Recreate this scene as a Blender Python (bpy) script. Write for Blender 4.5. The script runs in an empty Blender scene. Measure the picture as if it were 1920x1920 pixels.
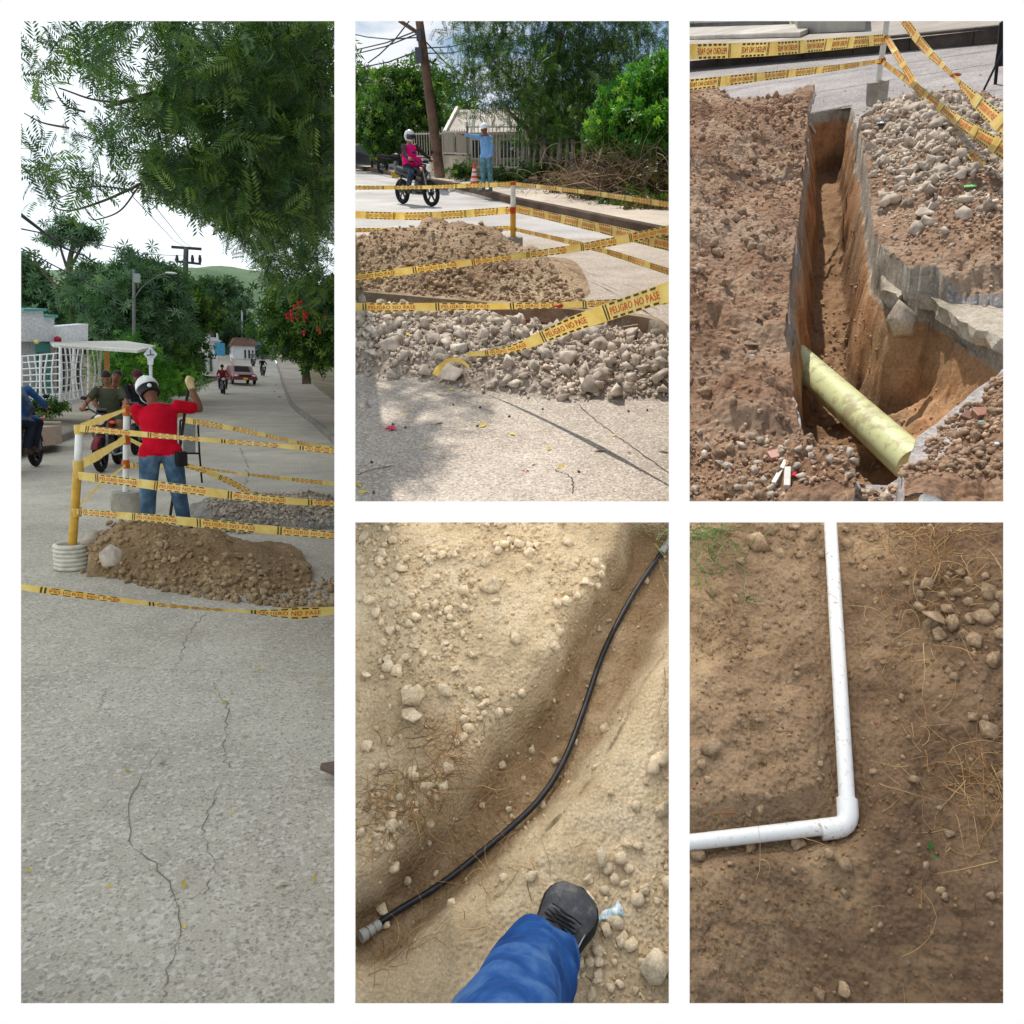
import bpy, bmesh, math, random
import numpy as np
from mathutils import Matrix, Vector

# ------------------------------------------------------------------ camera, sky, sun, exposure
SC = bpy.context.scene
COL = SC.collection
F_PX = 1440.0                       # focal length in pixels of a 1920 wide frame
CAM_PITCH = math.radians(20.0)      # camera looks 20 degrees down
cam_d = bpy.data.cameras.new("camera"); cam = bpy.data.objects.new("camera", cam_d); COL.objects.link(cam)
cam_d.sensor_width = 36.0; cam_d.lens = 36.0 * F_PX / 1920.0
cam_d.clip_start = 0.05; cam_d.clip_end = 2000.0
cam.location = (0, 0, 2.0); cam.rotation_euler = (math.radians(90) - CAM_PITCH, 0, 0)
SC.camera = cam
CAMM = Matrix.Translation((0, 0, 2.0)) @ Matrix.Rotation(math.radians(90) - CAM_PITCH, 4, 'X')
SUN_CAM = Vector((-0.15, 1.0, -0.06)).normalized()          # towards the sun, camera axes
SUN_W = (CAMM.to_3x3() @ SUN_CAM).normalized()
sun_el = math.asin(SUN_W.z); sun_az = math.atan2(SUN_W.x, SUN_W.y)
sl = bpy.data.lights.new("sun", 'SUN'); sl.energy = 4.6; sl.angle = math.radians(0.6); sl.color = (1.0, 0.95, 0.87)
so = bpy.data.objects.new("sun", sl); COL.objects.link(so)
so.rotation_euler = SUN_W.to_track_quat('Z', 'Y').to_euler(); so.location = (0, 0, 30)
W = bpy.data.worlds.new("World"); SC.world = W; W.use_nodes = True
wt = W.node_tree; wt.nodes.clear()
def wn(t, **k):
    n = wt.nodes.new(t)
    for a, b in k.items(): setattr(n, a, b)
    return n
sky = wn('ShaderNodeTexSky', sky_type='NISHITA', sun_disc=False); sky.sun_elevation = sun_el; sky.sun_rotation = sun_az
sky.air_density = 1.0; sky.dust_density = 0.5; sky.ozone_density = 1.6
tcw = wn('ShaderNodeTexCoord'); nz = wn('ShaderNodeTexNoise'); nz.inputs['Scale'].default_value = 5.2; nz.inputs['Detail'].default_value = 7; nz.inputs['Roughness'].default_value = 0.55
mp = wn('ShaderNodeMapping'); mp.inputs['Scale'].default_value = (1, 1, 2.4); mp.inputs['Location'].default_value = (0.35, 0.0, 0.2)
cr = wn('ShaderNodeValToRGB'); cr.color_ramp.elements[0].position = 0.47; cr.color_ramp.elements[1].position = 0.60
mixw = wn('ShaderNodeMix', data_type='RGBA'); mixw.inputs['B'].default_value = (9.5, 9.8, 10.2, 1)
bg = wn('ShaderNodeBackground'); bg.inputs['Strength'].default_value = 0.1; wo = wn('ShaderNodeOutputWorld')
L = wt.links.new
L(tcw.outputs['Generated'], mp.inputs['Vector']); L(mp.outputs[0], nz.inputs['Vector']); L(nz.outputs['Fac'], cr.inputs['Fac'])
L(cr.outputs['Color'], mixw.inputs['Factor']); L(sky.outputs[0], mixw.inputs['A']); L(mixw.outputs['Result'], bg.inputs['Color']); L(bg.outputs[0], wo.inputs['Surface'])
SC.view_settings.view_transform = 'Standard'; SC.view_settings.look = 'None'
SC.view_settings.exposure = 0.0; SC.view_settings.gamma = 1.0; SC.view_settings.use_curve_mapping = False
SC.cycles.use_denoising = True
SC.cycles.max_bounces = 6; SC.cycles.diffuse_bounces = 3; SC.cycles.transparent_max_bounces = 12

# ------------------------------------------------------------------ site frames
def nrm(v):
    v = np.array(v, float); return v / np.linalg.norm(v)
class Site:
    """A piece of ground with its own up direction; eye is at local (0,0,h)."""
    def __init__(s, vp, h, c):
        s.h = h
        s.U = -nrm((vp[0], vp[1], -F_PX))
        q = np.array((c[0] - 960, 960 - c[1], -F_PX), float)
        s.F = nrm(q - q.dot(s.U) * s.U); s.R = np.cross(s.F, s.U)
        s.B = np.column_stack((s.R, s.F, s.U))
        m = Matrix([list(s.B[0]) + [0], list(s.B[1]) + [0], list(s.B[2]) + [0], [0, 0, 0, 1]])
        s.MW = CAMM @ Matrix.Translation(Vector(-h * s.U)) @ m
    def ray(s, px, py): return nrm(s.B.T @ np.array((px - 960, 960 - py, -F_PX), float))
    def g(s, px, py, z=0.0):
        d = s.ray(px, py); return np.array((0, 0, s.h)) + d * ((z - s.h) / d[2])
    def at(s, px, py, y):
        d = s.ray(px, py); return np.array((0, 0, s.h)) + d * (y / d[1])
    def hit(s, px, py, fn, t0=0.5, t1=260.0):
        d = s.ray(px, py); t = t0; dt = 0.02
        while t < t1:
            p = np.array((0, 0, s.h)) + d * t
            if p[2] <= fn(p[0], p[1]): return p
            t += dt * max(1, t * 0.25)
        return p
    def proj(s, P):
        P = np.atleast_2d(np.array(P, float)) - np.array((0, 0, s.h)); q = P @ s.B.T
        return 960 + F_PX * q[:, 0] / -q[:, 2], 960 - F_PX * q[:, 1] / -q[:, 2], -q[:, 2]
S1 = Site((-313, -8400), 1.7, (333, 690))
S2 = Site((0, -2971), 1.55, (960, 490))
S3 = Site((450, -2222), 1.6, (1587, 490))
S4 = Site((0, -1350), 1.75, (960, 1430))
S5 = Site((420, -1250), 1.75, (1587, 1430))

# ------------------------------------------------------------------ noise (numpy)
def _h(ix, iy, sd):
    n = (ix.astype(np.int64) * 374761393 + iy.astype(np.int64) * 668265263 + sd * 982451653) & 0xffffffff
    n = ((n ^ (n >> 13)) * 1274126177) & 0xffffffff
    return ((n ^ (n >> 16)) & 0xffffff) / float(0xffffff)
def vnoise(x, y, sd=0):
    ix = np.floor(x); iy = np.floor(y); fx = x - ix; fy = y - iy
    u = fx * fx * fx * (fx * (fx * 6 - 15) + 10); v = fy * fy * fy * (fy * (fy * 6 - 15) + 10)
    a = _h(ix, iy, sd); b = _h(ix + 1, iy, sd); c = _h(ix, iy + 1, sd); d = _h(ix + 1, iy + 1, sd)
    return (a + (b - a) * u) * (1 - v) + (c + (d - c) * u) * v
def fbm(x, y, sd=0, o=4, g=0.5):
    x = np.asarray(x, float); y = np.asarray(y, float)
    s = 0; a = 1; t = 0
    for k in range(o):
        s = s + a * (vnoise(x + 17.3 * k, y - 9.1 * k, sd + k) * 2 - 1); t += a; a *= g; x = x * 2.03; y = y * 2.03
    return s / t
def clod(x, y, sd=0):
    """rounded lumps: 0..1, from nearest-feature distance"""
    x = np.asarray(x, float); y = np.asarray(y, float)
    ix = np.floor(x); iy = np.floor(y); best = np.full(np.shape(x), 9.0)
    for dx in (-1, 0, 1):
        for dy in (-1, 0, 1):
            cx = ix + dx; cy = iy + dy
            ax = cx + _h(cx, cy, sd); ay = cy + _h(cx, cy, sd + 7)
            r = 0.55 + 0.75 * _h(cx, cy, sd + 13)
            best = np.minimum(best, ((x - ax) ** 2 + (y - ay) ** 2) / (r * r))
    return np.sqrt(np.clip(1 - best, 0, 1))
def sstep(a, b, x):
    t = np.clip((np.asarray(x, float) - a) / (b - a), 0, 1); return t * t * (3 - 2 * t)

# ------------------------------------------------------------------ materials
def srgb(r, g, b):
    f = lambda c: c / 12.92 if c <= 0.04045 else ((c + 0.055) / 1.055) ** 2.4
    return (f(r / 255), f(g / 255), f(b / 255), 1.0)
class G:
    def __init__(s, name):
        s.m = bpy.data.materials.new(name); s.m.use_nodes = True; s.t = s.m.node_tree; s.t.nodes.clear()
    def n(s, t, ins=None, **kw):
        nd = s.t.nodes.new('ShaderNode' + t)
        for a, b in kw.items(): setattr(nd, a, b)
        for k, v in (ins or {}).items():
            sk = nd.inputs[k]
            if hasattr(v, 'links') or isinstance(v, bpy.types.NodeSocket): s.t.links.new(v, sk)
            else: sk.default_value = v
        return nd
    def ramp(s, fac, stops, interp='LINEAR'):
        r = s.n('ValToRGB', {'Fac': fac}); e = r.color_ramp; e.interpolation = interp
        while len(e.elements) < len(stops): e.elements.new(0.5)
        for el, (p, c) in zip(e.elements, stops):
            el.position = p; el.color = c if len(c) == 4 else tuple(c) + (1,)
        return r.outputs['Color']
    def mix(s, f, a, b, mode='MIX'):
        x = s.n('Mix', {'Factor': f}, data_type='RGBA', blend_type=mode)
        for k, v in (('A', a), ('B', b)):
            sk = [i for i in x.inputs if i.name == k and i.type == 'RGBA'][0]
            if isinstance(v, bpy.types.NodeSocket): s.t.links.new(v, sk)
            else: sk.default_value = v
        return [o for o in x.outputs if o.type == 'RGBA'][0]
    def noise(s, vec, scale, detail=4, rough=0.55, out='Fac'):
        return s.n('TexNoise', {'Vector': vec, 'Scale': scale, 'Detail': detail, 'Roughness': rough}).outputs[out]
    def vor(s, vec, scale, out='Distance', feature='F1', rnd=1.0):
        return s.n('TexVoronoi', {'Vector': vec, 'Scale': scale, 'Randomness': rnd}, feature=feature).outputs[out]
    def math(s, op, a, b=0.0, c=None):
        ins = {0: a, 1: b}
        if c is not None: ins[2] = c
        return s.n('Math', ins, operation=op).outputs[0]
    def bsdf(s, col, rough=0.8, spec=0.3, bump=None, bstr=0.3, bdist=0.01, metal=0.0, **ex):
        ins = {'Base Color': col, 'Roughness': rough, 'Specular IOR Level': spec, 'Metallic': metal}; ins.update(ex)
        if bump is not None: ins['Normal'] = s.n('Bump', {'Height': bump, 'Strength': bstr, 'Distance': bdist}).outputs[0]
        p = s.n('BsdfPrincipled', ins)
        s.n('OutputMaterial', {'Surface': p.outputs[0]}); return s.m
MC = {}
def plain(name, col, rough=0.6, spec=0.3, metal=0.0, var=0.12, scale=14, **ex):
    """paint, cloth, plastic: base colour with slight uneven wear and fine relief"""
    if name in MC: return MC[name]
    g = G(name); o = g.n('TexCoord').outputs['Object']; f = g.noise(o, scale, 5)
    dk = tuple(c * (1 - var * 2) for c in col[:3]) + (1,); lt = tuple(min(1, c * (1 + var)) for c in col[:3]) + (1,)
    c = g.ramp(f, [(0.3, dk), (0.55, col), (0.75, lt)])
    MC[name] = g.bsdf(c, rough, spec, g.noise(o, scale * 6, 3), 0.12, 0.004, metal, **ex); return MC[name]
def earth(name, stops, scale=3.0, bump=0.5, bscale=60, bdist=0.012, rough=0.95, tint=0.0, objrnd=0.0, patches=None, speck=None, crumb=0):
    if name in MC: return MC[name]
    g = G(name); o = g.n('TexCoord').outputs['Object']
    f = g.noise(o, scale, 8, 0.62); c = g.ramp(f, stops)
    f2 = g.noise(o, scale * 0.22, 3); c = g.mix(0.55, c, g.ramp(f2, [(0.3, (0.55, 0.55, 0.55, 1)), (0.7, (1.25, 1.25, 1.25, 1))]), 'MULTIPLY')
    fine = g.noise(o, bscale * 1.6, 6, 0.7)
    c = g.mix(0.6, c, g.ramp(fine, [(0.3, (0.45, 0.45, 0.46, 1)), (0.7, (1.45, 1.43, 1.4, 1))]), 'MULTIPLY')
    if patches:
        for (sc, lo, hi, colr, st) in patches:
            c = g.mix(g.math('MULTIPLY', g.ramp(g.noise(o, sc, 5), [(lo, (0, 0, 0, 1)), (hi, (1, 1, 1, 1))]), st), c, colr)
    if speck:
        for (sc, th, colr, st) in speck:
            cc = g.vor(o, sc, 'Color'); r = g.n('SeparateColor', {0: cc}).outputs[0]
            c = g.mix(g.math('MULTIPLY', g.math('GREATER_THAN', r, th), st), c, colr)
    if tint:
        a = g.n('Attribute', attribute_name='tint').outputs['Fac']
        c = g.mix(tint, c, g.ramp(a, [(0.0, (0.45, 0.44, 0.43, 1)), (1.0, (1.5, 1.47, 1.42, 1))]), 'MULTIPLY')
    if objrnd:
        a = g.n('ObjectInfo').outputs['Random']
        c = g.mix(objrnd, c, g.ramp(a, [(0.0, (0.55, 0.54, 0.53, 1)), (1.0, (1.4, 1.38, 1.34, 1))]), 'MULTIPLY')
    b = g.math('ADD', g.noise(o, bscale, 8, 0.75), g.math('MULTIPLY', g.noise(o, bscale * 0.3, 4), 1.2))
    if crumb: b = g.math('SUBTRACT', b, g.math('MULTIPLY', g.n('TexVoronoi', {'Vector': o, 'Scale': crumb}, feature='SMOOTH_F1').outputs['Distance'], 1.6))
    MC[name] = g.bsdf(c, rough, 0.15, b, bump, bdist); return MC[name]
def leafmat(name, c1, c2, c3, trans=0.35, rough=0.5):
    if name in MC: return MC[name]
    g = G(name); o = g.n('TexCoord').outputs['Object']; a = g.n('Attribute', attribute_name='tint').outputs['Fac']
    c = g.ramp(a, [(0.0, c1), (0.55, c2), (1.0, c3)])
    c = g.mix(0.5, c, g.ramp(g.noise(o, 0.9, 3), [(0.3, (0.6, 0.65, 0.6, 1)), (0.7, (1.3, 1.3, 1.15, 1))]), 'MULTIPLY')
    p = g.n('BsdfPrincipled', {'Base Color': c, 'Roughness': rough, 'Specular IOR Level': 0.35})
    t = g.n('BsdfTranslucent', {'Color': g.mix(1.0, c, (1.3, 1.5, 0.6, 1), 'MULTIPLY')})
    mx = g.n('MixShader', {0: trans, 1: p.outputs[0], 2: t.outputs[0]})
    g.n('OutputMaterial', {'Surface': mx.outputs[0]}); MC[name] = g.m; return g.m

# ------------------------------------------------------------------ mesh building
def mesh_np(name, V, faces, mats, mi=None, smooth=False, tint=None):
    """V (n,3); faces: list of (m,k) int arrays"""
    me = bpy.data.meshes.new(name); V = np.asarray(V, np.float32)
    me.vertices.add(len(V)); me.vertices.foreach_set('co', V.ravel())
    tot = sum(f.size for f in faces); npoly = sum(len(f) for f in faces)
    me.loops.add(tot); me.polygons.add(npoly)
    me.loops.foreach_set('vertex_index', np.concatenate([np.asarray(f, np.int32).ravel() for f in faces]))
    ls = []; st = 0
    for f in faces:
        k = f.shape[1]; ls.append(st + np.arange(len(f)) * k); st += f.size
    me.polygons.foreach_set('loop_start', np.concatenate(ls).astype(np.int32))
    if mi is not None: me.polygons.foreach_set('material_index', np.asarray(mi, np.int32))
    if smooth: me.polygons.foreach_set('use_smooth', np.ones(npoly, bool))
    for m in (mats if isinstance(mats, (list, tuple)) else [mats]): me.materials.append(m)
    if tint is not None:
        at = me.attributes.new('tint', 'FLOAT', 'POINT'); at.data.foreach_set('value', np.asarray(tint, np.float32))
    me.update(calc_edges=True); me.validate(); return me
def frames(P):
    P = [np.array(p, float) for p in P]; n = len(P); T = []
    for i in range(n):
        t = P[min(i + 1, n - 1)] - P[max(i - 1, 0)]; L_ = np.linalg.norm(t); T.append(t / L_ if L_ > 1e-9 else np.array((0, 0, 1.0)))
    a = np.array((0, 0, 1.0)) if abs(T[0][2]) < 0.9 else np.array((1.0, 0, 0))
    u = np.cross(a, T[0]); u /= np.linalg.norm(u); out = []
    for t in T:
        u = u - t * u.dot(t); l = np.linalg.norm(u); u = u / l if l > 1e-9 else nrm(np.cross((0.3, 0.5, 0.8), t)); out.append((u, np.cross(t, u)))
    return P, T, out
def rotz(a): c, s = math.cos(a), math.sin(a); return np.array(((c, -s, 0), (s, c, 0), (0, 0, 1.0)))
def rotx(a): c, s = math.cos(a), math.sin(a); return np.array(((1.0, 0, 0), (0, c, -s), (0, s, c)))
def roty(a): c, s = math.cos(a), math.sin(a); return np.array(((c, 0, s), (0, 1.0, 0), (-s, 0, c)))
class MB:
    def __init__(s): s.V = []; s.F = []; s.M = []
    def add(s, V, F, m=0):
        b = len(s.V); s.V.extend([tuple(map(float, v)) for v in V]); s.F.extend([[b + i for i in f] for f in F]); s.M.extend([m] * len(F)); return s
    def box(s, c, sz, R=None, m=0):
        h = np.array(sz, float) / 2; V = []
        for x, y, z in ((-1, -1, -1), (1, -1, -1), (1, 1, -1), (-1, 1, -1), (-1, -1, 1), (1, -1, 1), (1, 1, 1), (-1, 1, 1)):
            v = np.array((x, y, z)) * h
            if R is not None: v = R @ v
            V.append(v + np.array(c, float))
        return s.add(V, [(0, 3, 2, 1), (4, 5, 6, 7), (0, 1, 5, 4), (1, 2, 6, 5), (2, 3, 7, 6), (3, 0, 4, 7)], m)
    def bar(s, a, b, w, t=None, m=0, up=(0, 0, 1)):
        """box beam from a to b, w wide, t thick"""
        a = np.array(a, float); b = np.array(b, float); t = t or w; d = b - a; l = np.linalg.norm(d); d = d / l
        u = np.cross(d, up); ul = np.linalg.norm(u); u = u / ul if ul > 1e-6 else np.array((1.0, 0, 0)); v = np.cross(u, d)
        R = np.column_stack((u, d, v)); return s.box((a + b) / 2, (w, l, t), R, m)
    def tube(s, P, r, n=8, m=0, caps=True, flat=1.0):
        P, T, fr = frames(P); k = len(P); r = [r] * k if np.isscalar(r) else r; V = []
        for p, (u, v), rr in zip(P, fr, r):
            for j in range(n):
                a = 2 * math.pi * j / n; V.append(p + (u * math.cos(a) + v * math.sin(a) * flat) * rr)
        F = [(i * n + j, i * n + (j + 1) % n, (i + 1) * n + (j + 1) % n, (i + 1) * n + j) for i in range(k - 1) for j in range(n)]
        if caps: F += [tuple(range(n))[::-1], tuple((k - 1) * n + j for j in range(n))]
        return s.add(V, F, m)
    def lathe(s, prof, n=16, o=(0, 0, 0), R=None, m=0):
        V = []; k = len(prof)
        for r, z in prof:
            for j in range(n):
                a = 2 * math.pi * j / n; v = np.array((r * math.cos(a), r * math.sin(a), z))
                V.append((R @ v if R is not None else v) + np.array(o, float))
        F = [(i * n + j, i * n + (j + 1) % n, (i + 1) * n + (j + 1) % n, (i + 1) * n + j) for i in range(k - 1) for j in range(n)]
        F += [tuple(range(n))[::-1], tuple((k - 1) * n + j for j in range(n))]
        return s.add(V, F, m)
    def torus(s, R0, r0, o=(0, 0, 0), R=None, n=24, k=8, m=0, flat=1.0):
        V = []
        for i in range(n):
            a = 2 * math.pi * i / n
            for j in range(k):
                b = 2 * math.pi * j / k; rr = R0 + r0 * math.cos(b)
                v = np.array((rr * math.cos(a), rr * math.sin(a), r0 * flat * math.sin(b))); V.append((R @ v if R is not None else v) + np.array(o, float))
        F = [(i * k + j, ((i + 1) % n) * k + j, ((i + 1) % n) * k + (j + 1) % k, i * k + (j + 1) % k) for i in range(n) for j in range(k)]
        return s.add(V, F, m)
    def ell(s, c, rad, R=None, n=14, k=9, m=0, z0=-1.0):
        """ellipsoid; z0 > -1 cuts it off below"""
        V = []; a0 = math.asin(z0)
        for i in range(k + 1):
            e = a0 + (math.pi / 2 - a0) * i / k; ce, se = max(math.cos(e), 0.02), math.sin(e)
            for j in range(n):
                a = 2 * math.pi * j / n; v = np.array((ce * math.cos(a) * rad[0], ce * math.sin(a) * rad[1], se * rad[2]))
                V.append((R @ v if R is not None else v) + np.array(c, float))
        F = [(i * n + j, i * n + (j + 1) % n, (i + 1) * n + (j + 1) % n, (i + 1) * n + j) for i in range(k) for j in range(n)]
        F += [tuple(range(n))[::-1], tuple(k * n + j for j in range(n))]
        return s.add(V, F, m)
    def loft(s, rings, m=0, caps=True):
        n = len(rings[0]); V = [v for r in rings for v in r]; k = len(rings)
        F = [(i * n + j, i * n + (j + 1) % n, (i + 1) * n + (j + 1) % n, (i + 1) * n + j) for i in range(k - 1) for j in range(n)]
        if caps: F += [tuple(range(n))[::-1], tuple((k - 1) * n + j for j in range(n))]
        return s.add(V, F, m)
    def prism(s, poly, y0, y1, m=0, f=None):
        """polygon in x,z pulled from y0 to y1; f maps each vertex"""
        n = len(poly); V = [(x, y0, z) for x, z in poly] + [(x, y1, z) for x, z in poly]
        if f: V = [f(np.array(v)) for v in V]
        F = [tuple(range(n)), tuple(n + i for i in range(n))[::-1]] + [(i, n + i, n + (i + 1) % n, (i + 1) % n) for i in range(n)]
        return s.add(V, F, m)
    def xf(s, R=None, t=(0, 0, 0), sc=1.0):
        A = np.array(s.V) * sc
        if R is not None: A = A @ np.asarray(R).T
        s.V = [tuple(v) for v in A + np.array(t, float)]; return s
    def mesh(s, name, mats, smooth=False, bevel=0.0):
        me = bpy.data.meshes.new(name); me.from_pydata(s.V, [], s.F)
        for m in (mats if isinstance(mats, (list, tuple)) else [mats]): me.materials.append(m)
        me.polygons.foreach_set('material_index', s.M)
        bm = bmesh.new(); bm.from_mesh(me); bmesh.ops.recalc_face_normals(bm, faces=bm.faces)
        if bevel: bmesh.ops.bevel(bm, geom=bm.edges[:], offset=bevel, segments=2, profile=0.6, affect='EDGES', clamp_overlap=True)
        if smooth:
            for f in bm.faces: f.smooth = True
            for e in bm.edges:
                if len(e.link_faces) == 2 and e.calc_face_angle(0) > 0.7: e.smooth = False
        bm.to_mesh(me); bm.free(); return me
def tag(o, label=None, cat=None, group=None, kind=None):
    if label: o['label'] = label
    if cat: o['category'] = cat
    if group: o['group'] = group
    if kind: o['kind'] = kind
    return o
def ob(name, me, parent=None, MW=None):
    o = bpy.data.objects.new(name, me); COL.objects.link(o)
    if parent is not None: o.parent = parent
    if MW is not None: o.matrix_world = MW
    return o
def thing(name, label, cat, site, loc=(0, 0, 0), rz=0.0, group=None, sc=1.0, R=None):
    o = bpy.data.objects.new(name, None); COL.objects.link(o); o.empty_display_size = 0.1
    m = Matrix.Rotation(rz, 4, 'Z') if R is None else Matrix(R.tolist()).to_4x4()
    o.matrix_world = site.MW @ Matrix.Translation(Vector(loc)) @ m @ Matrix.Scale(sc, 4)
    return tag(o, label, cat, group)
def part(name, mb, mats, parent, smooth=False, bevel=0.0, label=None):
    o = ob(name, mb.mesh(name, mats, smooth, bevel), parent)
    if label: o['label'] = label
    return o
def single(name, mb, mats, site, label, cat, origin=None, group=None, smooth=False, bevel=0.0):
    """one-mesh thing whose vertices are in site coordinates"""
    A = np.array(mb.V)
    if origin is None: origin = np.array((A[:, 0].mean(), A[:, 1].mean(), A[:, 2].min()))
    mb.xf(None, -np.array(origin, float))
    o = ob(name, mb.mesh(name, mats, smooth, bevel)); o.matrix_world = site.MW @ Matrix.Translation(Vector(origin))
    return tag(o, label, cat, group)
def struct(name, mb_or_me, mats, site, smooth=False, kind='structure', label=None):
    me = mb_or_me.mesh(name, mats, smooth) if isinstance(mb_or_me, MB) else mb_or_me
    o = ob(name, me); o.matrix_world = site.MW; o['kind'] = kind
    if label: o['label'] = label
    return o
def copy_tree(o, parent=None):
    c = o.copy(); COL.objects.link(c); c.parent = parent
    for ch in list(o.children): copy_tree(ch, c)
    return c
def bez(P, n=24):
    """Catmull-Rom through the points"""
    P = [np.array(p, float) for p in P]; Q = [2 * P[0] - P[1]] + P + [2 * P[-1] - P[-2]]; out = []
    seg = max(2, n // (len(P) - 1))
    for i in range(1, len(Q) - 2):
        for k in range(seg):
            t = k / seg; a, b, c, d = Q[i - 1], Q[i], Q[i + 1], Q[i + 2]
            out.append(0.5 * ((2 * b) + (c - a) * t + (2 * a - 5 * b + 4 * c - d) * t * t + (3 * b - a - 3 * c + d) * t ** 3))
    out.append(P[-1]); return out

# ------------------------------------------------------------------ grids, stones
def grid_mesh(name, X, Y, Z, mats, smooth=True, mi=None, cut=None):
    """X,Y,Z 2-d arrays; cut: boolean of quads to leave out"""
    nr, nc = X.shape; V = np.stack((X, Y, Z), -1).reshape(-1, 3)
    i = np.arange(nr * nc).reshape(nr, nc); q = np.stack((i[:-1, :-1], i[:-1, 1:], i[1:, 1:], i[1:, :-1]), -1).reshape(-1, 4)
    if cut is not None: q = q[~cut.reshape(-1)]
    if mi is not None: mi = mi[:-1, :-1].reshape(-1) if cut is None else mi[:-1, :-1].reshape(-1)[~cut.reshape(-1)]
    return mesh_np(name, V, [q], mats, mi, smooth)
def clip_cut(site, X, Y, Z, rect):
    """quads of a grid that lie outside a site's own bounds"""
    x, y, d = site.proj(np.stack((X, Y, Z), -1).reshape(-1, 3)); x = np.where(d > 0.05, x, -9999).reshape(X.shape); y = y.reshape(X.shape)
    o = (x < rect[0]) | (x > rect[2]) | (y < rect[1]) | (y > rect[3])
    return o[:-1, :-1] & o[1:, :-1] & o[:-1, 1:] & o[1:, 1:]
def rock_np(seed, npts=16, flat=0.75, jag=0.25):
    """angular stone: convex hull of points on a squashed ball -> (V, tri)"""
    r = random.Random(seed); bm = bmesh.new()
    for _ in range(npts):
        v = Vector((r.gauss(0, 1), r.gauss(0, 1), r.gauss(0, 1))).normalized() * (1 - jag * r.random())
        bm.verts.new((v.x * (0.85 + 0.3 * r.random()), v.y * 0.85, v.z * flat))
    bmesh.ops.convex_hull(bm, input=bm.verts[:]); 
    bmesh.ops.delete(bm, geom=[v for v in bm.verts if not v.link_faces], context='VERTS')
    bmesh.ops.triangulate(bm, faces=bm.faces[:]); bm.verts.index_update()
    V = np.array([v.co[:] for v in bm.verts]); Fc = np.array([[v.index for v in f.verts] for f in bm.faces]); bm.free(); return V, Fc
ROCK_A = [rock_np(100 + k, 9 + k % 4, 0.62 + 0.05 * (k % 5), 0.42) for k in range(14)]      # broken, sharp
ROCK_B = [rock_np(300 + k, 16 + 2 * (k % 4), 0.74, 0.26) for k in range(12)]    # worn clods
def round_rock(seed, npts=11, flat=0.8, amp=0.045, cuts=2):
    """chunk: angular hull, subdivided and roughened"""
    V, Fc = rock_np(seed, npts, flat, 0.34); bm = bmesh.new(); vs = [bm.verts.new(v) for v in V]
    for f in Fc: bm.faces.new([vs[i] for i in f])
    bmesh.ops.subdivide_edges(bm, edges=bm.edges[:], cuts=cuts, use_grid_fill=True, smooth=0.0); bmesh.ops.triangulate(bm, faces=bm.faces[:]); bm.verts.index_update()
    A = np.array([v.co[:] for v in bm.verts]); Fc = np.array([[v.index for v in f.verts] for f in bm.faces]); bm.free()
    q = A * 2.3 + seed; n = fbm(q[:, 0] + q[:, 2] * 1.3, q[:, 1] - q[:, 2] * 0.9, seed, 3)
    return A * (1 + amp * 2.6 * n)[:, None], Fc
CLOD = [round_rock(500 + k) for k in range(8)]
def rnd_rots(n, rg, tilt=0.5):
    a = rg.uniform(0, 2 * np.pi, n); b = rg.normal(0, tilt, n); c = rg.normal(0, tilt, n)
    ca, sa, cb, sb, cc, sc_ = np.cos(a), np.sin(a), np.cos(b), np.sin(b), np.cos(c), np.sin(c)
    R = np.empty((n, 3, 3))
    R[:, 0, 0] = ca * cb; R[:, 0, 1] = ca * sb * sc_ - sa * cc; R[:, 0, 2] = ca * sb * cc + sa * sc_
    R[:, 1, 0] = sa * cb; R[:, 1, 1] = sa * sb * sc_ + ca * cc; R[:, 1, 2] = sa * sb * cc - ca * sc_
    R[:, 2, 0] = -sb; R[:, 2, 1] = cb * sc_; R[:, 2, 2] = cb * cc
    return R
def scatter_np(templates, P, S, rg, tilt=0.6):
    """many copies of template meshes in one array mesh -> V, tris, tint"""
    n = len(P); R = rnd_rots(n, rg, tilt); which = rg.integers(0, len(templates), n); Vs = []; Fs = []; Ts = []; base = 0
    tn = rg.random(n)
    for k, (tv, tf) in enumerate(templates):
        ids = np.where(which == k)[0]
        if not len(ids): continue
        v = np.einsum('nij,vj->nvi', R[ids], tv) * S[ids][:, None, None] + P[ids][:, None, :]
        f = tf[None] + (np.arange(len(ids)) * len(tv))[:, None, None] + base
        Vs.append(v.reshape(-1, 3)); Fs.append(f.reshape(-1, tf.shape[1])); Ts.append(np.repeat(tn[ids], len(tv))); base += len(ids) * len(tv)
    return np.concatenate(Vs), np.concatenate(Fs), np.concatenate(Ts)
def in_rect(site, P, rect):
    x, y, d = site.proj(P); return (d > 0.05) & (x > rect[0]) & (x < rect[2]) & (y > rect[1]) & (y < rect[3])
def stuff_stones(name, templates, P, S, mat, site, label, rg, tilt=0.6, cat=None, rect=None):
    P = np.asarray(P, float); S = np.asarray(S, float)
    if rect is not None: k = in_rect(site, P, rect); P = P[k]; S = S[k]
    V, Fc, t = scatter_np(templates, np.asarray(P, float), np.asarray(S, float), rg, tilt)
    o = ob(name, mesh_np(name, V, [Fc], mat, tint=t)); o.matrix_world = site.MW; o['kind'] = 'stuff'; o['label'] = label
    if cat: o['category'] = cat
    return o
_tm = {}
def tmesh(V, Fc, name, mat):
    k = (id(V), mat.name)
    if k not in _tm: _tm[k] = mesh_np(name, V, [Fc], mat)
    return _tm[k]
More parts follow.
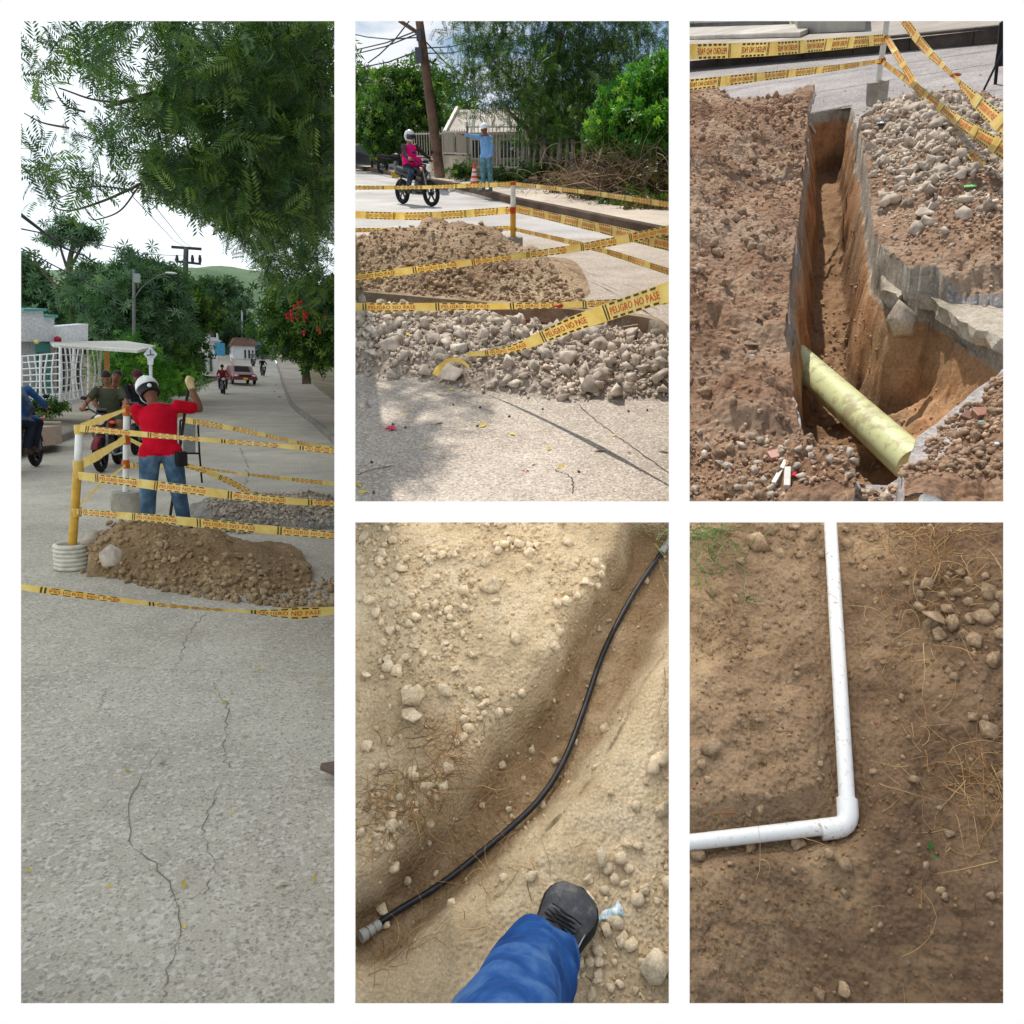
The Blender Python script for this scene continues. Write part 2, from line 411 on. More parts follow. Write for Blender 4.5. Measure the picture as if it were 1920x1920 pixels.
def stone_things(name, templates, P, S, mat, site, label, cat, group, rg, tilt=0.6):
    """each stone its own object; shared mesh data"""
    R = rnd_rots(len(P), rg, tilt)
    for i in range(len(P)):
        V, Fc = templates[int(rg.integers(0, len(templates)))]
        o = ob(name, tmesh(V, Fc, name, mat))
        m = Matrix([list(R[i][k] * S[i]) + [float(P[i][k])] for k in range(3)] + [[0, 0, 0, 1]])
        o.matrix_world = site.MW @ m; tag(o, label(P[i], S[i]) if callable(label) else label, cat, group)

def near_label(site, base, anchors):
    """label that names the landmark a stone lies nearest to"""
    def f(p, s):
        x, y, d = site.proj(p); return base + ' ' + min(anchors, key=lambda a: (a[0] - x[0]) ** 2 + (a[1] - y[0]) ** 2)[2]
    return f
# ------------------------------------------------------------------ caution tape with print
_txt = {}
def text_np(body, bold=0.012):
    if body in _txt: return _txt[body]
    cu = bpy.data.curves.new('print', 'FONT'); cu.body = body; cu.size = 1.0; cu.resolution_u = 2; cu.offset = bold; cu.space_character = 1.08
    o = bpy.data.objects.new('print', cu); COL.objects.link(o)
    bpy.context.view_layer.update()
    me = bpy.data.meshes.new_from_object(o.evaluated_get(bpy.context.evaluated_depsgraph_get()))
    V = np.array([v.co[:] for v in me.vertices]); me.calc_loop_triangles(); Fc = np.array([t.vertices[:] for t in me.loop_triangles])
    bpy.data.objects.remove(o); bpy.data.meshes.remove(me); bpy.data.curves.remove(cu)
    V[:, 0] -= V[:, 0].min(); V[:, 1] -= V[:, 1].min(); _txt[body] = (V[:, :2] / V[:, 1].max(), Fc); return _txt[body]
def tapemat():
    if 'tape' in MC: return MC['tape']
    g = G('yellow_plastic_film'); o = g.n('TexCoord').outputs['Object']
    c = g.ramp(g.noise(o, 9, 3), [(0.3, srgb(230, 188, 84)), (0.7, srgb(248, 224, 138))])
    p = g.n('BsdfPrincipled', {'Base Color': c, 'Roughness': 0.38, 'Specular IOR Level': 0.5, 'Normal': g.n('Bump', {'Height': g.noise(o, 40, 3), 'Strength': 0.25, 'Distance': 0.004}).outputs[0]})
    t = g.n('BsdfTranslucent', {'Color': c}); mx = g.n('MixShader', {0: 0.4, 1: p.outputs[0], 2: t.outputs[0]})
    g.n('OutputMaterial', {'Surface': mx.outputs[0]}); MC['tape'] = g.m; return g.m
def tape(site, P, label, width=0.075, wv=None, mirror=False, phase=0.1, pitch=0.62, text=True, twist=None, group='yellow caution tapes', name='caution_tape', fold=None, n=40):
    """P: points along the tape middle. wv: width direction(s). twist: list of angles along it. fold: width factors"""
    C = np.array(bez(P, n)) if len(P) > 2 else np.array([np.array(P[0]) + (np.array(P[1]) - np.array(P[0])) * t for t in np.linspace(0, 1, n)])
    k = len(C); d = np.linalg.norm(np.diff(C, axis=0), axis=1); s = np.concatenate(([0], np.cumsum(d))); Lt = s[-1]
    T = np.gradient(C, axis=0); T /= np.linalg.norm(T, axis=1)[:, None]
    w0 = np.array((0, 0, 1.0)) if wv is None else np.array(wv, float)
    Wd = w0 - (T @ w0)[:, None] * T; Wd /= np.linalg.norm(Wd, axis=1)[:, None]
    rr = random.Random(int(abs(C[0].sum()) * 977) % 9999)
    tw = np.interp(np.linspace(0, 1, k), np.linspace(0, 1, len(twist)), twist) if twist else np.zeros(k)
    tw = tw + 0.16 * np.sin(s * 3.1 + rr.uniform(0, 6)) + 0.1 * np.sin(s * 8.3 + rr.uniform(0, 6))
    Nn = np.cross(T, Wd); Wd = Wd * np.cos(tw)[:, None] + Nn * np.sin(tw)[:, None]; Nn = np.cross(T, Wd)
    ff = np.interp(np.linspace(0, 1, k), np.linspace(0, 1, len(fold)), fold) if fold else np.ones(k)
    O = C[k // 2].copy(); O[2] = C[:, 2].min()
    def at(u, v, lift):
        u = np.clip(u, 0, Lt); f = lambda A: np.stack([np.interp(u, s, A[:, j]) for j in range(3)], -1)
        return f(C) + f(Wd) * (v * np.interp(u, s, ff))[:, None] + f(Nn) * np.asarray(lift + 0.0).reshape(-1, 1) - O
    rows = 5; vv = np.linspace(-0.5, 0.5, rows) * width
    V = np.concatenate([at(s, np.full(k, v), 0.012 * width * math.sin(9 * j)) for j, v in enumerate(vv)])
    idx = np.arange(rows * k).reshape(rows, k); q = np.stack((idx[:-1, :-1], idx[:-1, 1:], idx[1:, 1:], idx[1:, :-1]), -1).reshape(-1, 4)
    o = ob(name, mesh_np(name, V, [q], tapemat(), smooth=True)); o.matrix_world = site.MW @ Matrix.Translation(Vector(O))
    tag(o, label, 'tape', group)
    if not text: return o
    red = plain('tape_red_print', srgb(214, 84, 22), 0.5); blk = plain('tape_dark_print', srgb(84, 62, 20), 0.5)
    tv, tf = text_np('PELIGRO NO PASE'); hgt = width * 0.42; ar = tv[:, 0].max(); tl = 0.40 * pitch / 0.62; sx = tl / ar
    off = phase * pitch - pitch
    while off < Lt:
        if off > -tl * 0.98 and off < Lt - 0.03:
            for sgn in (1, -1):
                pass
            us = off + 0.05 + tv[:, 0] * sx if not mirror else off + 0.05 + tl - tv[:, 0] * sx
            ctr = us[tf].mean(1); keep = (ctr > 0.01) & (ctr < Lt - 0.01); Fk = tf[keep]
            if len(Fk) > 30:
                for lift in (0.0016,):
                    Vt = np.concatenate((at(us, (tv[:, 1] - 0.5) * hgt, lift), at(us, (tv[:, 1] - 0.5) * hgt, -lift)))
                    ob('lettering', mesh_np('lettering', Vt, [np.concatenate((Fk, Fk[:, ::-1] + len(tv)))], red), o)
            bx = []
            for b in (0.0, 0.022):
                bb = off + b if not mirror else off + tl + 0.1 - b; bx.append((bb, bb + 0.011, -0.46, 0.46))
            for j in range(6):
                a = off + 0.06 + j * tl / 6
                for lo, hi in ((0.34, 0.46), (-0.46, -0.34)): bx.append((a, a + tl * 0.105, lo, hi))
            Vb = []; Fb = []
            for (a, b, lo, hi) in bx:
                if a < 0.004 or b > Lt - 0.004: continue
                for lift in (0.0015, -0.0015):
                    c0 = len(Vb); uu = np.array((a, b, b, a)); v4 = np.array((lo, lo, hi, hi)) * width
                    Vb.extend(at(uu, v4, lift)); Fb.append([c0, c0 + 1, c0 + 2, c0 + 3])
            if Vb: ob('edge_marks', mesh_np('edge_marks', np.array(Vb), [np.array(Fb)], blk), o)['kind'] = 'stuff'
        off += pitch
    return o
# ------------------------------------------------------------------ added glowing border board with five openings, added sun diffuser
class CamFrame: MW = CAMM
def cpt(px, py, d): return np.array(((px - 960) / F_PX * d, (960 - py) / F_PX * d, -d))
def build_board():
    d0, d1 = 0.30, 0.306
    xs = [-90, 39.5, 627, 666.3, 1254, 1293, 1881, 2010]; ys = [-90, 39.5, 940, 979.5, 1881, 2010]
    holes = {(1, 1), (1, 2), (1, 3), (3, 1), (3, 3), (5, 1), (5, 3)}
    rects = [(39.5, 39.5, 627, 1881), (666.3, 39.5, 1254, 940), (1293, 39.5, 1881, 940), (666.3, 979.5, 1254, 1881), (1293, 979.5, 1881, 1881)]
    mb = MB(); back = MB()
    for i in range(7):
        for j in range(5):
            if (i, j) in holes: continue
            mb.add([cpt(xs[i], ys[j + 1], d0), cpt(xs[i + 1], ys[j + 1], d0), cpt(xs[i + 1], ys[j], d0), cpt(xs[i], ys[j], d0)], [(0, 1, 2, 3)])
            e = 5
            x0 = xs[i] + (e if (i - 1, j) in holes else 0); x1 = xs[i + 1] - (e if (i + 1, j) in holes else 0)
            y0 = ys[j] + (e if (i, j - 1) in holes else 0); y1 = ys[j + 1] - (e if (i, j + 1) in holes else 0)
            back.add([cpt(x0, y1, d1), cpt(x0, y0, d1), cpt(x1, y0, d1), cpt(x1, y1, d1)], [(0, 1, 2, 3)])
    for (a, b, c, d) in rects:
        e = 5; fr = [cpt(a, b, d0), cpt(c, b, d0), cpt(c, d, d0), cpt(a, d, d0)]; bk = [cpt(a - e, b - e, d1), cpt(c + e, b - e, d1), cpt(c + e, d + e, d1), cpt(a - e, d + e, d1)]
        back.add(fr + bk, [(k, (k + 1) % 4, 4 + (k + 1) % 4, 4 + k) for k in range(4)])
    g = G('glowing_border_white'); em = g.n('Emission', {'Color': (1, 1, 1, 1), 'Strength': 1.0}); g.n('OutputMaterial', {'Surface': em.outputs[0]})  # added border board glows by itself, no lamp behind it
    t = thing('border_board', 'added self-glowing white border board with five rectangular openings', 'display board', CamFrame, (0, 0, -d0))
    mb.xf(None, (0, 0, d0)); back.xf(None, (0, 0, d0))
    part('front_panel', mb, g.m, t); part('backing', back, plain('board_backing', (0.75, 0.75, 0.75, 1), 0.7), t)
build_board()
def build_cloth():  # unseen sheet added to block and soften the sun on the lower sites
    g = G('white_diffuser_cloth'); o = g.n('TexCoord').outputs['Object']; wv = g.n('TexWave', {'Vector': o, 'Scale': 300.0}).outputs['Fac']
    c = g.ramp(wv, [(0.2, (0.93, 0.93, 0.92, 1)), (0.8, (0.98, 0.98, 0.97, 1))])
    t = g.n('BsdfTranslucent', {'Color': c}); d = g.n('BsdfDiffuse', {'Color': c}); tr = g.n('BsdfTransparent', {'Color': (1, 0.98, 0.95, 1)})
    mx = g.n('MixShader', {0: 0.1, 1: t.outputs[0], 2: d.outputs[0]}); m2 = g.n('MixShader', {0: 0.18, 1: mx.outputs[0], 2: tr.outputs[0]})
    g.n('OutputMaterial', {'Surface': m2.outputs[0]})
    mb = MB(); P = [cpt(645, 960, 0.36), cpt(1960, 960, 0.36), cpt(2060, 960, 2.15), cpt(1300, 960, 2.3), cpt(1270, 960, 2.9), cpt(645, 960, 2.9)]
    mb.add(P, [(0, 1, 2, 3, 4, 5)]); mb.add([P[0], P[5], cpt(645, 1960, 2.4), cpt(645, 1960, 0.36)], [(0, 1, 2, 3)]); single('added_diffuser', mb, g.m, CamFrame, 'added unseen white cloth softening the sun over the hand-dug trenches', 'cloth', origin=P[0])
build_cloth()
# ------------------------------------------------------------------ shared ground tools
def poly_dist(X, Y, poly, closed=True):
    """distance to polyline, nearest segment id and inside mask"""
    P = np.array(poly, float); n = len(P); best = np.full(X.shape, 1e9); sid = np.zeros(X.shape, int); ins = np.zeros(X.shape, bool)
    for i in range(n if closed else n - 1):
        a = P[i]; b = P[(i + 1) % n]; d = b - a; L2 = d.dot(d) + 1e-12
        t = np.clip(((X - a[0]) * d[0] + (Y - a[1]) * d[1]) / L2, 0, 1)
        dd = np.hypot(X - a[0] - t * d[0], Y - a[1] - t * d[1]); m = dd < best; best = np.where(m, dd, best); sid = np.where(m, i, sid)
        if closed:
            c = ((a[1] > Y) != (b[1] > Y)) & (X < (b[0] - a[0]) * (Y - a[1]) / (b[1] - a[1] + 1e-12) + a[0]); ins ^= c
    return best, sid, ins
class HF:
    """height field lookup"""
    def __init__(s, x0, y0, st, Z): s.x0, s.y0, s.st, s.Z = x0, y0, st, Z
    def __call__(s, x, y):
        fx = np.clip((np.asarray(x) - s.x0) / s.st, 0, s.Z.shape[1] - 1.001); fy = np.clip((np.asarray(y) - s.y0) / s.st, 0, s.Z.shape[0] - 1.001)
        i = fx.astype(int); j = fy.astype(int); u = fx - i; v = fy - j; Z = s.Z
        return (Z[j, i] * (1 - u) + Z[j, i + 1] * u) * (1 - v) + (Z[j + 1, i] * (1 - u) + Z[j + 1, i + 1] * u) * v
def strands(P0, D, Ln, rad, rg, curl=0.6, seg=6, droop=0.0, hf=None):
    """thin bent stems -> V, quads, tint (triangular section)"""
    n = len(P0); D = D / np.linalg.norm(D, axis=1)[:, None]; P = P0.copy(); rows = []
    ax = rg.normal(size=(n, 3)); ax -= (ax * D).sum(1)[:, None] * D; ax /= np.linalg.norm(ax, axis=1)[:, None]
    k = rg.normal(0, curl, n)
    for i in range(seg + 1):
        s = np.cross(D, ax); r = rad * (1 - 0.75 * i / seg)
        for j in range(3):
            a = 2 * math.pi * j / 3; rows.append(P + (ax * math.cos(a) + s * math.sin(a)) * np.asarray(r).reshape(-1, 1))
        P = P + D * (Ln / seg)[:, None]
        D = D + s * (k / seg)[:, None] + rg.normal(0, 0.12, (n, 3)); D[:, 2] -= droop / seg; D /= np.linalg.norm(D, axis=1)[:, None]
        if hf is not None: P[:, 2] = np.maximum(P[:, 2], hf(P[:, 0], P[:, 1]) + rad)
        ax -= (ax * D).sum(1)[:, None] * D; ax /= np.linalg.norm(ax, axis=1)[:, None]
    V = np.stack(rows, 1).reshape(-1, 3); m = 3 * (seg + 1); q = []
    for i in range(seg):
        for j in range(3): q.append((i * 3 + j, i * 3 + (j + 1) % 3, i * 3 + 3 + (j + 1) % 3, i * 3 + 3 + j))
    q = np.array(q)[None] + (np.arange(n) * m)[:, None, None]
    return V, q.reshape(-1, 4), np.repeat(rg.random(n), m)
def stuff_strands(name, site, label, mat, *a, **k):
    V, q, t = strands(*a, **k); o = ob(name, mesh_np(name, V, [q], mat, tint=t)); o.matrix_world = site.MW; o['kind'] = 'stuff'; o['label'] = label; return o
def tintmat(name, stops, rough=0.8):
    if name in MC: return MC[name]
    g = G(name); a = g.n('Attribute', attribute_name='tint').outputs['Fac']; MC[name] = g.bsdf(g.ramp(a, stops), rough, 0.2); return MC[name]
def in_frame(site, P, rect):
    x, y, d = site.proj(P); return (x > rect[0] - 15) & (x < rect[2] + 15) & (y > rect[1] - 15) & (y < rect[3] + 15)
RC4 = (650, 960, 1271, 1960); RC5 = (1275, 960, 1960, 1960)
STRAW = tintmat('dry_root_fibre', [(0.0, srgb(120, 88, 58)), (0.5, srgb(178, 138, 92)), (1.0, srgb(214, 182, 132))])

# ------------------------------------------------------------------ people
SKIN = plain('tan_skin', srgb(150, 100, 76), 0.55, var=0.06); SKIN2 = plain('brown_skin', srgb(128, 80, 58), 0.55, var=0.06)
HAIR = plain('black_hair', srgb(26, 22, 20), 0.6); DARKS = plain('black_leather', srgb(26, 25, 26), 0.6)
def denim(name, a, b, c):
    if name in MC: return MC[name]
    g = G(name); o = g.n('TexCoord').outputs['Object']; MC[name] = g.bsdf(g.ramp(g.noise(o, 7, 6, 0.6), [(0.3, a), (0.52, b), (0.75, c)]), 0.9, 0.1, g.noise(o, 18, 4), 0.5, 0.02); return MC[name]
def cloth(name, col, var=0.1):
    if name in MC: return MC[name]
    g = G(name); o = g.n('TexCoord').outputs['Object']; dk = tuple(c * (1 - var * 2.2) for c in col[:3]) + (1,)
    MC[name] = g.bsdf(g.ramp(g.noise(o, 6, 4), [(0.35, dk), (0.6, col)]), 0.9, 0.1, g.math('ADD', g.noise(o, 9, 4), g.math('MULTIPLY', g.noise(o, 3.5, 2), 1.5)), 0.6, 0.035); return MC[name]
def person(J, mats, site, loc, label, rz=0.0, sleeve=0.6, shorts=None, face=(0, -1, 0), hand=('grip', 'grip'), voxel=0.0135, group=None, loose=0.012, sc=1.0, longsleeve=False, gut=0.0, hem=-0.02):
    """J: joints in thing axes (hip/knee/ankle/toe/shoulder/elbow/wrist L,R, neck, head). mats: shirt pants skin shoe glove"""
    t = thing('person', label, 'person', site, loc, rz, group, sc)
    J = {k: np.array(v, float) for k, v in J.items()}; caps = []
    def cap(a, b, ra, rb, z): caps.append((np.array(a, float), np.array(b, float), ra, rb, z))
    SH, PA, SK, SO, GL = range(5)
    hc = (J['hL'] + J['hR']) / 2; sc_ = (J['sL'] + J['sR']) / 2; side = nrm(J['sR'] - J['sL']); hs = nrm(J['hR'] - J['hL'])
    mb = MB(); ax = nrm(sc_ - hc); fw = nrm(np.cross(side, ax))
    if fw.dot(np.array(face, float)) < 0: fw = -fw
    prof = [(-0.10, 0.130, 0.105, PA), (0.0, 0.168, 0.122, PA), (0.16, 0.160, 0.116 + gut, SH), (0.45, 0.160 + gut * 0.6, 0.118 + gut, SH), (0.75, 0.182, 0.128, SH), (0.93, 0.178, 0.112, SH), (1.05, 0.115, 0.085, SH), (1.12, 0.060, 0.060, SH)]
    rings = []; n = 20
    for (f, rx, ry, z) in prof:
        c = hc + (sc_ - hc) * f; s = nrm(hs * (1 - min(max(f, 0), 1)) + side * min(max(f, 0), 1)); fx = fw * 0.012 * math.sin(math.pi * f)
        rings.append([c + fx + s * rx * math.cos(a) + fw * ry * math.sin(a) for a in np.linspace(0, 2 * math.pi, n + 1)[:-1]])
    mb.loft(rings)
    for i in range(len(prof) - 1):
        a = hc + (sc_ - hc) * prof[i][0]; b = hc + (sc_ - hc) * prof[i + 1][0]
        for k in (-0.6, 0, 0.6): cap(a + side * prof[i][1] * k, b + side * prof[i + 1][1] * k, 0.105, 0.105, SH if prof[i][0] >= 0.0 else PA)
    ntor = len(caps)
    def limb(a, b, ra, rb, z): cap(a, b, ra, rb, z); mb.tube([a, (np.array(a) + b) / 2, b], [ra, (ra + rb) / 2, rb], 14); mb.ell(a, (ra, ra, ra), None, 12, 8); mb.ell(b, (rb, rb, rb), None, 12, 8)
    for q, s_ in (('L', -1), ('R', 1)):
        S_, E_, W_, H_, K_, A_, T_ = (J[k + q] for k in ('s', 'e', 'w', 'h', 'k', 'a', 't'))
        if longsleeve: limb(S_, E_, 0.064, 0.052, SH); limb(E_, E_ + (W_ - E_) * 0.93, 0.05, 0.038, SH); limb(E_ + (W_ - E_) * 0.9, W_, 0.03, 0.029, SK)
        else:
            m_ = S_ + (E_ - S_) * sleeve; limb(S_, m_, 0.068, 0.066, SH); limb(m_ - (E_ - S_) * 0.05, E_, 0.05, 0.044, SK); mid = E_ + (W_ - E_) * 0.35; limb(E_, mid, 0.043, 0.045, SK); limb(mid, W_, 0.044, 0.029, SK)
        ht = hand[0 if q == 'L' else 1]; zc = GL if ht == 'glove' else SK; d = nrm(W_ - E_); sd = nrm(np.cross(d, (0.3, 0.2, 1.0)))
        if ht is not None:
            kk = 1.25 if ht == 'glove' else 1.0; pal = W_ + d * 0.085; nr_ = np.cross(sd, d); limb(W_, pal, 0.031 * kk, 0.036 * kk, zc)
            for i in range(4):
                b0 = pal + sd * (-0.033 + 0.022 * i) * kk; ln = (0.036, 0.042, 0.040, 0.030)[i]
                if ht == 'point' or ht == 'open':
                    limb(b0, b0 + d * ln, 0.0105, 0.010, zc); limb(b0 + d * ln, b0 + d * ln * 1.9 + nr_ * 0.012, 0.0098, 0.008, zc)
                else:
                    k1 = b0 + d * ln * 0.8 + nr_ * 0.014; limb(b0, k1, 0.0115 * kk, 0.011 * kk, zc); limb(k1, k1 + nr_ * 0.032 - d * 0.012, 0.011 * kk, 0.0095 * kk, zc)
            th = W_ + d * 0.035 - sd * 0.03 * kk; limb(th, th + d * 0.035 - sd * 0.018 + nr_ * 0.015, 0.013 * kk, 0.010 * kk, zc)
        if shorts is None: limb(H_, K_, 0.092 + loose, 0.066 + loose, PA); limb(K_, A_ + (K_ - A_) * 0.12, 0.064 + loose, 0.052 + loose, PA); limb(A_ + (K_ - A_) * 0.14, A_, 0.045, 0.04, SO)
        else:
            m_ = H_ + (K_ - H_) * shorts; limb(H_, m_, 0.098, 0.092, PA); limb(m_, K_, 0.072, 0.06, SK); mid = K_ + (A_ - K_) * 0.35; limb(K_, mid, 0.056, 0.06, SK); limb(mid, A_, 0.058, 0.038, SK)
        d = nrm(T_ - A_); hl = A_ - d * 0.03 + np.array((0, 0, -0.045)); limb(A_ + np.array((0, 0, -0.01)), hl, 0.042, 0.04, SO); limb(hl, T_, 0.041, 0.034, SO)
        limb(J['h' + q] * 0.75 + hc * 0.25, J['h' + q], 0.11, 0.10, PA)
    hd = J['head']; nk = J['neck']; limb(nk - ax * 0.03, hd - (hd - nk) * 0.35, 0.058, 0.054, SK)
    hu = nrm(hd - nk); f0 = np.array(face, float); f0 = nrm(f0 - hu * f0.dot(hu)); r0 = np.cross(f0, hu); Rh = np.column_stack((r0, f0, hu))
    mb.ell(hd, (0.073, 0.092, 0.108), Rh, 18, 12); cap(hd - hu * 0.02, hd + hu * 0.04, 0.085, 0.085, SK); mb.ell(hd - hu * 0.055 + f0 * 0.025, (0.055, 0.06, 0.06), Rh, 14, 9); cap(hd - hu * 0.055 + f0 * 0.03, hd - hu * 0.05 + f0 * 0.03, 0.06, 0.06, SK)
    mb.tube([hd + f0 * 0.088 + hu * 0.012, hd + f0 * 0.106 - hu * 0.022], [0.010, 0.016], 8); mb.tube([hd + f0 * 0.083 - hu * 0.055 - r0 * 0.02, hd + f0 * 0.083 - hu * 0.055 + r0 * 0.02], 0.010, 8)
    for k in (-1, 1): mb.ell(hd + r0 * 0.074 * k - hu * 0.005, (0.014, 0.022, 0.032), Rh, 8, 6)
    me = mb.mesh('body_rough', []); o = bpy.data.objects.new('body_rough', me); COL.objects.link(o)
    rm = o.modifiers.new('r', 'REMESH'); rm.mode = 'VOXEL'; rm.voxel_size = voxel; sm = o.modifiers.new('s', 'SMOOTH'); sm.factor = 0.5; sm.iterations = 4
    bpy.context.view_layer.update(); me2 = bpy.data.meshes.new_from_object(o.evaluated_get(bpy.context.evaluated_depsgraph_get())); bpy.data.objects.remove(o); bpy.data.meshes.remove(me)
    npl = len(me2.polygons); C = np.empty(npl * 3); me2.polygons.foreach_get('center', C); C = C.reshape(-1, 3); best = np.full(npl, 1e9); z = np.zeros(npl, int)
    tors = np.zeros(npl, bool); fax = ((C - hc) @ (sc_ - hc)) / ((sc_ - hc) @ (sc_ - hc))
    for ci, (a, b, ra, rb, zz) in enumerate(caps):
        dv = b - a; tt = np.clip(((C - a) @ dv) / (dv @ dv + 1e-12), 0, 1); dd = np.linalg.norm(C - a - tt[:, None] * dv, axis=1) - (ra + (rb - ra) * tt); m_ = dd < best; best = np.where(m_, dd, best); z = np.where(m_, zz, z); tors = np.where(m_, (ci < ntor) | ((zz == PA) & (ra > 0.09)), tors)
    z = np.where(tors, np.where(fax > 1.07, SK, np.where(fax > hem, SH, PA)), z)
    me2.name = 'body'; me2.materials.clear()
    for k in ('shirt', 'pants', 'skin', 'shoe', 'glove'): me2.materials.append(mats.get(k, mats['skin']))
    me2.polygons.foreach_set('material_index', z.astype(np.int32)); me2.polygons.foreach_set('use_smooth', np.ones(npl, bool)); me2.update()
    ob('body', me2, t)
    e = MB()
    ey = plain('dark_eye', srgb(24, 18, 16), 0.3); lp = plain('lips', srgb(128, 70, 62), 0.5)
    for k in (-1, 1): part('eye', MB().ell(hd + r0 * 0.031 * k + f0 * 0.082 + hu * 0.012, (0.011, 0.008, 0.006), Rh, 8, 5), ey, t); part('eyebrow', MB().ell(hd + r0 * 0.032 * k + f0 * 0.086 + hu * 0.032, (0.020, 0.006, 0.005), Rh, 8, 4), HAIR, t)
    part('mouth', MB().ell(hd + f0 * 0.090 - hu * 0.055, (0.024, 0.007, 0.006), Rh, 10, 5), lp, t)
    return t, hd, Rh, fw
def add_hair(t, hd, Rh, kind='short'):
    m = MB(); m.ell(hd + Rh @ np.array((0, -0.010, 0.014)), (0.079, 0.097, 0.108), Rh @ rotx(0.5), 18, 8, z0=-0.05); part('hair', m, HAIR, t, True)
def add_helmet(t, hd, Rh, col, full=False, brim=True, suspension=False):
    m = MB()
    if full:
        m.ell(hd + Rh @ np.array((0, 0.005, 0.02)), (0.125, 0.142, 0.150), Rh, 22, 14, z0=-0.75); h = part('helmet', m, col, t, True)
        v = MB(); V = []
        for i in range(9):
            a = math.radians(-68 + 17 * i)
            for j in range(5):
                b = math.radians(-24 + 11 * j); V.append(hd + Rh @ np.array((0.128 * math.sin(a) * math.cos(b), 0.005 + 0.146 * math.cos(a) * math.cos(b), 0.02 + 0.153 * math.sin(b))))
        v.add(V, [(i * 5 + j, i * 5 + j + 1, (i + 1) * 5 + j + 1, (i + 1) * 5 + j) for i in range(8) for j in range(4)]); part('visor', v, plain('dark_visor', srgb(18, 18, 22), 0.15, 0.6), h, True)
    else:
        m.ell(hd + Rh @ np.array((0, -0.005, 0.035)), (0.112, 0.135, 0.125), Rh, 24, 10, z0=0.0); m.ell(hd + Rh @ np.array((0, -0.005, 0.035)), (0.02, 0.137, 0.132), Rh, 12, 10, z0=0.1)
        if brim: m.lathe([(0.11, -0.004), (0.138, -0.010), (0.140, -0.005), (0.112, 0.008)], 24, hd + Rh @ np.array((0, 0.012, 0.035)), Rh @ np.diag((0.95, 1.12, 1.0)))
        h = part('helmet', m, col, t, True)
        if suspension:
            m2 = MB(); m2.lathe([(0.104, -0.05), (0.108, -0.05), (0.108, 0.03), (0.104, 0.03)], 24, hd + Rh @ np.array((0, -0.005, 0.01)), Rh @ np.diag((0.92, 1.1, 1.0))); part('headband', m2, DARKS, h, True)
            m3 = MB(); m3.ell(hd + Rh @ np.array((0, -0.125, -0.005)), (0.022, 0.018, 0.022), Rh, 10, 6); part('ratchet_knob', m3, plain('white_knob', srgb(225, 225, 225), 0.4), h, True)
            m4 = MB(); m4.tube(bez([hd + Rh @ np.array((-0.095, 0.0, 0.0)), hd + Rh @ np.array((-0.085, 0.03, -0.08)), hd + Rh @ np.array((0.0, 0.07, -0.125))], 12), 0.006, 6); part('chin_strap', m4, plain('white_strap', srgb(215, 215, 210), 0.7), h, True)

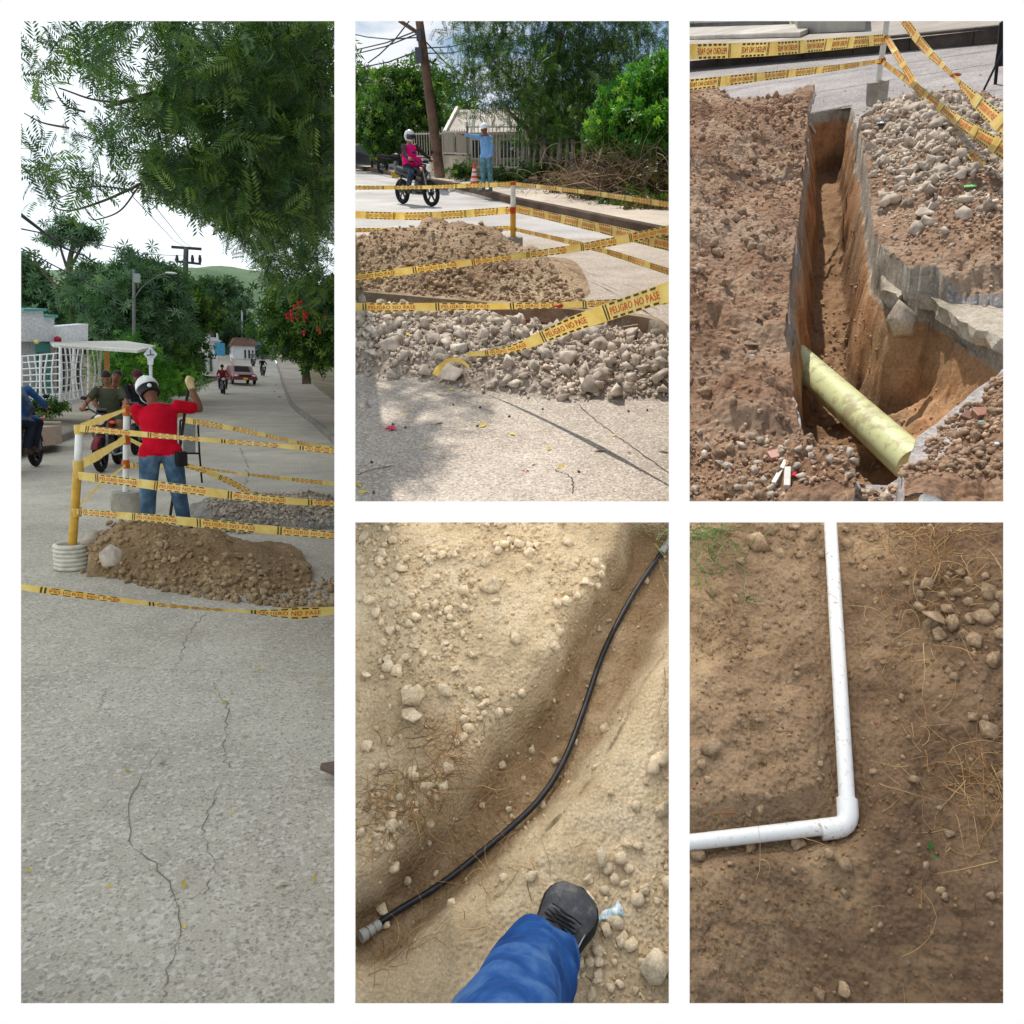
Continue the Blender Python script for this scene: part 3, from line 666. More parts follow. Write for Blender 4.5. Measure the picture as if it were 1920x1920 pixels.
# ------------------------------------------------------------------ motorcycle, forward = -y (towards the viewer), x to the right
def motorcycle(site, loc, rz, label, paint, group=None, sc=1.0, steer=0.0, name='motorcycle', sig=True):
    t = thing(name, label, 'motorcycle', site, loc, rz, group, sc); rub = plain('tyre_rubber', srgb(26, 25, 25), 0.85); mtl = plain('engine_alloy', srgb(120, 120, 122), 0.35, 0.5, 0.7); blk = plain('black_enamel', srgb(20, 20, 22), 0.35); chrome = plain('chrome_pipe', srgb(190, 190, 190), 0.2, 0.5, 0.9)
    Ry = roty(math.pi / 2); WB = 0.64; R0 = 0.245; wheels = []
    Rs = rotz(steer); piv = np.array((0, -0.46, 0.0)); st = lambda p: Rs @ (np.array(p, float) - piv) + piv
    for yy, front in ((-WB, True), (WB, False)):
        fx = (lambda m: m.xf(None, -piv).xf(Rs, piv)) if front else (lambda m: m)
        w = part('wheel', fx(MB().torus(R0, 0.052 if front else 0.06, (0, yy, 0.30), Ry, 30, 10)), rub, t, True)
        rm = MB(); rm.torus(R0 - 0.035, 0.018, (0, yy, 0.30), Ry, 28, 6, flat=1.5)
        for k in range(5):
            a = 2 * math.pi * k / 5 + 0.3
            for dx in (-0.012, 0.012): rm.bar((dx, yy, 0.30), (dx, yy + (R0 - 0.03) * math.cos(a), 0.30 + (R0 - 0.03) * math.sin(a)), 0.026, 0.012)
        rm.lathe([(0.045, -0.06), (0.045, 0.06)], 12, (0, yy, 0.30), Ry); part('rim', fx(rm), mtl if not front else blk, w)
    fk = MB()
    for s in (-1, 1): fk.tube([st((0.085 * s, -WB, 0.30)), st((0.085 * s, -WB + 0.10, 0.62)), st((0.085 * s, -WB + 0.18, 0.90))], [0.026, 0.022, 0.02], 10)
    part('fork', fk, mtl, t, True)
    m = MB(); V = []
    for i in range(9):
        a = math.radians(20 + 16 * i)
        for x, r in ((-0.06, 0.305), (-0.04, 0.325), (0.04, 0.325), (0.06, 0.305)): V.append(st((x, -WB - r * math.cos(a), 0.30 + r * math.sin(a))))
    m.add(V, [(i * 4 + j, i * 4 + j + 1, (i + 1) * 4 + j + 1, (i + 1) * 4 + j) for i in range(8) for j in range(3)]); part('mudguard', m, paint, t, True)
    ell = lambda c, r, R=None: MB().ell(c, r, R, 18, 12)
    part('fuel_tank', ell((0, -0.16, 0.80), (0.14, 0.27, 0.13), rotx(0.12)), paint, t, True); m = MB(); m.loft([[(0.11 * w * c, y, z + 0.045 * s) for c, s in ((-1, 0), (-.8, 1), (.8, 1), (1, 0), (.8, -1), (-.8, -1))] for y, z, w in ((0.02, 0.79, 0.8), (0.2, 0.78, 1.1), (0.45, 0.80, 1.2), (0.74, 0.84, 0.95), (0.82, 0.86, 0.5))]); part('seat', m, DARKS, t, True)
    m = MB(); m.loft([[(0.09 * w * c, y, z + 0.07 * s) for c, s in ((-1, 0), (-.7, 1), (.7, 1), (1, 0), (.7, -1), (-.7, -1))] for y, z, w in ((0.1, 0.66, 1.1), (0.45, 0.70, 1.2), (0.80, 0.78, 0.9), (0.92, 0.82, 0.4))]); part('side_panel', m, paint, t, True)
    m = MB(); m.lathe([(0.09, 0), (0.10, 0.02), (0.10, 0.13), (0.09, 0.15)], 16, (0.0, -0.10, 0.42), rotx(0.3)); m.box((0, 0.05, 0.36), (0.22, 0.36, 0.18)); 
    for k in range(6): m.box((0, -0.13 - 0.012 * k, 0.44 + 0.03 * k), (0.20, 0.16, 0.010), rotx(0.3))
    part('engine', m, mtl, t, bevel=0.008); m = MB()
    m.tube([(0, -0.40, 0.86), (0, -0.30, 0.62), (0, -0.28, 0.34)], 0.025, 8); m.tube([(0, -0.40, 0.86), (0, 0.10, 0.72), (0, 0.5, 0.72), (0, 0.85, 0.80)], 0.024, 8); m.tube([(0, -0.28, 0.30), (0, 0.15, 0.27), (0, 0.30, 0.34)], 0.025, 8)
    for s in (-1, 1): m.tube([(0.09 * s, 0.28, 0.36), (0.10 * s, WB, 0.30)], 0.022, 8); m.tube([(0.10 * s, WB - 0.05, 0.34), (0.12 * s, 0.45, 0.70)], 0.022, 8); m.tube([(-0.28 * s, 0.08, 0.30), (0, 0.08, 0.28)], 0.014, 8)
    part('frame', m, blk, t, True); part('exhaust', MB().tube(bez([(0.06, -0.18, 0.45), (0.10, -0.25, 0.28), (0.13, 0.1, 0.26), (0.15, 0.35, 0.30), (0.16, 0.85, 0.40)], 20), [0.02] * 10 + [0.03] * 3 + [0.048] * (len(bez([(0, 0, 0), (0, 0, 1), (0, 0, 2), (0, 0, 3), (0, 0, 4)], 20)) - 13), 12), chrome, t, True)
    hb = MB().tube(bez([st((-0.36, -0.30, 1.02)), st((-0.22, -0.36, 1.04)), st((-0.06, -0.44, 0.96)), st((0.06, -0.44, 0.96)), st((0.22, -0.36, 1.04)), st((0.36, -0.30, 1.02))], 20), 0.014, 8); h = part('handlebar', hb, blk, t, True)
    for s in (-1, 1):
        part('grip', MB().tube([st((0.26 * s, -0.345, 1.035)), st((0.37 * s, -0.295, 1.02))], 0.02, 8), rub, h, True)
        if sig: part('mirror', MB().tube([st((0.22 * s, -0.37, 1.04)), st((0.27 * s, -0.40, 1.20))], 0.007, 6).ell(st((0.29 * s, -0.40, 1.23)), (0.055, 0.015, 0.035), None, 10, 6), blk, h, True); part('indicator', MB().ell(st((0.17 * s, -0.52, 0.84)), (0.05, 0.028, 0.028), None, 10, 7), plain('orange_indicator', srgb(236, 90, 24), 0.3, 0.5), t, True)
    hl = part('headlight', MB().ell(st((0, -0.54, 0.88)), (0.095, 0.09, 0.10), None, 16, 10), blk, t, True); part('lens', MB().ell(st((0, -0.605, 0.88)), (0.085, 0.045, 0.088), None, 16, 10), plain('headlight_glass', srgb(226, 222, 205), 0.1, 0.6), hl, True)
    part('instrument', MB().box(st((0, -0.46, 1.03)), (0.16, 0.08, 0.06), rotx(0.5)), blk, t, bevel=0.015); part('number_plate', MB().box((0, 0.95, 0.68), (0.2, 0.006, 0.14), rotx(-0.2)), plain('plate_yellow', srgb(220, 180, 50), 0.5), t)
    return t
def rider_joints(lean=0.0, seat=0.0, foot_l=None):
    y0 = 0.10 + seat
    return dict(hL=(-0.10, y0 + 0.05, 0.90), hR=(0.10, y0 + 0.05, 0.90), kL=(-0.21, y0 - 0.36, 0.80), kR=(0.21, y0 - 0.36, 0.80), aL=(-0.19, y0 - 0.10, 0.40), aR=(0.19, y0 - 0.10, 0.40), tL=(-0.21, y0 - 0.27, 0.34), tR=(0.21, y0 - 0.27, 0.34),
                sL=(-0.185, y0 - 0.03 + lean, 1.36), sR=(0.185, y0 - 0.03 + lean, 1.36), eL=(-0.30, y0 - 0.24, 1.16), eR=(0.30, y0 - 0.24, 1.16), wL=(-0.32, -0.26, 1.07), wR=(0.32, -0.26, 1.07), neck=(0, y0 - 0.03 + lean, 1.42), head=(0, y0 - 0.05 + lean, 1.57))
# ------------------------------------------------------------------ foliage
def leaf_tmpl(kind):
    if kind == 'sprig':      # seven leaves on a short twig
        V = []; F = []
        for i in range(7):
            a = i * 2.4; d = np.array((math.cos(a), math.sin(a), 0.35 + 0.1 * (i % 3))); d /= np.linalg.norm(d); s = nrm(np.cross(d, (0, 0, 1))); b = np.array((0, 0, 0.12 * i)); u = np.cross(s, d)
            k = len(V); V += [b, b + d * 0.5 + s * 0.2 + u * 0.05, b + d * 1.0 - u * 0.12, b + d * 0.5 - s * 0.2 + u * 0.05]; F.append((k, k + 1, k + 2, k + 3))
        return np.array(V), np.array(F)
    if kind == 'pinnate':    # drooping compound leaf
        V = []; F = []
        for i in range(8):
            f = 0.12 + 0.88 * i / 7; base = np.array((f, 0, -0.28 * f * f)); ln = 0.40 * (1 - 0.4 * abs(f - 0.45)) * (1 + 0.2 * math.sin(i * 2.1))
            for s in (-1, 1):
                d = nrm((0.62, s * 0.78, -0.35)); w = np.array((0.034, -s * 0.02, 0.0)); k = len(V); V += [base, base + d * ln * 0.5 + w, base + d * ln, base + d * ln * 0.45 - w]; F.append((k, k + 1, k + 2, k + 3))
        return np.array(V), np.array(F)
    if kind == 'frond':      # long narrow drooping leaves in a rosette
        V = []; F = []
        for i in range(9):
            a = i * 2.4; d = np.array((math.cos(a), math.sin(a), 0.5)); s = nrm(np.cross(d, (0, 0, 1))); k = len(V); e = 0.09
            V += [np.zeros(3), d * 0.5 + s * e, d * 1.0 + np.array((0, 0, -0.45)), d * 0.5 - s * e]; F.append((k, k + 1, k + 2, k + 3))
        return np.array(V), np.array(F)
    V = np.array(((0, 0, 0), (0.5, 0.24, 0.06), (1, 0, -0.05), (0.5, -0.24, 0.06))); return V, np.array(((0, 1, 2, 3),))
TM = {k: [leaf_tmpl(k)] for k in ('sprig', 'pinnate', 'frond', 'leaf')}
def crown_points(lobes, n_cl, per, rcl, rg, fill=0.5, floor=None):
    """clumped points in ellipsoid lobes; returns points"""
    w = np.array([l[1][0] * l[1][1] + l[1][2] * l[1][0] for l in lobes]); w = w / w.sum(); out = []
    for c in range(n_cl):
        l = lobes[rg.choice(len(lobes), p=w)]; v = rg.normal(size=3); v /= np.linalg.norm(v); r = fill + (1 - fill) * rg.random() ** 0.6; ctr = np.array(l[0]) + v * np.array(l[1]) * r
        m = rg.integers(max(1, int(per * 0.5)), int(per * 1.5) + 1); out.append(ctr + rg.normal(0, 1, (m, 3)) * rcl * rg.uniform(0.6, 1.3) * np.array((1, 1, 0.7)))
    P = np.concatenate(out)
    if floor is not None: P = P[P[:, 2] > floor]
    return P
def foliage_mesh(name, kind, P, size, mat, rg, tilt=1.2, keep=None, smoothtint=True):
    S = size * rg.uniform(0.65, 1.35, len(P)); V, Fc, t = scatter_np(TM[kind], P, S, rg, tilt); return mesh_np(name, V, [Fc], mat, tint=t)
def tree(name, site, base, label, trunk_pts, trunk_r, P, kind, size, mat, rg, bark, group=None, cat='tree', tilt=1.2, limbs=(), limb_r=0.05):
    t = thing(name, label, cat, site, base, 0, group); b = np.array(base, float)
    if trunk_pts is not None:
        q = [np.array(p) - b for p in trunk_pts]; k = bez(q, 14); tr = part('trunk', MB().tube(k, list(np.linspace(trunk_r, trunk_r * 0.5, len(k))), 9), bark, t, True)
        for lp in limbs:
            k = bez([np.array(p) - b for p in lp], 14); part('limb', MB().tube(k, list(np.linspace(limb_r, limb_r * 0.25, len(k))), 7), bark, tr, True)
    ob('crown', foliage_mesh('crown', kind, P - b, size, mat, rg, tilt), t); return t
BARK = earth('grey_brown_bark', [(0.3, srgb(74, 62, 50)), (0.7, srgb(120, 106, 90))], 6, 0.8, 40, 0.02); BARKP = earth('pale_blotched_bark', [(0.35, srgb(96, 88, 74)), (0.55, srgb(150, 142, 126)), (0.75, srgb(196, 190, 176))], 7, 0.6, 40, 0.01)
LF_DARK = leafmat('dark_green_leaf', srgb(30, 54, 22), srgb(60, 90, 38), srgb(104, 130, 62), 0.4); LF_MID = leafmat('mid_green_leaf', srgb(34, 62, 22), srgb(66, 102, 40), srgb(120, 146, 66), 0.35); LF_BRIGHT = leafmat('bright_green_leaf', srgb(40, 92, 28), srgb(80, 140, 48), srgb(140, 176, 72), 0.4)
LF_OVER = leafmat('canopy_leaf', srgb(26, 48, 22), srgb(52, 84, 36), srgb(112, 134, 58), 0.3); LF_GREY = leafmat('greyish_green_leaf', srgb(44, 72, 46), srgb(78, 112, 76), srgb(122, 150, 112), 0.3)
# ------------------------------------------------------------------ site 3: street trench seen from above with green sewer pipe
RC3 = (1273, 20, 1905, 957)
ROADC = earth('worn_road_concrete', [(0.25, srgb(136, 130, 128)), (0.5, srgb(160, 154, 152)), (0.75, srgb(178, 172, 168))], 2.2, 0.35, 60, 0.004, 0.9,
              speck=[(70, 0.80, srgb(196, 190, 182), 0.5), (55, 0.84, srgb(112, 106, 102), 0.5)])
KERBC = earth('weathered_kerb_concrete', [(0.25, srgb(120, 114, 106)), (0.5, srgb(152, 146, 136)), (0.75, srgb(176, 170, 160))], 2.5, 0.4, 45, 0.005, 0.9)
RUBM = earth('broken_concrete_chunk', [(0.25, srgb(158, 144, 130)), (0.5, srgb(196, 182, 167)), (0.75, srgb(219, 208, 194))], 1.6, 0.4, 5.0, 0.010, objrnd=0.35)
RUBG = earth('broken_concrete_gravel', [(0.25, srgb(166, 150, 134)), (0.5, srgb(198, 183, 166)), (0.75, srgb(219, 207, 191))], 12, 0.6, 80, 0.006, tint=0.32)
DIRTM = earth('dug_soil_clod', [(0.25, srgb(140, 112, 92)), (0.5, srgb(176, 148, 124)), (0.75, srgb(202, 180, 156))], 1.6, 0.9, 5.0, 0.008, objrnd=0.35)
DIRTG = earth('dug_soil_crumbs', [(0.25, srgb(136, 108, 88)), (0.5, srgb(172, 144, 120)), (0.75, srgb(200, 176, 150))], 12, 0.6, 80, 0.006, tint=0.5)
DIRT2 = earth('tan_heap_clod', [(0.25, srgb(150, 124, 98)), (0.5, srgb(184, 158, 130)), (0.75, srgb(208, 186, 158))], 1.6, 0.6, 5.0, 0.008, objrnd=0.35)
DIRT2G = earth('tan_heap_crumb', [(0.25, srgb(150, 124, 98)), (0.5, srgb(182, 156, 128)), (0.75, srgb(206, 184, 156))], 12, 0.6, 80, 0.006, tint=0.35)
PVCW = plain('white_pvc_post', srgb(228, 226, 218), 0.4, scale=8)
def site3():
    rg = np.random.default_rng(3); S = S3; g = S.g
    TP = [(1515, 213), (1598, 197), (1612, 290), (1632, 420), (1647, 515), (1690, 556), (1752, 562), (1880, 642), (1990, 705), (1990, 735), (1880, 690), (1792, 762), (1728, 815), (1704, 872), (1668, 908), (1600, 900), (1530, 868), (1496, 812), (1482, 700), (1476, 640), (1484, 540), (1502, 400), (1513, 290)]
    poly = np.array([g(*p)[:2] for p in TP])
    yl = [g(*p)[1] for p in TP[15:] + TP[:1]]; xl = [g(*p)[0] for p in TP[15:] + TP[:1]]
    cR = g(1752, 290); cD = g(1800, 480); cL = g(1330, 500)
    def H(X, Y):
        X = np.asarray(X, float); Y = np.asarray(Y, float); sc = np.maximum(Y, 2.5)
        w = 0.03 * fbm(X * 7, Y * 4, 5, 4); d, sid, ins = poly_dist(X + w, Y + w * 0.7, poly)
        xL = np.interp(Y, yl, xl); left = X < xL
        mound = 0.50 * sstep(-0.05, 1.2, (xL - X) * (1 + 0.15 * fbm(X * 2, Y, 2, 3))) * sstep(12.2, 9.6, Y - 0.6 * fbm(X * 1.2, Y * 0.2, 14, 2)) * sstep(2.3, 4.0, Y)
        mound = mound * (1 + 0.25 * fbm(X * 2.5, Y * 1.1, 9, 4))
        rub = 0.24 * np.exp(-(((X - cR[0] - 0.05) / 0.62) ** 2 + ((Y - cR[1]) / 1.9) ** 2) ** 1.3) * (1 + 0.3 * fbm(X * 4, Y * 2, 19, 3))
        drt = 0.16 * np.exp(-(((X - cD[0] - 0.15) / 0.55) ** 2 + ((Y - cD[1]) / 0.75) ** 2) ** 1.5)
        nearR = 0.10 * sstep(0.02, 0.35, d) * ((Y < 3.3) & (X > 0.2)); nearL = 0.03 * ((Y < 3.2) & (X < 0.15)) * sstep(0.0, 0.15, d)
        out = np.where(left, mound + nearL, rub + drt + nearR)
        soft = left | (~left & ((rub + drt + nearR) > 0.03))
        lum = clod(X * 9, Y * 5, 3) * 0.085 * sstep(0.45, 0.7, vnoise(X * 3, Y * 2, 71)) + clod(X * 19, Y * 11, 8) * 0.036 * (0.4 + vnoise(X * 4, Y * 3, 55)) + clod(X * 40, Y * 24, 18) * 0.016 + 0.02 * fbm(X * 14, Y * 9, 12, 4)
        out = out + np.where(soft, lum, 0.0)
        wide = (X > 0.28) & (Y < 4.6); pit = (Y < 4.1)
        wl = np.where(pit, 0.10, 0.115) * (1 + 0.55 * fbm(X * 7, Y * 5, 33, 4)); D = np.where(pit, 0.62, 0.74) - 0.28 * sstep(0.10, 0.62, X) * (Y < 4.6)
        slab = 0.12 * sstep(0.0, 0.012, d); rest = (D - 0.12) * sstep(0.012, 1.0, (d - 0.012) / wl)
        inn = -(slab + rest) + np.where(d > 0.02, 0.045 * fbm(X * 11, Y * 7, 22, 4) + 0.012 * clod(X * 20, Y * 12, 27) * (d > wl), 0)
        inn = inn + 0.12 * np.exp(-((X - 0.12) / 0.1) ** 2) * ((Y < 4.6) & (Y > 3.7)) * sstep(0.0, 0.2, d)
        return np.where(ins, inn, out), ins, soft
    hf = lambda x, y: H(x, y)[0]
    u = np.linspace(-0.275, 0.265, 430); yy = np.concatenate((np.geomspace(2.15, 12.6, 560),))
    U_, Y = np.meshgrid(u, yy); X = U_ * Y
    Z, ins, soft = H(X, Y)
    # base soil whose colour follows its layer: pale concrete slab above, orange clay below
    gm = G('layered_trench_soil'); o = gm.n('TexCoord').outputs['Object']; sz = gm.n('SeparateXYZ', {0: o}).outputs
    clay = gm.ramp(gm.noise(o, 3.0, 7, 0.6), [(0.3, srgb(150, 108, 74)), (0.5, srgb(194, 146, 106)), (0.7, srgb(210, 176, 140))])
    clay = gm.mix(gm.ramp(gm.noise(o, 1.1, 3), [(0.42, (0, 0, 0, 1)), (0.6, (1, 1, 1, 1))]), clay, srgb(168, 138, 108))
    pal = gm.ramp(gm.noise(o, 9, 6, 0.7), [(0.3, srgb(146, 134, 120)), (0.6, srgb(186, 176, 162))])
    lay = gm.ramp(gm.math('ADD', sz[2], gm.math('MULTIPLY', gm.noise(o, 6, 3), 0.05)), [(0.0, (0, 0, 0, 1)), (1.0, (1, 1, 1, 1))])
    zf = gm.n('MapRange', {0: gm.math('ADD', sz[2], gm.math('MULTIPLY', gm.noise(o, 8, 4), 0.06)), 1: -0.105, 2: -0.085}).outputs[0]
    zb = gm.n('MapRange', {0: gm.math('ADD', sz[2], gm.math('MULTIPLY', gm.noise(o, 5, 4), 0.16)), 1: -0.50, 2: -0.40}).outputs[0]
    c = gm.mix(zb, srgb(150, 120, 92), clay); c = gm.mix(zf, c, pal)
    c = gm.mix(gm.math('MULTIPLY', gm.ramp(gm.noise(o, 4.5, 5), [(0.5, (0, 0, 0, 1)), (0.64, (1, 1, 1, 1))]), 0.6), c, srgb(112, 84, 60)); c = gm.mix(0.7, c, gm.ramp(gm.noise(o, 60, 6, 0.7), [(0.3, (0.5, 0.5, 0.5, 1)), (0.7, (1.4, 1.4, 1.38, 1))]), 'MULTIPLY')
    gm.bsdf(c, 0.95, 0.1, gm.math('ADD', gm.noise(o, 40, 8, 0.75), gm.noise(o, 14, 4)), 0.8, 0.02)
    dirt = earth('dug_brown_soil', [(0.25, srgb(122, 92, 72)), (0.5, srgb(160, 128, 103)), (0.75, srgb(190, 164, 138))], 3.0, 0.8, 45, 0.02, crumb=38, patches=[(1.3, 0.5, 0.62, srgb(176, 158, 138), 0.45), (2.1, 0.55, 0.66, srgb(128, 94, 72), 0.55)])
    mi = np.where(ins, 1, np.where(soft, 0, 2))
    road3 = ROADC
    struct('street_trench_ground', grid_mesh('street_trench_ground', X, Y, Z, [dirt, gm.m, road3], True, mi, clip_cut(S, X, Y, Z, RC3)), None, S)
    # far road, kerb, pavement
    kb0, kb1 = g(1277, 129), g(1960, 74); kd = nrm(kb1 - kb0); kn = np.array((-kd[1], kd[0], 0.0))
    n0, n1 = S.at(1276, 960, 12.6)*0 + g(1276, 203), np.array((u[-1] * 12.6, 12.6, -0.004))
    a0 = kb0 + kn * 0.05; a1 = kb1 + kn * 0.2 + kd * 1.0
    a0[2] = a1[2] = -0.004; n0 = g(1276, 240); n0[2] = -0.012; n1 = g(1905, 160); n1[2] = -0.012; a0[2] = a1[2] = -0.004
    struct('road', MB().add([n0, n1, a1, a0], [(0, 1, 2, 3)]), ROADC, S)
    t = thing('kerb', 'concrete kerb with shade in its colour along the far side of the trench road', 'kerb', S, kb0); Lk = np.linalg.norm(kb1 - kb0); nseg = 7; R_ = np.column_stack((kd, kn, (0, 0, 1)))
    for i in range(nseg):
        part('kerb_stone', MB().box(kd * (Lk * (i + 0.5) / nseg) + kn * 0.08 + np.array((0, 0, 0.11)), (Lk / nseg - 0.012, 0.16, 0.24), R_), earth('kerb_shade_concrete', [(0.3, srgb(62, 54, 50)), (0.7, srgb(96, 86, 80))], 2.5, 0.4, 45, 0.005, 0.9), t, bevel=0.012)  # shade of the kerb face put into a darker concrete colour
    f = lambda q: kb0 + kd * q[0] + kn * q[1] + np.array((0, 0, q[2]))
    pv = MB(); pv.prism([(0, -0.15), (Lk + 1, -0.15), (Lk + 1, 0.195), (0, 0.195)], 0.165, 4.2, f=lambda q: f(q) - kd * 0); pv = MB(); qa = [S.hit(1262, b, lambda x, y: 0.195, 2, 80) for b in (118, 34)]; qb = [f((Lk + 1, 0.17, 0.195)), f((Lk + 1, 4.2, 0.195))]; pv.add([qa[0], qb[0], qb[1], qa[1]], [(0, 1, 2, 3)]); struct('pavement', pv, earth('pavement_concrete', [(0.3, srgb(156, 148, 138)), (0.7, srgb(184, 176, 166))], 1.5, 0.3, 40, 0.004), S)
    gr = MB(); gr.add([f((0.3, 4.2, 0.12)), f((Lk + 3, 4.2, 0.12)), f((Lk + 5, 30, 2.5)), f((7.5, 30, 2.5))], [(0, 1, 2, 3)]); struct('verge', gr, earth('dark_verge_soil', [(0.3, srgb(70, 64, 46)), (0.6, srgb(110, 100, 76)), (0.8, srgb(140, 128, 100))], 1.2, 0.8, 20, 0.03), S)  # dark mottled soil colour
    # doorstep ramp and step block on the pavement, placed from the picture
    def onpave(px, py, z=0.2): return S.hit(px, py, lambda x, y: z, 2, 60)
    conc = earth('pale_step_concrete', [(0.3, srgb(176, 170, 160)), (0.7, srgb(204, 198, 188))], 1.5, 0.3, 40, 0.004)
    q = [onpave(1278, 75, 0.2), onpave(1500, 70, 0.2), onpave(1515, 64, 0.2), onpave(1505, 54, 0.2), onpave(1278, 58, 0.2)]
    m = MB(); lo = [p for p in q]; hi = [p + np.array((0, 0, 0.10)) for p in q]; m.loft([lo, hi]); single('ramp_slab', m, conc, S, 'pale rounded concrete ramp slab on the far pavement left of the post', 'ramp', bevel=0.03)
    q = [onpave(1495, 64, 0.2), onpave(1622, 58, 0.2), onpave(1622, 30, 0.2), onpave(1480, 34, 0.2)]
    m = MB(); m.loft([q, [p + np.array((0, 0, 0.42)) for p in q]]); single('step_block', m, earth('grey_block_concrete', [(0.3, srgb(150, 146, 138)), (0.7, srgb(182, 178, 168))], 1.5, 0.3, 40, 0.004), S, 'low grey block wall beyond the ramp slab', 'wall', bevel=0.01)
    q = [onpave(1278, 52, 0.22), onpave(1480, 46, 0.22), onpave(1470, 24, 0.22), onpave(1278, 24, 0.22)]; m = MB(); m.loft([q, [p + np.array((0, 0, 0.12)) for p in q]])
    single('entrance_slab', m, earth('dark_entrance_concrete', [(0.3, srgb(112, 110, 110)), (0.7, srgb(138, 136, 134))], 1.5, 0.3, 40, 0.004), S, 'dark grey entrance slab behind the ramp', 'slab', bevel=0.01)
    n = 3200; a = rg.uniform(Lk * 0.52, Lk + 1, n); b = rg.uniform(4.0, 16, n); P0 = np.array([f((i, j, 0.12 + (j - 4.2) * 0.092)) for i, j in zip(a, b)])
    stuff_strands('verge_grass', S, 'dry grass and weeds on the verge beyond the far pavement', tintmat('verge_weed', [(0, srgb(64, 78, 38)), (0.5, srgb(112, 118, 66)), (1, srgb(168, 158, 112))]), P0, rg.normal(0, 0.6, (n, 3)) + np.array((0, 0, 0.8)), rg.uniform(0.15, 0.5, n), 0.012, rg, 1.2, 4, 0.6)
    # green sewer pipe
    p1 = g(1488, 668, -0.47); p2 = g(1716, 874, -0.40); c0 = (p1 + p2) / 2
    t = thing('sewer_pipe', 'pale green plastic sewer pipe crossing the open pit, dusted with soil', 'pipe', S, c0)
    gp = G('pale_green_pvc'); o = gp.n('TexCoord').outputs['Object']; z = gp.n('SeparateXYZ', {0: gp.n('NewGeometry').outputs['Normal']}).outputs
    nn = gp.noise(o, 16, 8, 0.7); dust = gp.ramp(gp.math('ADD', nn, gp.math('MULTIPLY', gp.noise(o, 3.0, 3), 0.6)), [(0.80, (0, 0, 0, 1)), (0.92, (1, 1, 1, 1))])
    gp.bsdf(gp.mix(gp.math('MULTIPLY', dust, 0.55), srgb(210, 214, 162), srgb(150, 126, 100)), 0.35, 0.5, nn, 0.1, 0.004)
    r = 0.088; part('pipe', MB().tube([p1 - c0, (p1 + p2) / 2 - c0, p2 - c0], r, 32), gp.m, t, True)
    dv = nrm(p2 - p1); sd = nrm(np.cross(dv, (0, 0, 1))); up = np.cross(sd, dv); m = MB(); Vd = []; ns = 60
    side = -sd if (-sd)[1] < 0 else sd
    for i in range(ns + 1):
        for k_ in range(9):
            aa = math.radians(-62 + 10 * k_); aa += 0.0; s = i / ns; wv_ = 0.6 + 0.9 * (vnoise(np.array(s * 9.0), np.array(k_ * 0.7), 4)); lift = -0.001 + 0.012 * max(0, math.sin(math.pi * k_ / 8)) * wv_ * (0.3 + vnoise(np.array(s * 30.0), np.array(k_ * 1.3), 9))
            Vd.append(p1 - c0 + (p2 - p1) * (0.12 + 0.86 * s) + (up * math.cos(aa) + side * math.sin(aa) * 1.0) * (r - 0.006 + lift + 0.004 * float(wv_ - 1)))
    m.add(Vd, [(i * 9 + k_, i * 9 + k_ + 1, (i + 1) * 9 + k_ + 1, (i + 1) * 9 + k_) for i in range(ns) for k_ in range(8)]); pass
    # boulder, slabs
    def chunk(px, py, rpx, z, label, name='concrete_block', mat=RUBM, flat=1.0, seed=1, rz=0.0, lst=ROCK_A):
        p = g(px, py, z); d = S.proj(p)[2][0]; rr = rpx / F_PX * d; V, Fc = lst[seed]; o = ob(name, mesh_np(name, V * rr, [Fc], mat)); o.matrix_world = S.MW @ Matrix.Translation(Vector(p)) @ Matrix.Rotation(rz, 4, 'Z'); tag(o, label, 'rubble')
    pb = g(1690, 598, -0.05); V, Fc = round_rock(712, 9, 1.0, 0.05, 3); o = ob('concrete_block', mesh_np('concrete_block', V * np.array((0.115, 0.11, 0.12)), [Fc], earth('block_stone', [(0.3, srgb(160, 144, 126)), (0.7, srgb(204, 190, 170))], 6, 0.7, 40, 0.01))); o.matrix_world = S.MW @ Matrix.Translation(Vector(pb)); tag(o, 'squared pale boulder wedged at the corner of the pit under the slab', 'rubble')
    def slab(pxs, z, th, label, wob=0.012):
        q = [g(a, b, z) for a, b in pxs]; q2 = []
        for i in range(len(q)):
            a, b = q[i], q[(i + 1) % len(q)]
            for s in (0, 0.2, 0.4, 0.6, 0.8): q2.append(a + (b - a) * s + rg.normal(0, wob, 3) * np.array((1, 1, 0.2)))
        m = MB(); m.loft([[p - np.array((0, 0, th)) + rg.normal(0, wob, 3) * np.array((1, 1, .3)) for p in q2], [p - np.array((0, 0, th * .5)) + rg.normal(0, wob, 3) * np.array((1, 1, .3)) for p in q2], q2]); single('broken_slab', m, earth('broken_slab_edge', [(0.3, srgb(150, 138, 122)), (0.5, srgb(186, 174, 156)), (0.7, srgb(204, 194, 178))], 6, 0.9, 35, 0.02), S, label, 'rubble')
    slab([(1648, 505), (1668, 498), (1700, 530), (1690, 556), (1664, 545)], 0.02, 0.08, 'small broken slab piece at the inner corner of the trench'); slab([(1692, 540), (1716, 522), (1752, 520), (1905, 596), (1905, 648), (1820, 608), (1756, 566)], 0.03, 0.075, 'long broken pavement slab edge along the right side of the pit')
    slab([(1298, 930), (1300, 905), (1362, 858), (1398, 800), (1412, 795), (1402, 850), (1368, 895), (1325, 935)], 0.05, 0.07, 'broken slab strip at the lower left by the dirt heap', 0.006); slab([(1440, 720), (1475, 690), (1490, 760), (1482, 800), (1455, 785)], 0.04, 0.1, 'upright slab fragment at the left lip of the pit', 0.006)
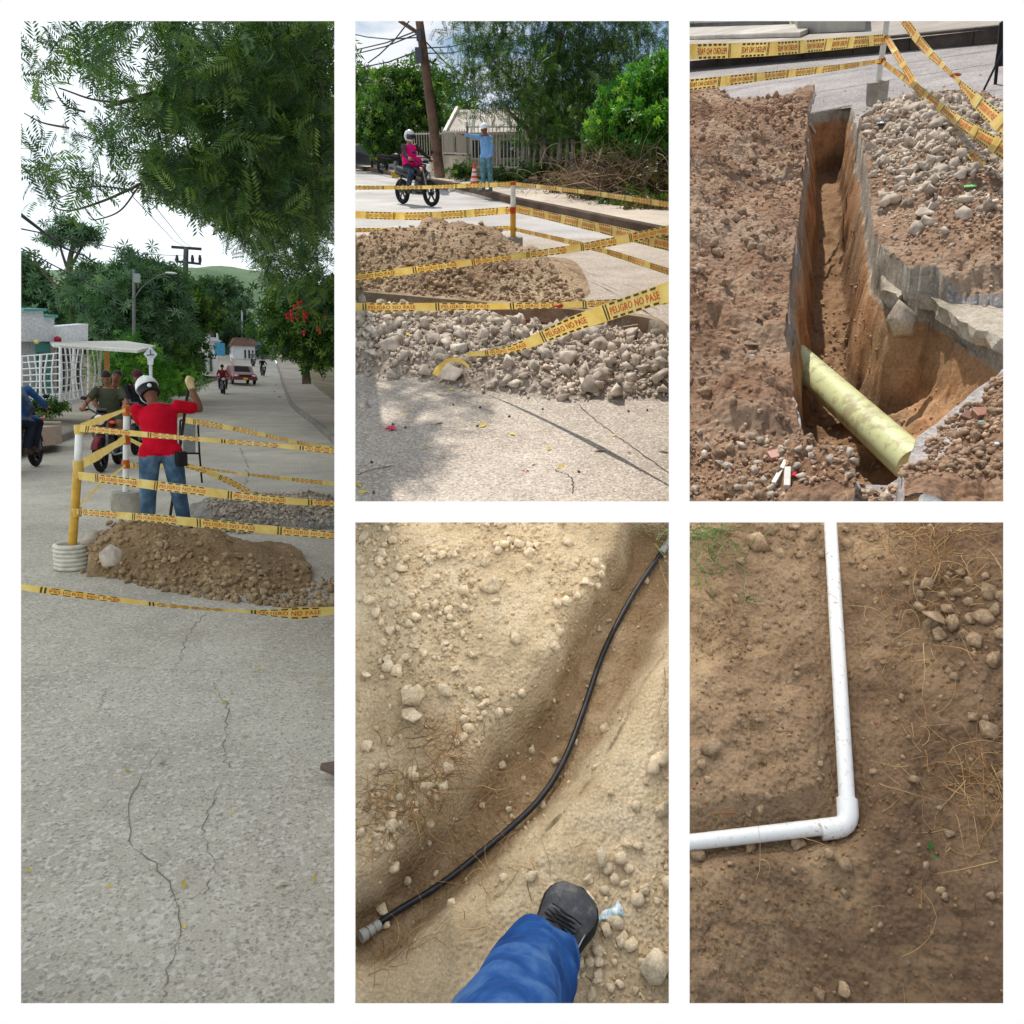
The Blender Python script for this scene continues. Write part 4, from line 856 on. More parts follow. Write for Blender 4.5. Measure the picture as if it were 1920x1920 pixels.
    # rubble right
    def sc_pts(n, cx, cy, sx, sy):
        return np.stack((cx + rg.normal(0, sx, n), cy + rg.normal(0, sy, n)), 1)
    def lay_(p, r, f=0.35): return np.column_stack((p, hf(p[:, 0], p[:, 1]) + r * f))
    def okk(p):
        d, s_, i = poly_dist(p[:, 0], p[:, 1], poly); return (~i) & (d > 0.03)
    p = sc_pts(1700, cR[0] + 0.03, cR[1], 0.36, 1.2); p = p[okk(p)]; r_ = 0.022 + 0.06 * rg.random(len(p)) ** 2.6; P = lay_(p, r_); k = in_rect(S, P, (1600, 180, 1895, 520)); P, r_ = P[k], r_[k]; oo = np.argsort(-r_); rest = oo[80:]; oo = oo[:80]
    stone_things('concrete_chunk', ROCK_A + CLOD[:4], P[oo], r_[oo], RUBM, S, near_label(S, 'grey chunk in the heap right of the long trench', [(1660, 230, 'by the whitish plastic bag'), (1740, 215, 'at its far top'), (1660, 320, 'along the trench lip'), (1760, 300, 'in its middle'), (1850, 290, 'under the steep tape'), (1700, 400, 'at its near left'), (1820, 400, 'at its near right')]), 'rubble', 'chunks in the heap right of the long trench', rg, 0.9)
    stuff_stones('concrete_gravel', ROCK_A, P[rest], r_[rest], RUBG, S, 'medium broken concrete pieces of the heap right of the trench', rg, 0.9)
    p = sc_pts(6500, cR[0] + 0.03, cR[1] - 0.1, 0.38, 1.35); p = p[okk(p)]; r_ = 0.008 + 0.018 * rg.random(len(p)) ** 2; stuff_stones('concrete_gravel', ROCK_A[:6], lay_(p, r_), r_, RUBG, S, 'fine concrete gravel of the heap right of the trench', rg, rect=RC3)
    for i, (a, b, rp) in enumerate([(1712, 208, 22), (1735, 206, 18), (1632, 282, 16), (1690, 350, 20), (1760, 330, 26), (1740, 405, 26), (1805, 410, 26), (1845, 395, 20), (1700, 330, 22), (1800, 335, 18), (1650, 300, 16)]):
        pp = S.hit(a, b, hf, 2, 30); d = S.proj(pp)[2][0]; rr = rp / F_PX * d; V, Fc = CLOD[i % 8]; o = ob('concrete_chunk', mesh_np('concrete_chunk', V * rr, [Fc], RUBM)); o.matrix_world = S.MW @ Matrix.Translation(Vector(pp + np.array((0, 0, rr * 0.3)))) @ Matrix.Rotation(i * 1.3, 4, 'Z'); tag(o, 'big grey concrete chunk on top of the heap right of the long trench', 'rubble', 'big chunks on the right heap')
    # dirt clods left and elsewhere
    n = 520; yq = rg.uniform(2.3, 11.5, n) ** 1.0; p = np.stack((np.interp(yq, yl, xl) - np.abs(rg.normal(0, 0.45, n)) - 0.03, yq), 1); p = p[okk(p)]; r_ = 0.016 + 0.045 * rg.random(len(p)) ** 3; r_ *= 0.55 + 0.06 * p[:, 1]; P = lay_(p, r_); k = in_rect(S, P, RC3); P, r_ = P[k], r_[k]; oo = np.argsort(-r_ / P[:, 1]); rest = oo[110:]; oo = oo[:110]
    stone_things('soil_clod', CLOD + ROCK_B[:4], P[oo], r_[oo], DIRTM, S, near_label(S, 'brown clod left of the long trench', [(1330, 230, 'at the far left'), (1470, 240, 'at the heap\'s far end'), (1340, 420, 'at the left edge, upper half'), (1450, 420, 'beside the trench lip halfway'), (1340, 600, 'at the left edge, lower half'), (1440, 600, 'close to the pit'), (1340, 780, 'near the broken slab strip'), (1440, 760, 'by the upright slab fragment')]), 'clod', 'clods on the heap left of the long trench', rg, 0.8)
    stuff_stones('soil_crumbs', ROCK_B, P[rest], r_[rest], DIRTG, S, 'medium clods of the heap left of the trench', rg, 0.8)
    n = 4500; yq = 2.3 + 9.5 * rg.random(n) ** 1.3; p = np.stack((np.interp(yq, yl, xl) - rg.uniform(0.01, 1.9, n), yq), 1); p = p[okk(p)]; r_ = (0.004 + 0.016 * rg.random(len(p)) ** 3) * (0.5 + 0.08 * p[:, 1]); stuff_stones('soil_crumbs', ROCK_B[:6], lay_(p, r_), r_, DIRTG, S, 'crumbled brown soil of the heap left of the trench', rg, rect=RC3)
    p = np.concatenate((sc_pts(1200, cD[0] + 0.1, cD[1], 0.3, 0.5), np.stack((rg.uniform(0.1, 0.6, 1500), rg.uniform(2.3, 3.2, 1500)), 1))); p = p[okk(p)]; r_ = 0.006 + 0.014 * rg.random(len(p)) ** 2; stuff_stones('soil_crumbs', ROCK_B[:6], lay_(p, r_), r_, DIRTG, S, 'crumbled soil along the right side of the pit', rg, rect=RC3)
    p = np.stack((rg.uniform(0.22, 0.6, 260), rg.uniform(2.35, 3.1, 260)), 1); p = p[okk(p)]; r_ = 0.012 + 0.022 * rg.random(len(p)) ** 2; P = lay_(p, r_); k = in_rect(S, P, RC3); stone_things('soil_clod', CLOD + ROCK_B[:4], P[k][:40], r_[k][:40], DIRTM, S, near_label(S, 'brown clod on the near right bank', [(1760, 880, 'at the pipe end'), (1820, 800, 'by the brick pieces'), (1860, 900, 'in the corner')]), 'clod', 'clods on the near right bank', rg, 0.8)
    p = np.stack((rg.uniform(-0.55, 0.2, 600), rg.uniform(2.3, 2.75, 600)), 1); p = p[okk(p)]; r_ = 0.008 + 0.022 * rg.random(len(p)) ** 2.2; P = lay_(p, r_); k = in_rect(S, P, RC3); P, r_ = P[k], r_[k]; oo = np.argsort(-r_)
    stone_things('concrete_chunk', ROCK_A, P[oo[:50]], r_[oo[:50]], RUBM, S, near_label(S, 'pale gravel stone below the pit', [(1340, 910, 'at the lower left corner'), (1440, 880, 'around the pink tile'), (1500, 920, 'beside the plaster strip'), (1600, 930, 'at the bottom edge under the pipe')]), 'rubble', 'gravel stones below the pit', rg, 0.9); stuff_stones('concrete_gravel', ROCK_A[:6], P[oo[50:]], r_[oo[50:]] * 0.7, DIRTG, S, 'fine pale gravel below the pit', rg)
    p = poly.mean(0) + rg.normal(0, 1, (900, 2)) * np.array((0.14, 1.4)); d, s_, i = poly_dist(p[:, 0], p[:, 1], poly); p = p[i & (d > 0.06)]; r_ = 0.006 + 0.016 * rg.random(len(p)) ** 2; stuff_stones('soil_crumbs', ROCK_B[:6], lay_(p, r_), r_, DIRTG, S, 'fallen crumbs on the trench floor', rg, rect=RC3)
    # litter
    def bit(name, px, py, size, col, label, z=0.02, rz=0.0, rough=0.5):
        p = S.hit(px, py, hf, 1.5, 30); m = MB(); m.box((0, 0, 0), size); m.xf(rotz(rz) @ rotx(0.15), p + np.array((0, 0, z))); single(name, m, plain('mat_' + name + str(px), col, rough), S, label, 'litter', bevel=0.003)
    bit('tile_piece', 1452, 862, (0.042, 0.045, 0.018), srgb(188, 140, 126), 'pink broken tile at the near edge of the pit', rz=0.5); bit('plaster_strip', 1462, 898, (0.016, 0.13, 0.010), srgb(226, 222, 214), 'thin white plaster strip beside the pink tile', rz=-0.25, z=0.03); bit('plaster_strip', 1476, 905, (0.022, 0.10, 0.02), srgb(196, 192, 184), 'grey splinter next to the white plaster strip', rz=0.05)
    bit('brick_piece', 1838, 786, (0.05, 0.045, 0.03), srgb(160, 112, 92), 'brown brick piece on the near right bank', rz=0.4); bit('brick_piece', 1812, 792, (0.055, 0.04, 0.035), srgb(126, 92, 78), 'dark brick piece beside another on the right bank', rz=1.1)
    bit('plastic_bit', 1838, 800, (0.016, 0.010, 0.006), srgb(80, 190, 196), 'turquoise plastic bit on the right bank'); bit('plastic_bit', 1410, 674, (0.022, 0.010, 0.006), srgb(150, 176, 196), 'pale blue plastic bit on the left heap'); bit('plastic_bit', 1818, 354, (0.07, 0.05, 0.008), srgb(120, 190, 120), 'green plastic scrap on the right heap'); bit('plastic_bit', 1867, 842, (0.014, 0.012, 0.006), srgb(200, 214, 224), 'white plastic bit at the right edge')
    p = S.hit(1490, 894, hf, 1.5, 30); V, Fc = CLOD[3]; o = ob('red_rag', mesh_np('red_rag', V * np.array((0.02, 0.03, 0.012)), [Fc], plain('red_rag', srgb(206, 44, 60), 0.8), smooth=True)); o.matrix_world = S.MW @ Matrix.Translation(Vector(p + np.array((0, 0, 0.012)))); tag(o, 'crumpled red rag at the near edge of the pit', 'litter')
    p = S.hit(1660, 228, hf, 1.5, 30); V, Fc = CLOD[5]; o = ob('plastic_bag', mesh_np('plastic_bag', V * np.array((0.10, 0.15, 0.035)), [Fc], plain('bluish_plastic_film', srgb(206, 214, 226), 0.3), smooth=False)); o.matrix_world = S.MW @ Matrix.Translation(Vector(p + np.array((0, 0, 0.005)))); tag(o, 'crumpled whitish plastic bag at the top of the right heap', 'litter')
    m = MB().tube([g(1519, 232, -0.1), g(1530, 252, -0.25)], 0.015, 8); single('pipe_stub', m, PVCW, S, 'thin white stub sticking from the far end of the trench wall', 'pipe')
    # post in concrete bucket
    pb = g(1643, 196); t = thing('barrier_post', 'white barrier post set in a concrete cylinder at the far end of the trench', 'post', S, pb); d = S.proj(pb)[2][0]
    rb = 0.118; top = S.at(1645, 160, pb[1]) - pb; m = MB(); m.lathe([(rb * 0.92, 0.0), (rb * 0.96, 0.03), (rb * 1.0, 0.15), (rb * 1.02, 0.235), (rb * 0.97, 0.245), (0.03, 0.25)], 28); part('concrete_base', m, earth('base_concrete', [(0.3, srgb(146, 140, 126)), (0.7, srgb(196, 190, 176))], 5, 0.5, 40, 0.006), t, True)
    tp = S.at(1668, 5, pb[1] - 0.0) - pb; part('pole', MB().tube([(0.0, 0, 0.2), tp], 0.031, 16), PVCW, t, True)
    for (a, b) in ((1659, 72), (1652, 114)):
        q = S.at(a, b, pb[1]) - pb; m = MB(); m.torus(0.036, 0.016, q, None, 16, 6, flat=2.0); part('tape_wrap', m, plain('wrapped_tape_orange', srgb(196, 96, 36), 0.5), t, True)
    y0 = pb[1]
    tape(S, [S.at(1270, 98, 6.6), S.at(1470, 90, 8.2), S.at(1658, 74, y0 - 0.05)], 'upper caution tape stretched left from the post, print reversed', 0.105, mirror=True, phase=0.35, pitch=0.66)
    tape(S, [S.at(1270, 162, 6.6), S.at(1400, 147, 7.6), S.at(1560, 128, 9.3), S.at(1652, 114, y0 - 0.05)], 'lower caution tape stretched left from the post, print reversed', 0.095, mirror=True, phase=0.2, pitch=0.62, fold=[0.85, 0.75, 0.6, 0.4])
    tape(S, [S.at(1662, 70, y0 - 0.05), S.at(1730, 180, 8.6), S.at(1798, 262, 7.0), S.at(1842, 312, 6.3)], 'steep caution tape running down from the post to the right heap', 0.09, phase=0.1, fold=[0.7, 0.6, 0.5, 0.6], wv=(0.8, 0, 0.6))
    tape(S, [S.at(1655, 116, y0 - 0.05), S.at(1720, 165, 8.8), S.at(1790, 222, 7.2), S.at(1905, 296, 5.4)], 'caution tape falling right from the post across the other', 0.09, phase=0.3, fold=[0.5, 0.6, 0.7, 1.0], wv=(0.5, 0, 0.85))
    tape(S, [S.at(1682, 20, 9.5), S.at(1730, 85, 8.4), S.at(1787, 142, 7.0), S.at(1832, 190, 6.2), S.at(1905, 258, 5.2)], 'knotted caution tape crossing the upper right corner', 0.085, phase=0.5, fold=[0.9, 0.8, 0.25, 0.8, 1.0], wv=(0.5, 0, 0.85))
    kq = S.at(1792, 141, 7.0); V, Fc = CLOD[2]; o = ob('tape_knot', mesh_np('tape_knot', V * np.array((0.05, 0.02, 0.022)), [Fc], plain('wrapped_tape_orange', srgb(196, 96, 36), 0.5))); o.matrix_world = S.MW @ Matrix.Translation(Vector(kq)); tag(o, 'small orange knot tied in the upper right caution tape', 'knot')
    # a-frame stand cut by the right edge
    bs = g(1866, 158); yq = bs[1]; t = thing('sign_stand', 'black metal sign stand on the road at the right edge', 'sign stand', S, bs); blkm = plain('black_painted_steel', srgb(24, 24, 26), 0.5)
    part('leg', MB().bar((0, 0, 0), S.at(1877, 42, yq) - bs, 0.045, 0.03), blkm, t); part('leg', MB().tube([g(1843, 172) - bs, S.at(1882, 92, yq - 0.2) - bs], 0.012, 8), blkm, t); part('sign_plate', MB().box(S.at(1892, 80, yq) - bs, (0.22, 0.02, 0.45)), blkm, t)
    # overhead wires whose shadows cross the road
    sl3 = S.B.T @ np.array(SUN_CAM)
    for i, (a, b) in enumerate([((1330, 205), (1900, 112)), ((1300, 178), (1900, 88))]):
        hgt = 5.5 + i; A = g(*a) + sl3 * (hgt / sl3[2]); B_ = g(*b) + sl3 * (hgt / sl3[2]); m = MB().tube([A, (A + B_) / 2 - np.array((0, 0, 0.05)), B_], 0.02, 6); single('overhead_cable', m, plain('black_cable', srgb(20, 20, 22), 0.6), S, ['lower', 'upper'][i] + ' overhead cable above the trench road, seen by its shadow', 'cable')
site3()
# ------------------------------------------------------------------ site 4: sandy trench with black hose, boot
def site4():
    rg = np.random.default_rng(4); S = S4; g = S.g
    lip = [(1180, 950), (1135, 1085), (1078, 1165), (1072, 1212), (1000, 1285), (910, 1375), (885, 1440), (795, 1555), (735, 1612), (640, 1700),
           (640, 1800), (668, 1815), (700, 1822), (748, 1815), (800, 1775), (872, 1718), (975, 1636), (1082, 1502), (1152, 1390), (1212, 1272), (1310, 1120), (1340, 950)]
    poly = [g(*p)[:2] for p in lip]; D = 0.15
    flp = [(1200, 940), (1150, 1090), (1092, 1190), (1042, 1262), (1018, 1335), (962, 1402), (902, 1482), (832, 1562), (762, 1640), (700, 1690), (650, 1722), (650, 1775), (690, 1792), (730, 1786), (772, 1750), (832, 1692), (905, 1622), (995, 1542), (1066, 1460), (1126, 1370), (1178, 1268), (1222, 1180), (1275, 1080), (1300, 940)]
    flp = [(a + (20 if i < 11 else 0), b) for i, (a, b) in enumerate(flp)]; fpoly = [g(*p, -D)[:2] for p in flp]
    st = 0.0046; x = np.arange(-0.82, 0.86, st); y = np.arange(0.10, 2.35, st); X, Y = np.meshgrid(x, y)
    wob = 0.024 * fbm(X * 8, Y * 8, 5, 3, 0.4); wob2 = 0.024 * fbm(X * 8 + 40, Y * 8, 9, 3, 0.4)
    d, sid, ins = poly_dist(X + wob, Y + wob2, poly)
    left = sid < 10
    df, _, inf = poly_dist(X + wob * 0.6, Y + wob2 * 0.6, fpoly); rt = np.where(inf, 1.0, d / (d + df + 1e-6)); ww = d / np.maximum(rt, 1e-3) + 0.0
    inside = -D * np.clip(rt * 1.04, 0, 1) ** np.where(left, 0.75, 1.25)
    outer = np.where(left, 0.05 * sstep(0.0, 0.5, d) + 0.012 * fbm(X * 4, Y * 4, 3, 4), 0.035 * sstep(0.35, 0.05, d) + 0.01 * fbm(X * 5, Y * 5, 6, 3))
    edge = -0.02 * sstep(0.03, 0.0, d)
    Z = np.where(ins, inside + edge, outer + edge)
    for _ in range(7):
        Zp = np.pad(Z, 1, mode='edge'); Z = (Zp[:-2, :-2] + Zp[:-2, 1:-1] + Zp[:-2, 2:] + Zp[1:-1, :-2] + Zp[1:-1, 1:-1] + Zp[1:-1, 2:] + Zp[2:, :-2] + Zp[2:, 1:-1] + Zp[2:, 2:]) / 9
    Z = Z + np.where(ins & (rt < 0.95), 0.020 * fbm(X * 13, Y * 13, 61, 4) * np.sin(np.pi * np.clip(rt, 0, 1)), 0)
    lump = clod(X * 26, Y * 26, 3) * 0.010 * sstep(0.45, 0.7, vnoise(X * 6, Y * 6, 77)) + clod(X * 60, Y * 60, 8) * 0.0065 * (0.25 + vnoise(X * 9, Y * 9, 66))
    smooth_side = np.where(ins | left, 1.0, sstep(0.01, 0.12, d))
    Z = Z + lump * smooth_side + 0.006 * fbm(X * 22, Y * 22, 12, 5) + np.where(ins & (rt < 0.98), 0.008 * fbm(X * 18, Y * 18, 21, 3), 0)
    Z = Z + np.where(~ins & ~left, 0.012 * sstep(0.18, 0.02, d) * fbm(X * 14, Y * 14, 44, 4), 0)
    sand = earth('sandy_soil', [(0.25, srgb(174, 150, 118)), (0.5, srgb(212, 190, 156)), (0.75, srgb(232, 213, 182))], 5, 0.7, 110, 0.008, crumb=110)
    floor = earth('brown_sandy_soil', [(0.25, srgb(122, 98, 72)), (0.5, srgb(170, 142, 108)), (0.78, srgb(198, 172, 136))], 6, 0.7, 110, 0.008, crumb=100, patches=[(9, 0.56, 0.68, srgb(86, 62, 40), 0.6)])
    mi = None
    nt = sand.node_tree; bs = [n for n in nt.nodes if n.type == 'BSDF_PRINCIPLED'][0]; src = bs.inputs['Base Color'].links[0].from_socket; N_ = nt.nodes.new; Lk_ = nt.links.new      # colour gets darker and browner with depth
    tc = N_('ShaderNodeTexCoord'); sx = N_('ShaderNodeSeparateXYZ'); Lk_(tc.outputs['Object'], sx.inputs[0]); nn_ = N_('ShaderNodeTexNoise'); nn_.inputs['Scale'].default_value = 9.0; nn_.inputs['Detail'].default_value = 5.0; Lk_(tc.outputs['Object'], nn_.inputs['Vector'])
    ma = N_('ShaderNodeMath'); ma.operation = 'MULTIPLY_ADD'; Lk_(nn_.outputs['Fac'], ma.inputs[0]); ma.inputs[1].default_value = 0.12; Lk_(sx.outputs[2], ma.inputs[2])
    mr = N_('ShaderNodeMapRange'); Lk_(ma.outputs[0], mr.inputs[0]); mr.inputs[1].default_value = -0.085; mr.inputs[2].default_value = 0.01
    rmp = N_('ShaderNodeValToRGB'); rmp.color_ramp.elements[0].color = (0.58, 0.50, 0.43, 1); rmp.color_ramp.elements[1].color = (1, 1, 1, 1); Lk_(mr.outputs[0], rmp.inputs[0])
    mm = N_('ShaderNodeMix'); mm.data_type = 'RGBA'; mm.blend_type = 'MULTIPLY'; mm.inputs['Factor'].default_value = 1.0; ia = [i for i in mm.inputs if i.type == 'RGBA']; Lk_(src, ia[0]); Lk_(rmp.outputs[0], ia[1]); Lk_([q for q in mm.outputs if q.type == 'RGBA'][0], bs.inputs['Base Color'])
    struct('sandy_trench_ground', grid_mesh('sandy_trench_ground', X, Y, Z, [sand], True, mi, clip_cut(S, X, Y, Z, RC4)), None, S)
    hf = HF(x[0], y[0], st, Z)
    def clear(p): return True
    # larger stones read off the picture: px, py, radius px
    big = [(920, 1106, 29), (778, 1312, 30), (776, 1350, 26), (745, 1265, 18), (992, 1048, 15), (1012, 1052, 11), (733, 1186, 14), (795, 1232, 14), (834, 1306, 20), (800, 1140, 13),
           (727, 1238, 13), (760, 1240, 13), (888, 1232, 14), (820, 1088, 10), (754, 1075, 16), (870, 1148, 14), (690, 1275, 12), (735, 1395, 13), (690, 1405, 16), (720, 1440, 14),
           (1130, 1610, 26), (1160, 1612, 17), (1176, 1630, 14), (1138, 1636, 14), (1170, 1662, 13), (1150, 1655, 15), (1104, 1655, 15), (1103, 1688, 20), (1132, 1672, 13), (1196, 1590, 13), (1173, 1590, 12),
           (1236, 1432, 26), (1240, 1520, 24), (1192, 1515, 15), (1146, 1488, 14), (1223, 1450, 18), (998, 1648, 17), (1120, 1788, 17), (1225, 1815, 42), (1105, 1805, 15), (1122, 1830, 14), (1160, 1850, 12), (1190, 1862, 11),
           (765, 1655, 12), (720, 1708, 18), (816, 1640, 10), (905, 1515, 9), (724, 1735, 14), (1145, 1855, 10), (1080, 1830, 11), (1210, 1470, 11), (1115, 1440, 10)]
    stone = earth('pale_dry_clod', [(0.25, srgb(204, 180, 146)), (0.5, srgb(232, 212, 180)), (0.75, srgb(246, 230, 204))], 1.6, 0.45, 4.5, 0.005, objrnd=0.22)
    pts = []; rad = []
    for (a, b, r) in big:
        p = S.hit(a, b, hf, 0.8, 4); pts.append(p); rad.append(r / F_PX * S.proj(p)[2][0])
    pts = np.array(pts); rad = np.array(rad); pts[:, 2] = hf(pts[:, 0], pts[:, 1]) + rad * 0.42
    stone_things('soil_clod', CLOD, pts[:20], rad[:20], stone, S, near_label(S, 'large pale clod left of the hose trench', [(920, 1106, 'alone near the top'), (1000, 1050, 'beside another at the top right'), (740, 1190, 'by the left edge near the top'), (770, 1330, 'in the big pair at the left'), (700, 1410, 'by the left edge above the roots'), (850, 1250, 'in the middle of the bank')]), 'stone', 'large clods left of the hose trench', rg, 0.5)
    stone_things('soil_clod', CLOD + ROCK_B, pts[20:], rad[20:], stone, S, near_label(S, 'large pale clod on the boot side', [(1150, 1620, 'in the cluster above the wrapper'), (1230, 1440, 'at the right edge above'), (1225, 1520, 'at the right edge halfway'), (1225, 1820, 'in the lower right corner'), (1110, 1810, 'just right of the jeans'), (720, 1710, 'in the trench floor at left'), (1000, 1650, 'on the lip left of the boot')]), 'stone', 'large clods around the boot', rg, 0.5)
    # clusters of smaller stones
    def cand(n, f):
        p = np.stack((rg.uniform(-0.7, 0.75, n), rg.uniform(0.15, 2.1, n)), 1)
        dd, sd, inn = poly_dist(p[:, 0], p[:, 1], poly); w = f(p, dd, sd < 10, inn); return p[rg.random(n) < w]
    dens = lambda p, dd, lf, inn: np.where(inn, 0.10, np.where(lf, 0.15 + 0.85 * sstep(0.42, 0.62, vnoise(p[:, 0] * 4.5, p[:, 1] * 4.5, 91)), sstep(0.1, 0.3, dd)))
    def place(p, r):
        P = np.column_stack((p, hf(p[:, 0], p[:, 1]) + r * 0.3)); return P
    p = cand(3000, dens); r = 0.008 + 0.016 * rg.random(len(p)) ** 2.4; P = place(p, r)
    k = in_frame(S, P, (666, 979, 1254, 1881)); P = P[k]; r = r[k]; o_ = np.argsort(-r); rs = o_[285:]; o_ = o_[:285]
    lab = near_label(S, 'small sandy clod', [(720, 1030, 'in the top left corner of the bank'), (880, 1030, 'at the top of the bank'), (1020, 1100, 'by the upper trench lip'), (720, 1200, 'at the left edge above the big pair'), (860, 1200, 'amid the left bank'), (720, 1400, 'by the dry roots at left'), (850, 1340, 'right of the big pair'), (950, 1450, 'on the trench floor'), (1150, 1480, 'on the right bank above the cluster'), (1220, 1600, 'at the right edge by the cluster'), (1180, 1750, 'near the wrapper'), (1130, 1850, 'below the boot')])
    stone_things('small_clod', CLOD[:4] + ROCK_B, P[o_], r[o_], stone, S, lab, 'stone', 'small clods beside the hose trench', rg, 0.7)
    grit = earth('sandy_grit', [(0.25, srgb(170, 146, 112)), (0.5, srgb(212, 188, 152)), (0.75, srgb(236, 216, 184))], 9, 0.4, 150, 0.003, tint=0.5)
    stuff_stones('sandy_grit', CLOD[:4] + ROCK_B, P[rs], r[rs], grit, S, 'loose middling clods strewn over both trench banks', rg)
    p = cand(14500, dens); r = 0.0028 + 0.0055 * rg.random(len(p)) ** 2.2; stuff_stones('sandy_grit', ROCK_B[:5] + ROCK_A[:2], place(p, r), r, grit, S, 'fine sandy grit strewn over both trench banks', rg, rect=RC4)
    # black hose with grey couplings
    hz = -D + 0.022
    hp = [g(1243, 1032, hz), g(1190, 1110, hz), g(1135, 1215, hz), g(1098, 1320, hz), g(1060, 1420, hz + 0.01), g(1010, 1500, hz + 0.01), g(930, 1575, hz), g(830, 1655, hz), g(745, 1708, hz), g(700, 1738, hz)]
    t = thing('black_hose', 'black polyethylene hose lying along the sandy trench with grey couplings', 'hose', S, hp[5]); o0 = hp[5]
    cpts = [q - o0 for q in bez(hp, 80)]
    gm = G('black_polyethylene'); o = gm.n('TexCoord').outputs['Object']
    gm.bsdf(gm.ramp(gm.noise(o, 30, 4), [(0.4, srgb(22, 22, 26)), (0.7, srgb(44, 44, 52))]), 0.32, 0.5)
    part('pipe', MB().tube(cpts, 0.0078, 12), gm.m, t, True)
    pvc = plain('grey_pvc_fitting', srgb(176, 176, 172), 0.45)
    def coupling(a, b):
        a = a - o0; b = b - o0; dv = b - a
        m = MB(); m.tube([a, a + dv * 0.3], 0.0115, 14); m.tube([a + dv * 0.3, a + dv * 0.36], 0.0095, 14); m.tube([a + dv * 0.36, a + dv * 0.62], 0.0122, 14); m.tube([a + dv * 0.62, a + dv * 0.72], 0.0098, 14); m.tube([a + dv * 0.72, b], 0.0142, 14)
        part('coupling', m, pvc, t, True)
    coupling(g(712, 1733, hz + 0.012), g(676, 1757, hz + 0.03)); coupling(g(1240, 1036, hz), g(1264, 1004, hz + 0.012))
    # roots at the trench edges
    def tuft(cx, cy, n, spread, ln, dirv, nm='dry_roots', lab='tangle of dry roots hanging from the left trench lip'):
        c = S.hit(cx, cy, hf, 0.8, 4); P0 = c + rg.normal(0, 1, (n, 3)) * np.array((spread, spread, 0.01)); P0[:, 2] = hf(P0[:, 0], P0[:, 1]) + 0.004
        Dv = rg.normal(0, 0.7, (n, 3)) + np.array(dirv); stuff_strands(nm, S, lab, STRAW, P0, Dv, ln * rg.uniform(0.4, 1.2, n), 0.0011, rg, 2.2, 8, 0.6, hf)
    tuft(835, 1440, 170, 0.075, 0.12, (0.6, -0.2, 0.3)); tuft(770, 1500, 90, 0.07, 0.13, (0.5, -0.5, 0.2)); tuft(700, 1525, 60, 0.05, 0.12, (0.5, -0.3, 0.2), lab='dry root fibres on the bank by the left edge')
    tuft(735, 1800, 26, 0.04, 0.14, (0.6, 0.5, 0.35), lab='pale bent roots at the closed end of the trench'); tuft(1000, 1640, 12, 0.03, 0.06, (0, 0, 0.5), lab='few dry grass stems on the right lip')
    tuft(1060, 1790, 22, 0.12, 0.09, (0.3, 0.3, 0.1), lab='dry stems lying around the boot'); tuft(905, 1640, 14, 0.08, 0.08, (0, 0, 0.5), lab='thin root ends in the trench floor')
    # crushed wrapper beside the boot
    c = S.hit(1142, 1715, hf, 0.8, 4); mb = MB(); n = 14; rr = random.Random(8)
    ring = lambda u, w: [np.array((u, w * math.cos(a) + rr.uniform(-.002, .002), 0.006 + 0.005 * math.sin(a) + rr.uniform(-.002, .002))) for a in np.linspace(0, 2 * math.pi, 9)[:-1]]
    wd = [0.010, 0.004, 0.008, 0.012, 0.011, 0.009, 0.012, 0.016]; mb.loft([ring(-0.028 + 0.008 * i, w) for i, w in enumerate(wd)]); mb.xf(rotz(0.35), c)
    gw = G('printed_wrapper'); ow = gw.n('TexCoord').outputs['Object']
    gw.bsdf(gw.ramp(gw.noise(ow, 90, 2), [(0.35, srgb(232, 236, 238)), (0.5, srgb(196, 206, 226)), (0.55, srgb(120, 190, 160)), (0.62, srgb(226, 230, 234)), (0.7, srgb(70, 84, 160))]), 0.3, 0.5)
    single('plastic_wrapper', mb, gw.m, S, 'crumpled clear plastic wrapper with green and blue print beside the boot', 'litter', smooth=True)
    # photographer's leg: boot and jeans
    heel = g(1012, 1822, 0.0); toe = g(1085, 1698, 0.0)
    zb = float(hf(0.5 * (heel[0] + toe[0]), 0.5 * (heel[1] + toe[1]))) + 0.004; ax = nrm((toe - heel)); ang = math.atan2(ax[1], ax[0]); Lf = float(np.linalg.norm(toe - heel)) + 0.06
    o0 = np.array((heel[0], heel[1], zb)) - ax * 0.05
    t = thing('person', 'leg of a standing person in blue jeans and a dusty dark grey lace-up work boot', 'person', S, o0, ang)
    U_ = [(0.0, 0.030, 0.085, 0), (0.03, 0.041, 0.115, 0), (0.10, 0.044, 0.125, 0), (0.16, 0.044, 0.118, 0), (0.20, 0.047, 0.098, 0), (0.24, 0.052, 0.082, .002), (0.28, 0.056, 0.074, .003), (0.315, 0.052, 0.068, .004), (0.345, 0.040, 0.056, .004), (0.362, 0.02, 0.036, .004)]
    sc = Lf / 0.362; rings = []; n = 18
    for (u, w, h, off) in U_:
        R_ = []
        for j in range(n):
            a = 2 * math.pi * j / n; c_, s_ = math.cos(a), math.sin(a)
            R_.append((u * sc, off + w * math.copysign(abs(c_) ** 0.75, c_), 0.012 + (h - 0.012) * (0.5 + 0.5 * math.copysign(abs(s_) ** 0.7, s_))))
        rings.append(R_)
    lm = earth('dusty_dark_leather', [(0.25, srgb(46, 46, 50)), (0.55, srgb(78, 80, 86)), (0.75, srgb(128, 126, 120))], 26, 0.25, 160, 0.001, 0.6)
    part('boot', MB().loft(rings), lm, t, True)
    sole = [[(u * sc, off + (w + 0.006) * c, z) for c in ()] for (u, w, h, off) in U_ for z in ()]
    ms = MB(); sr = []
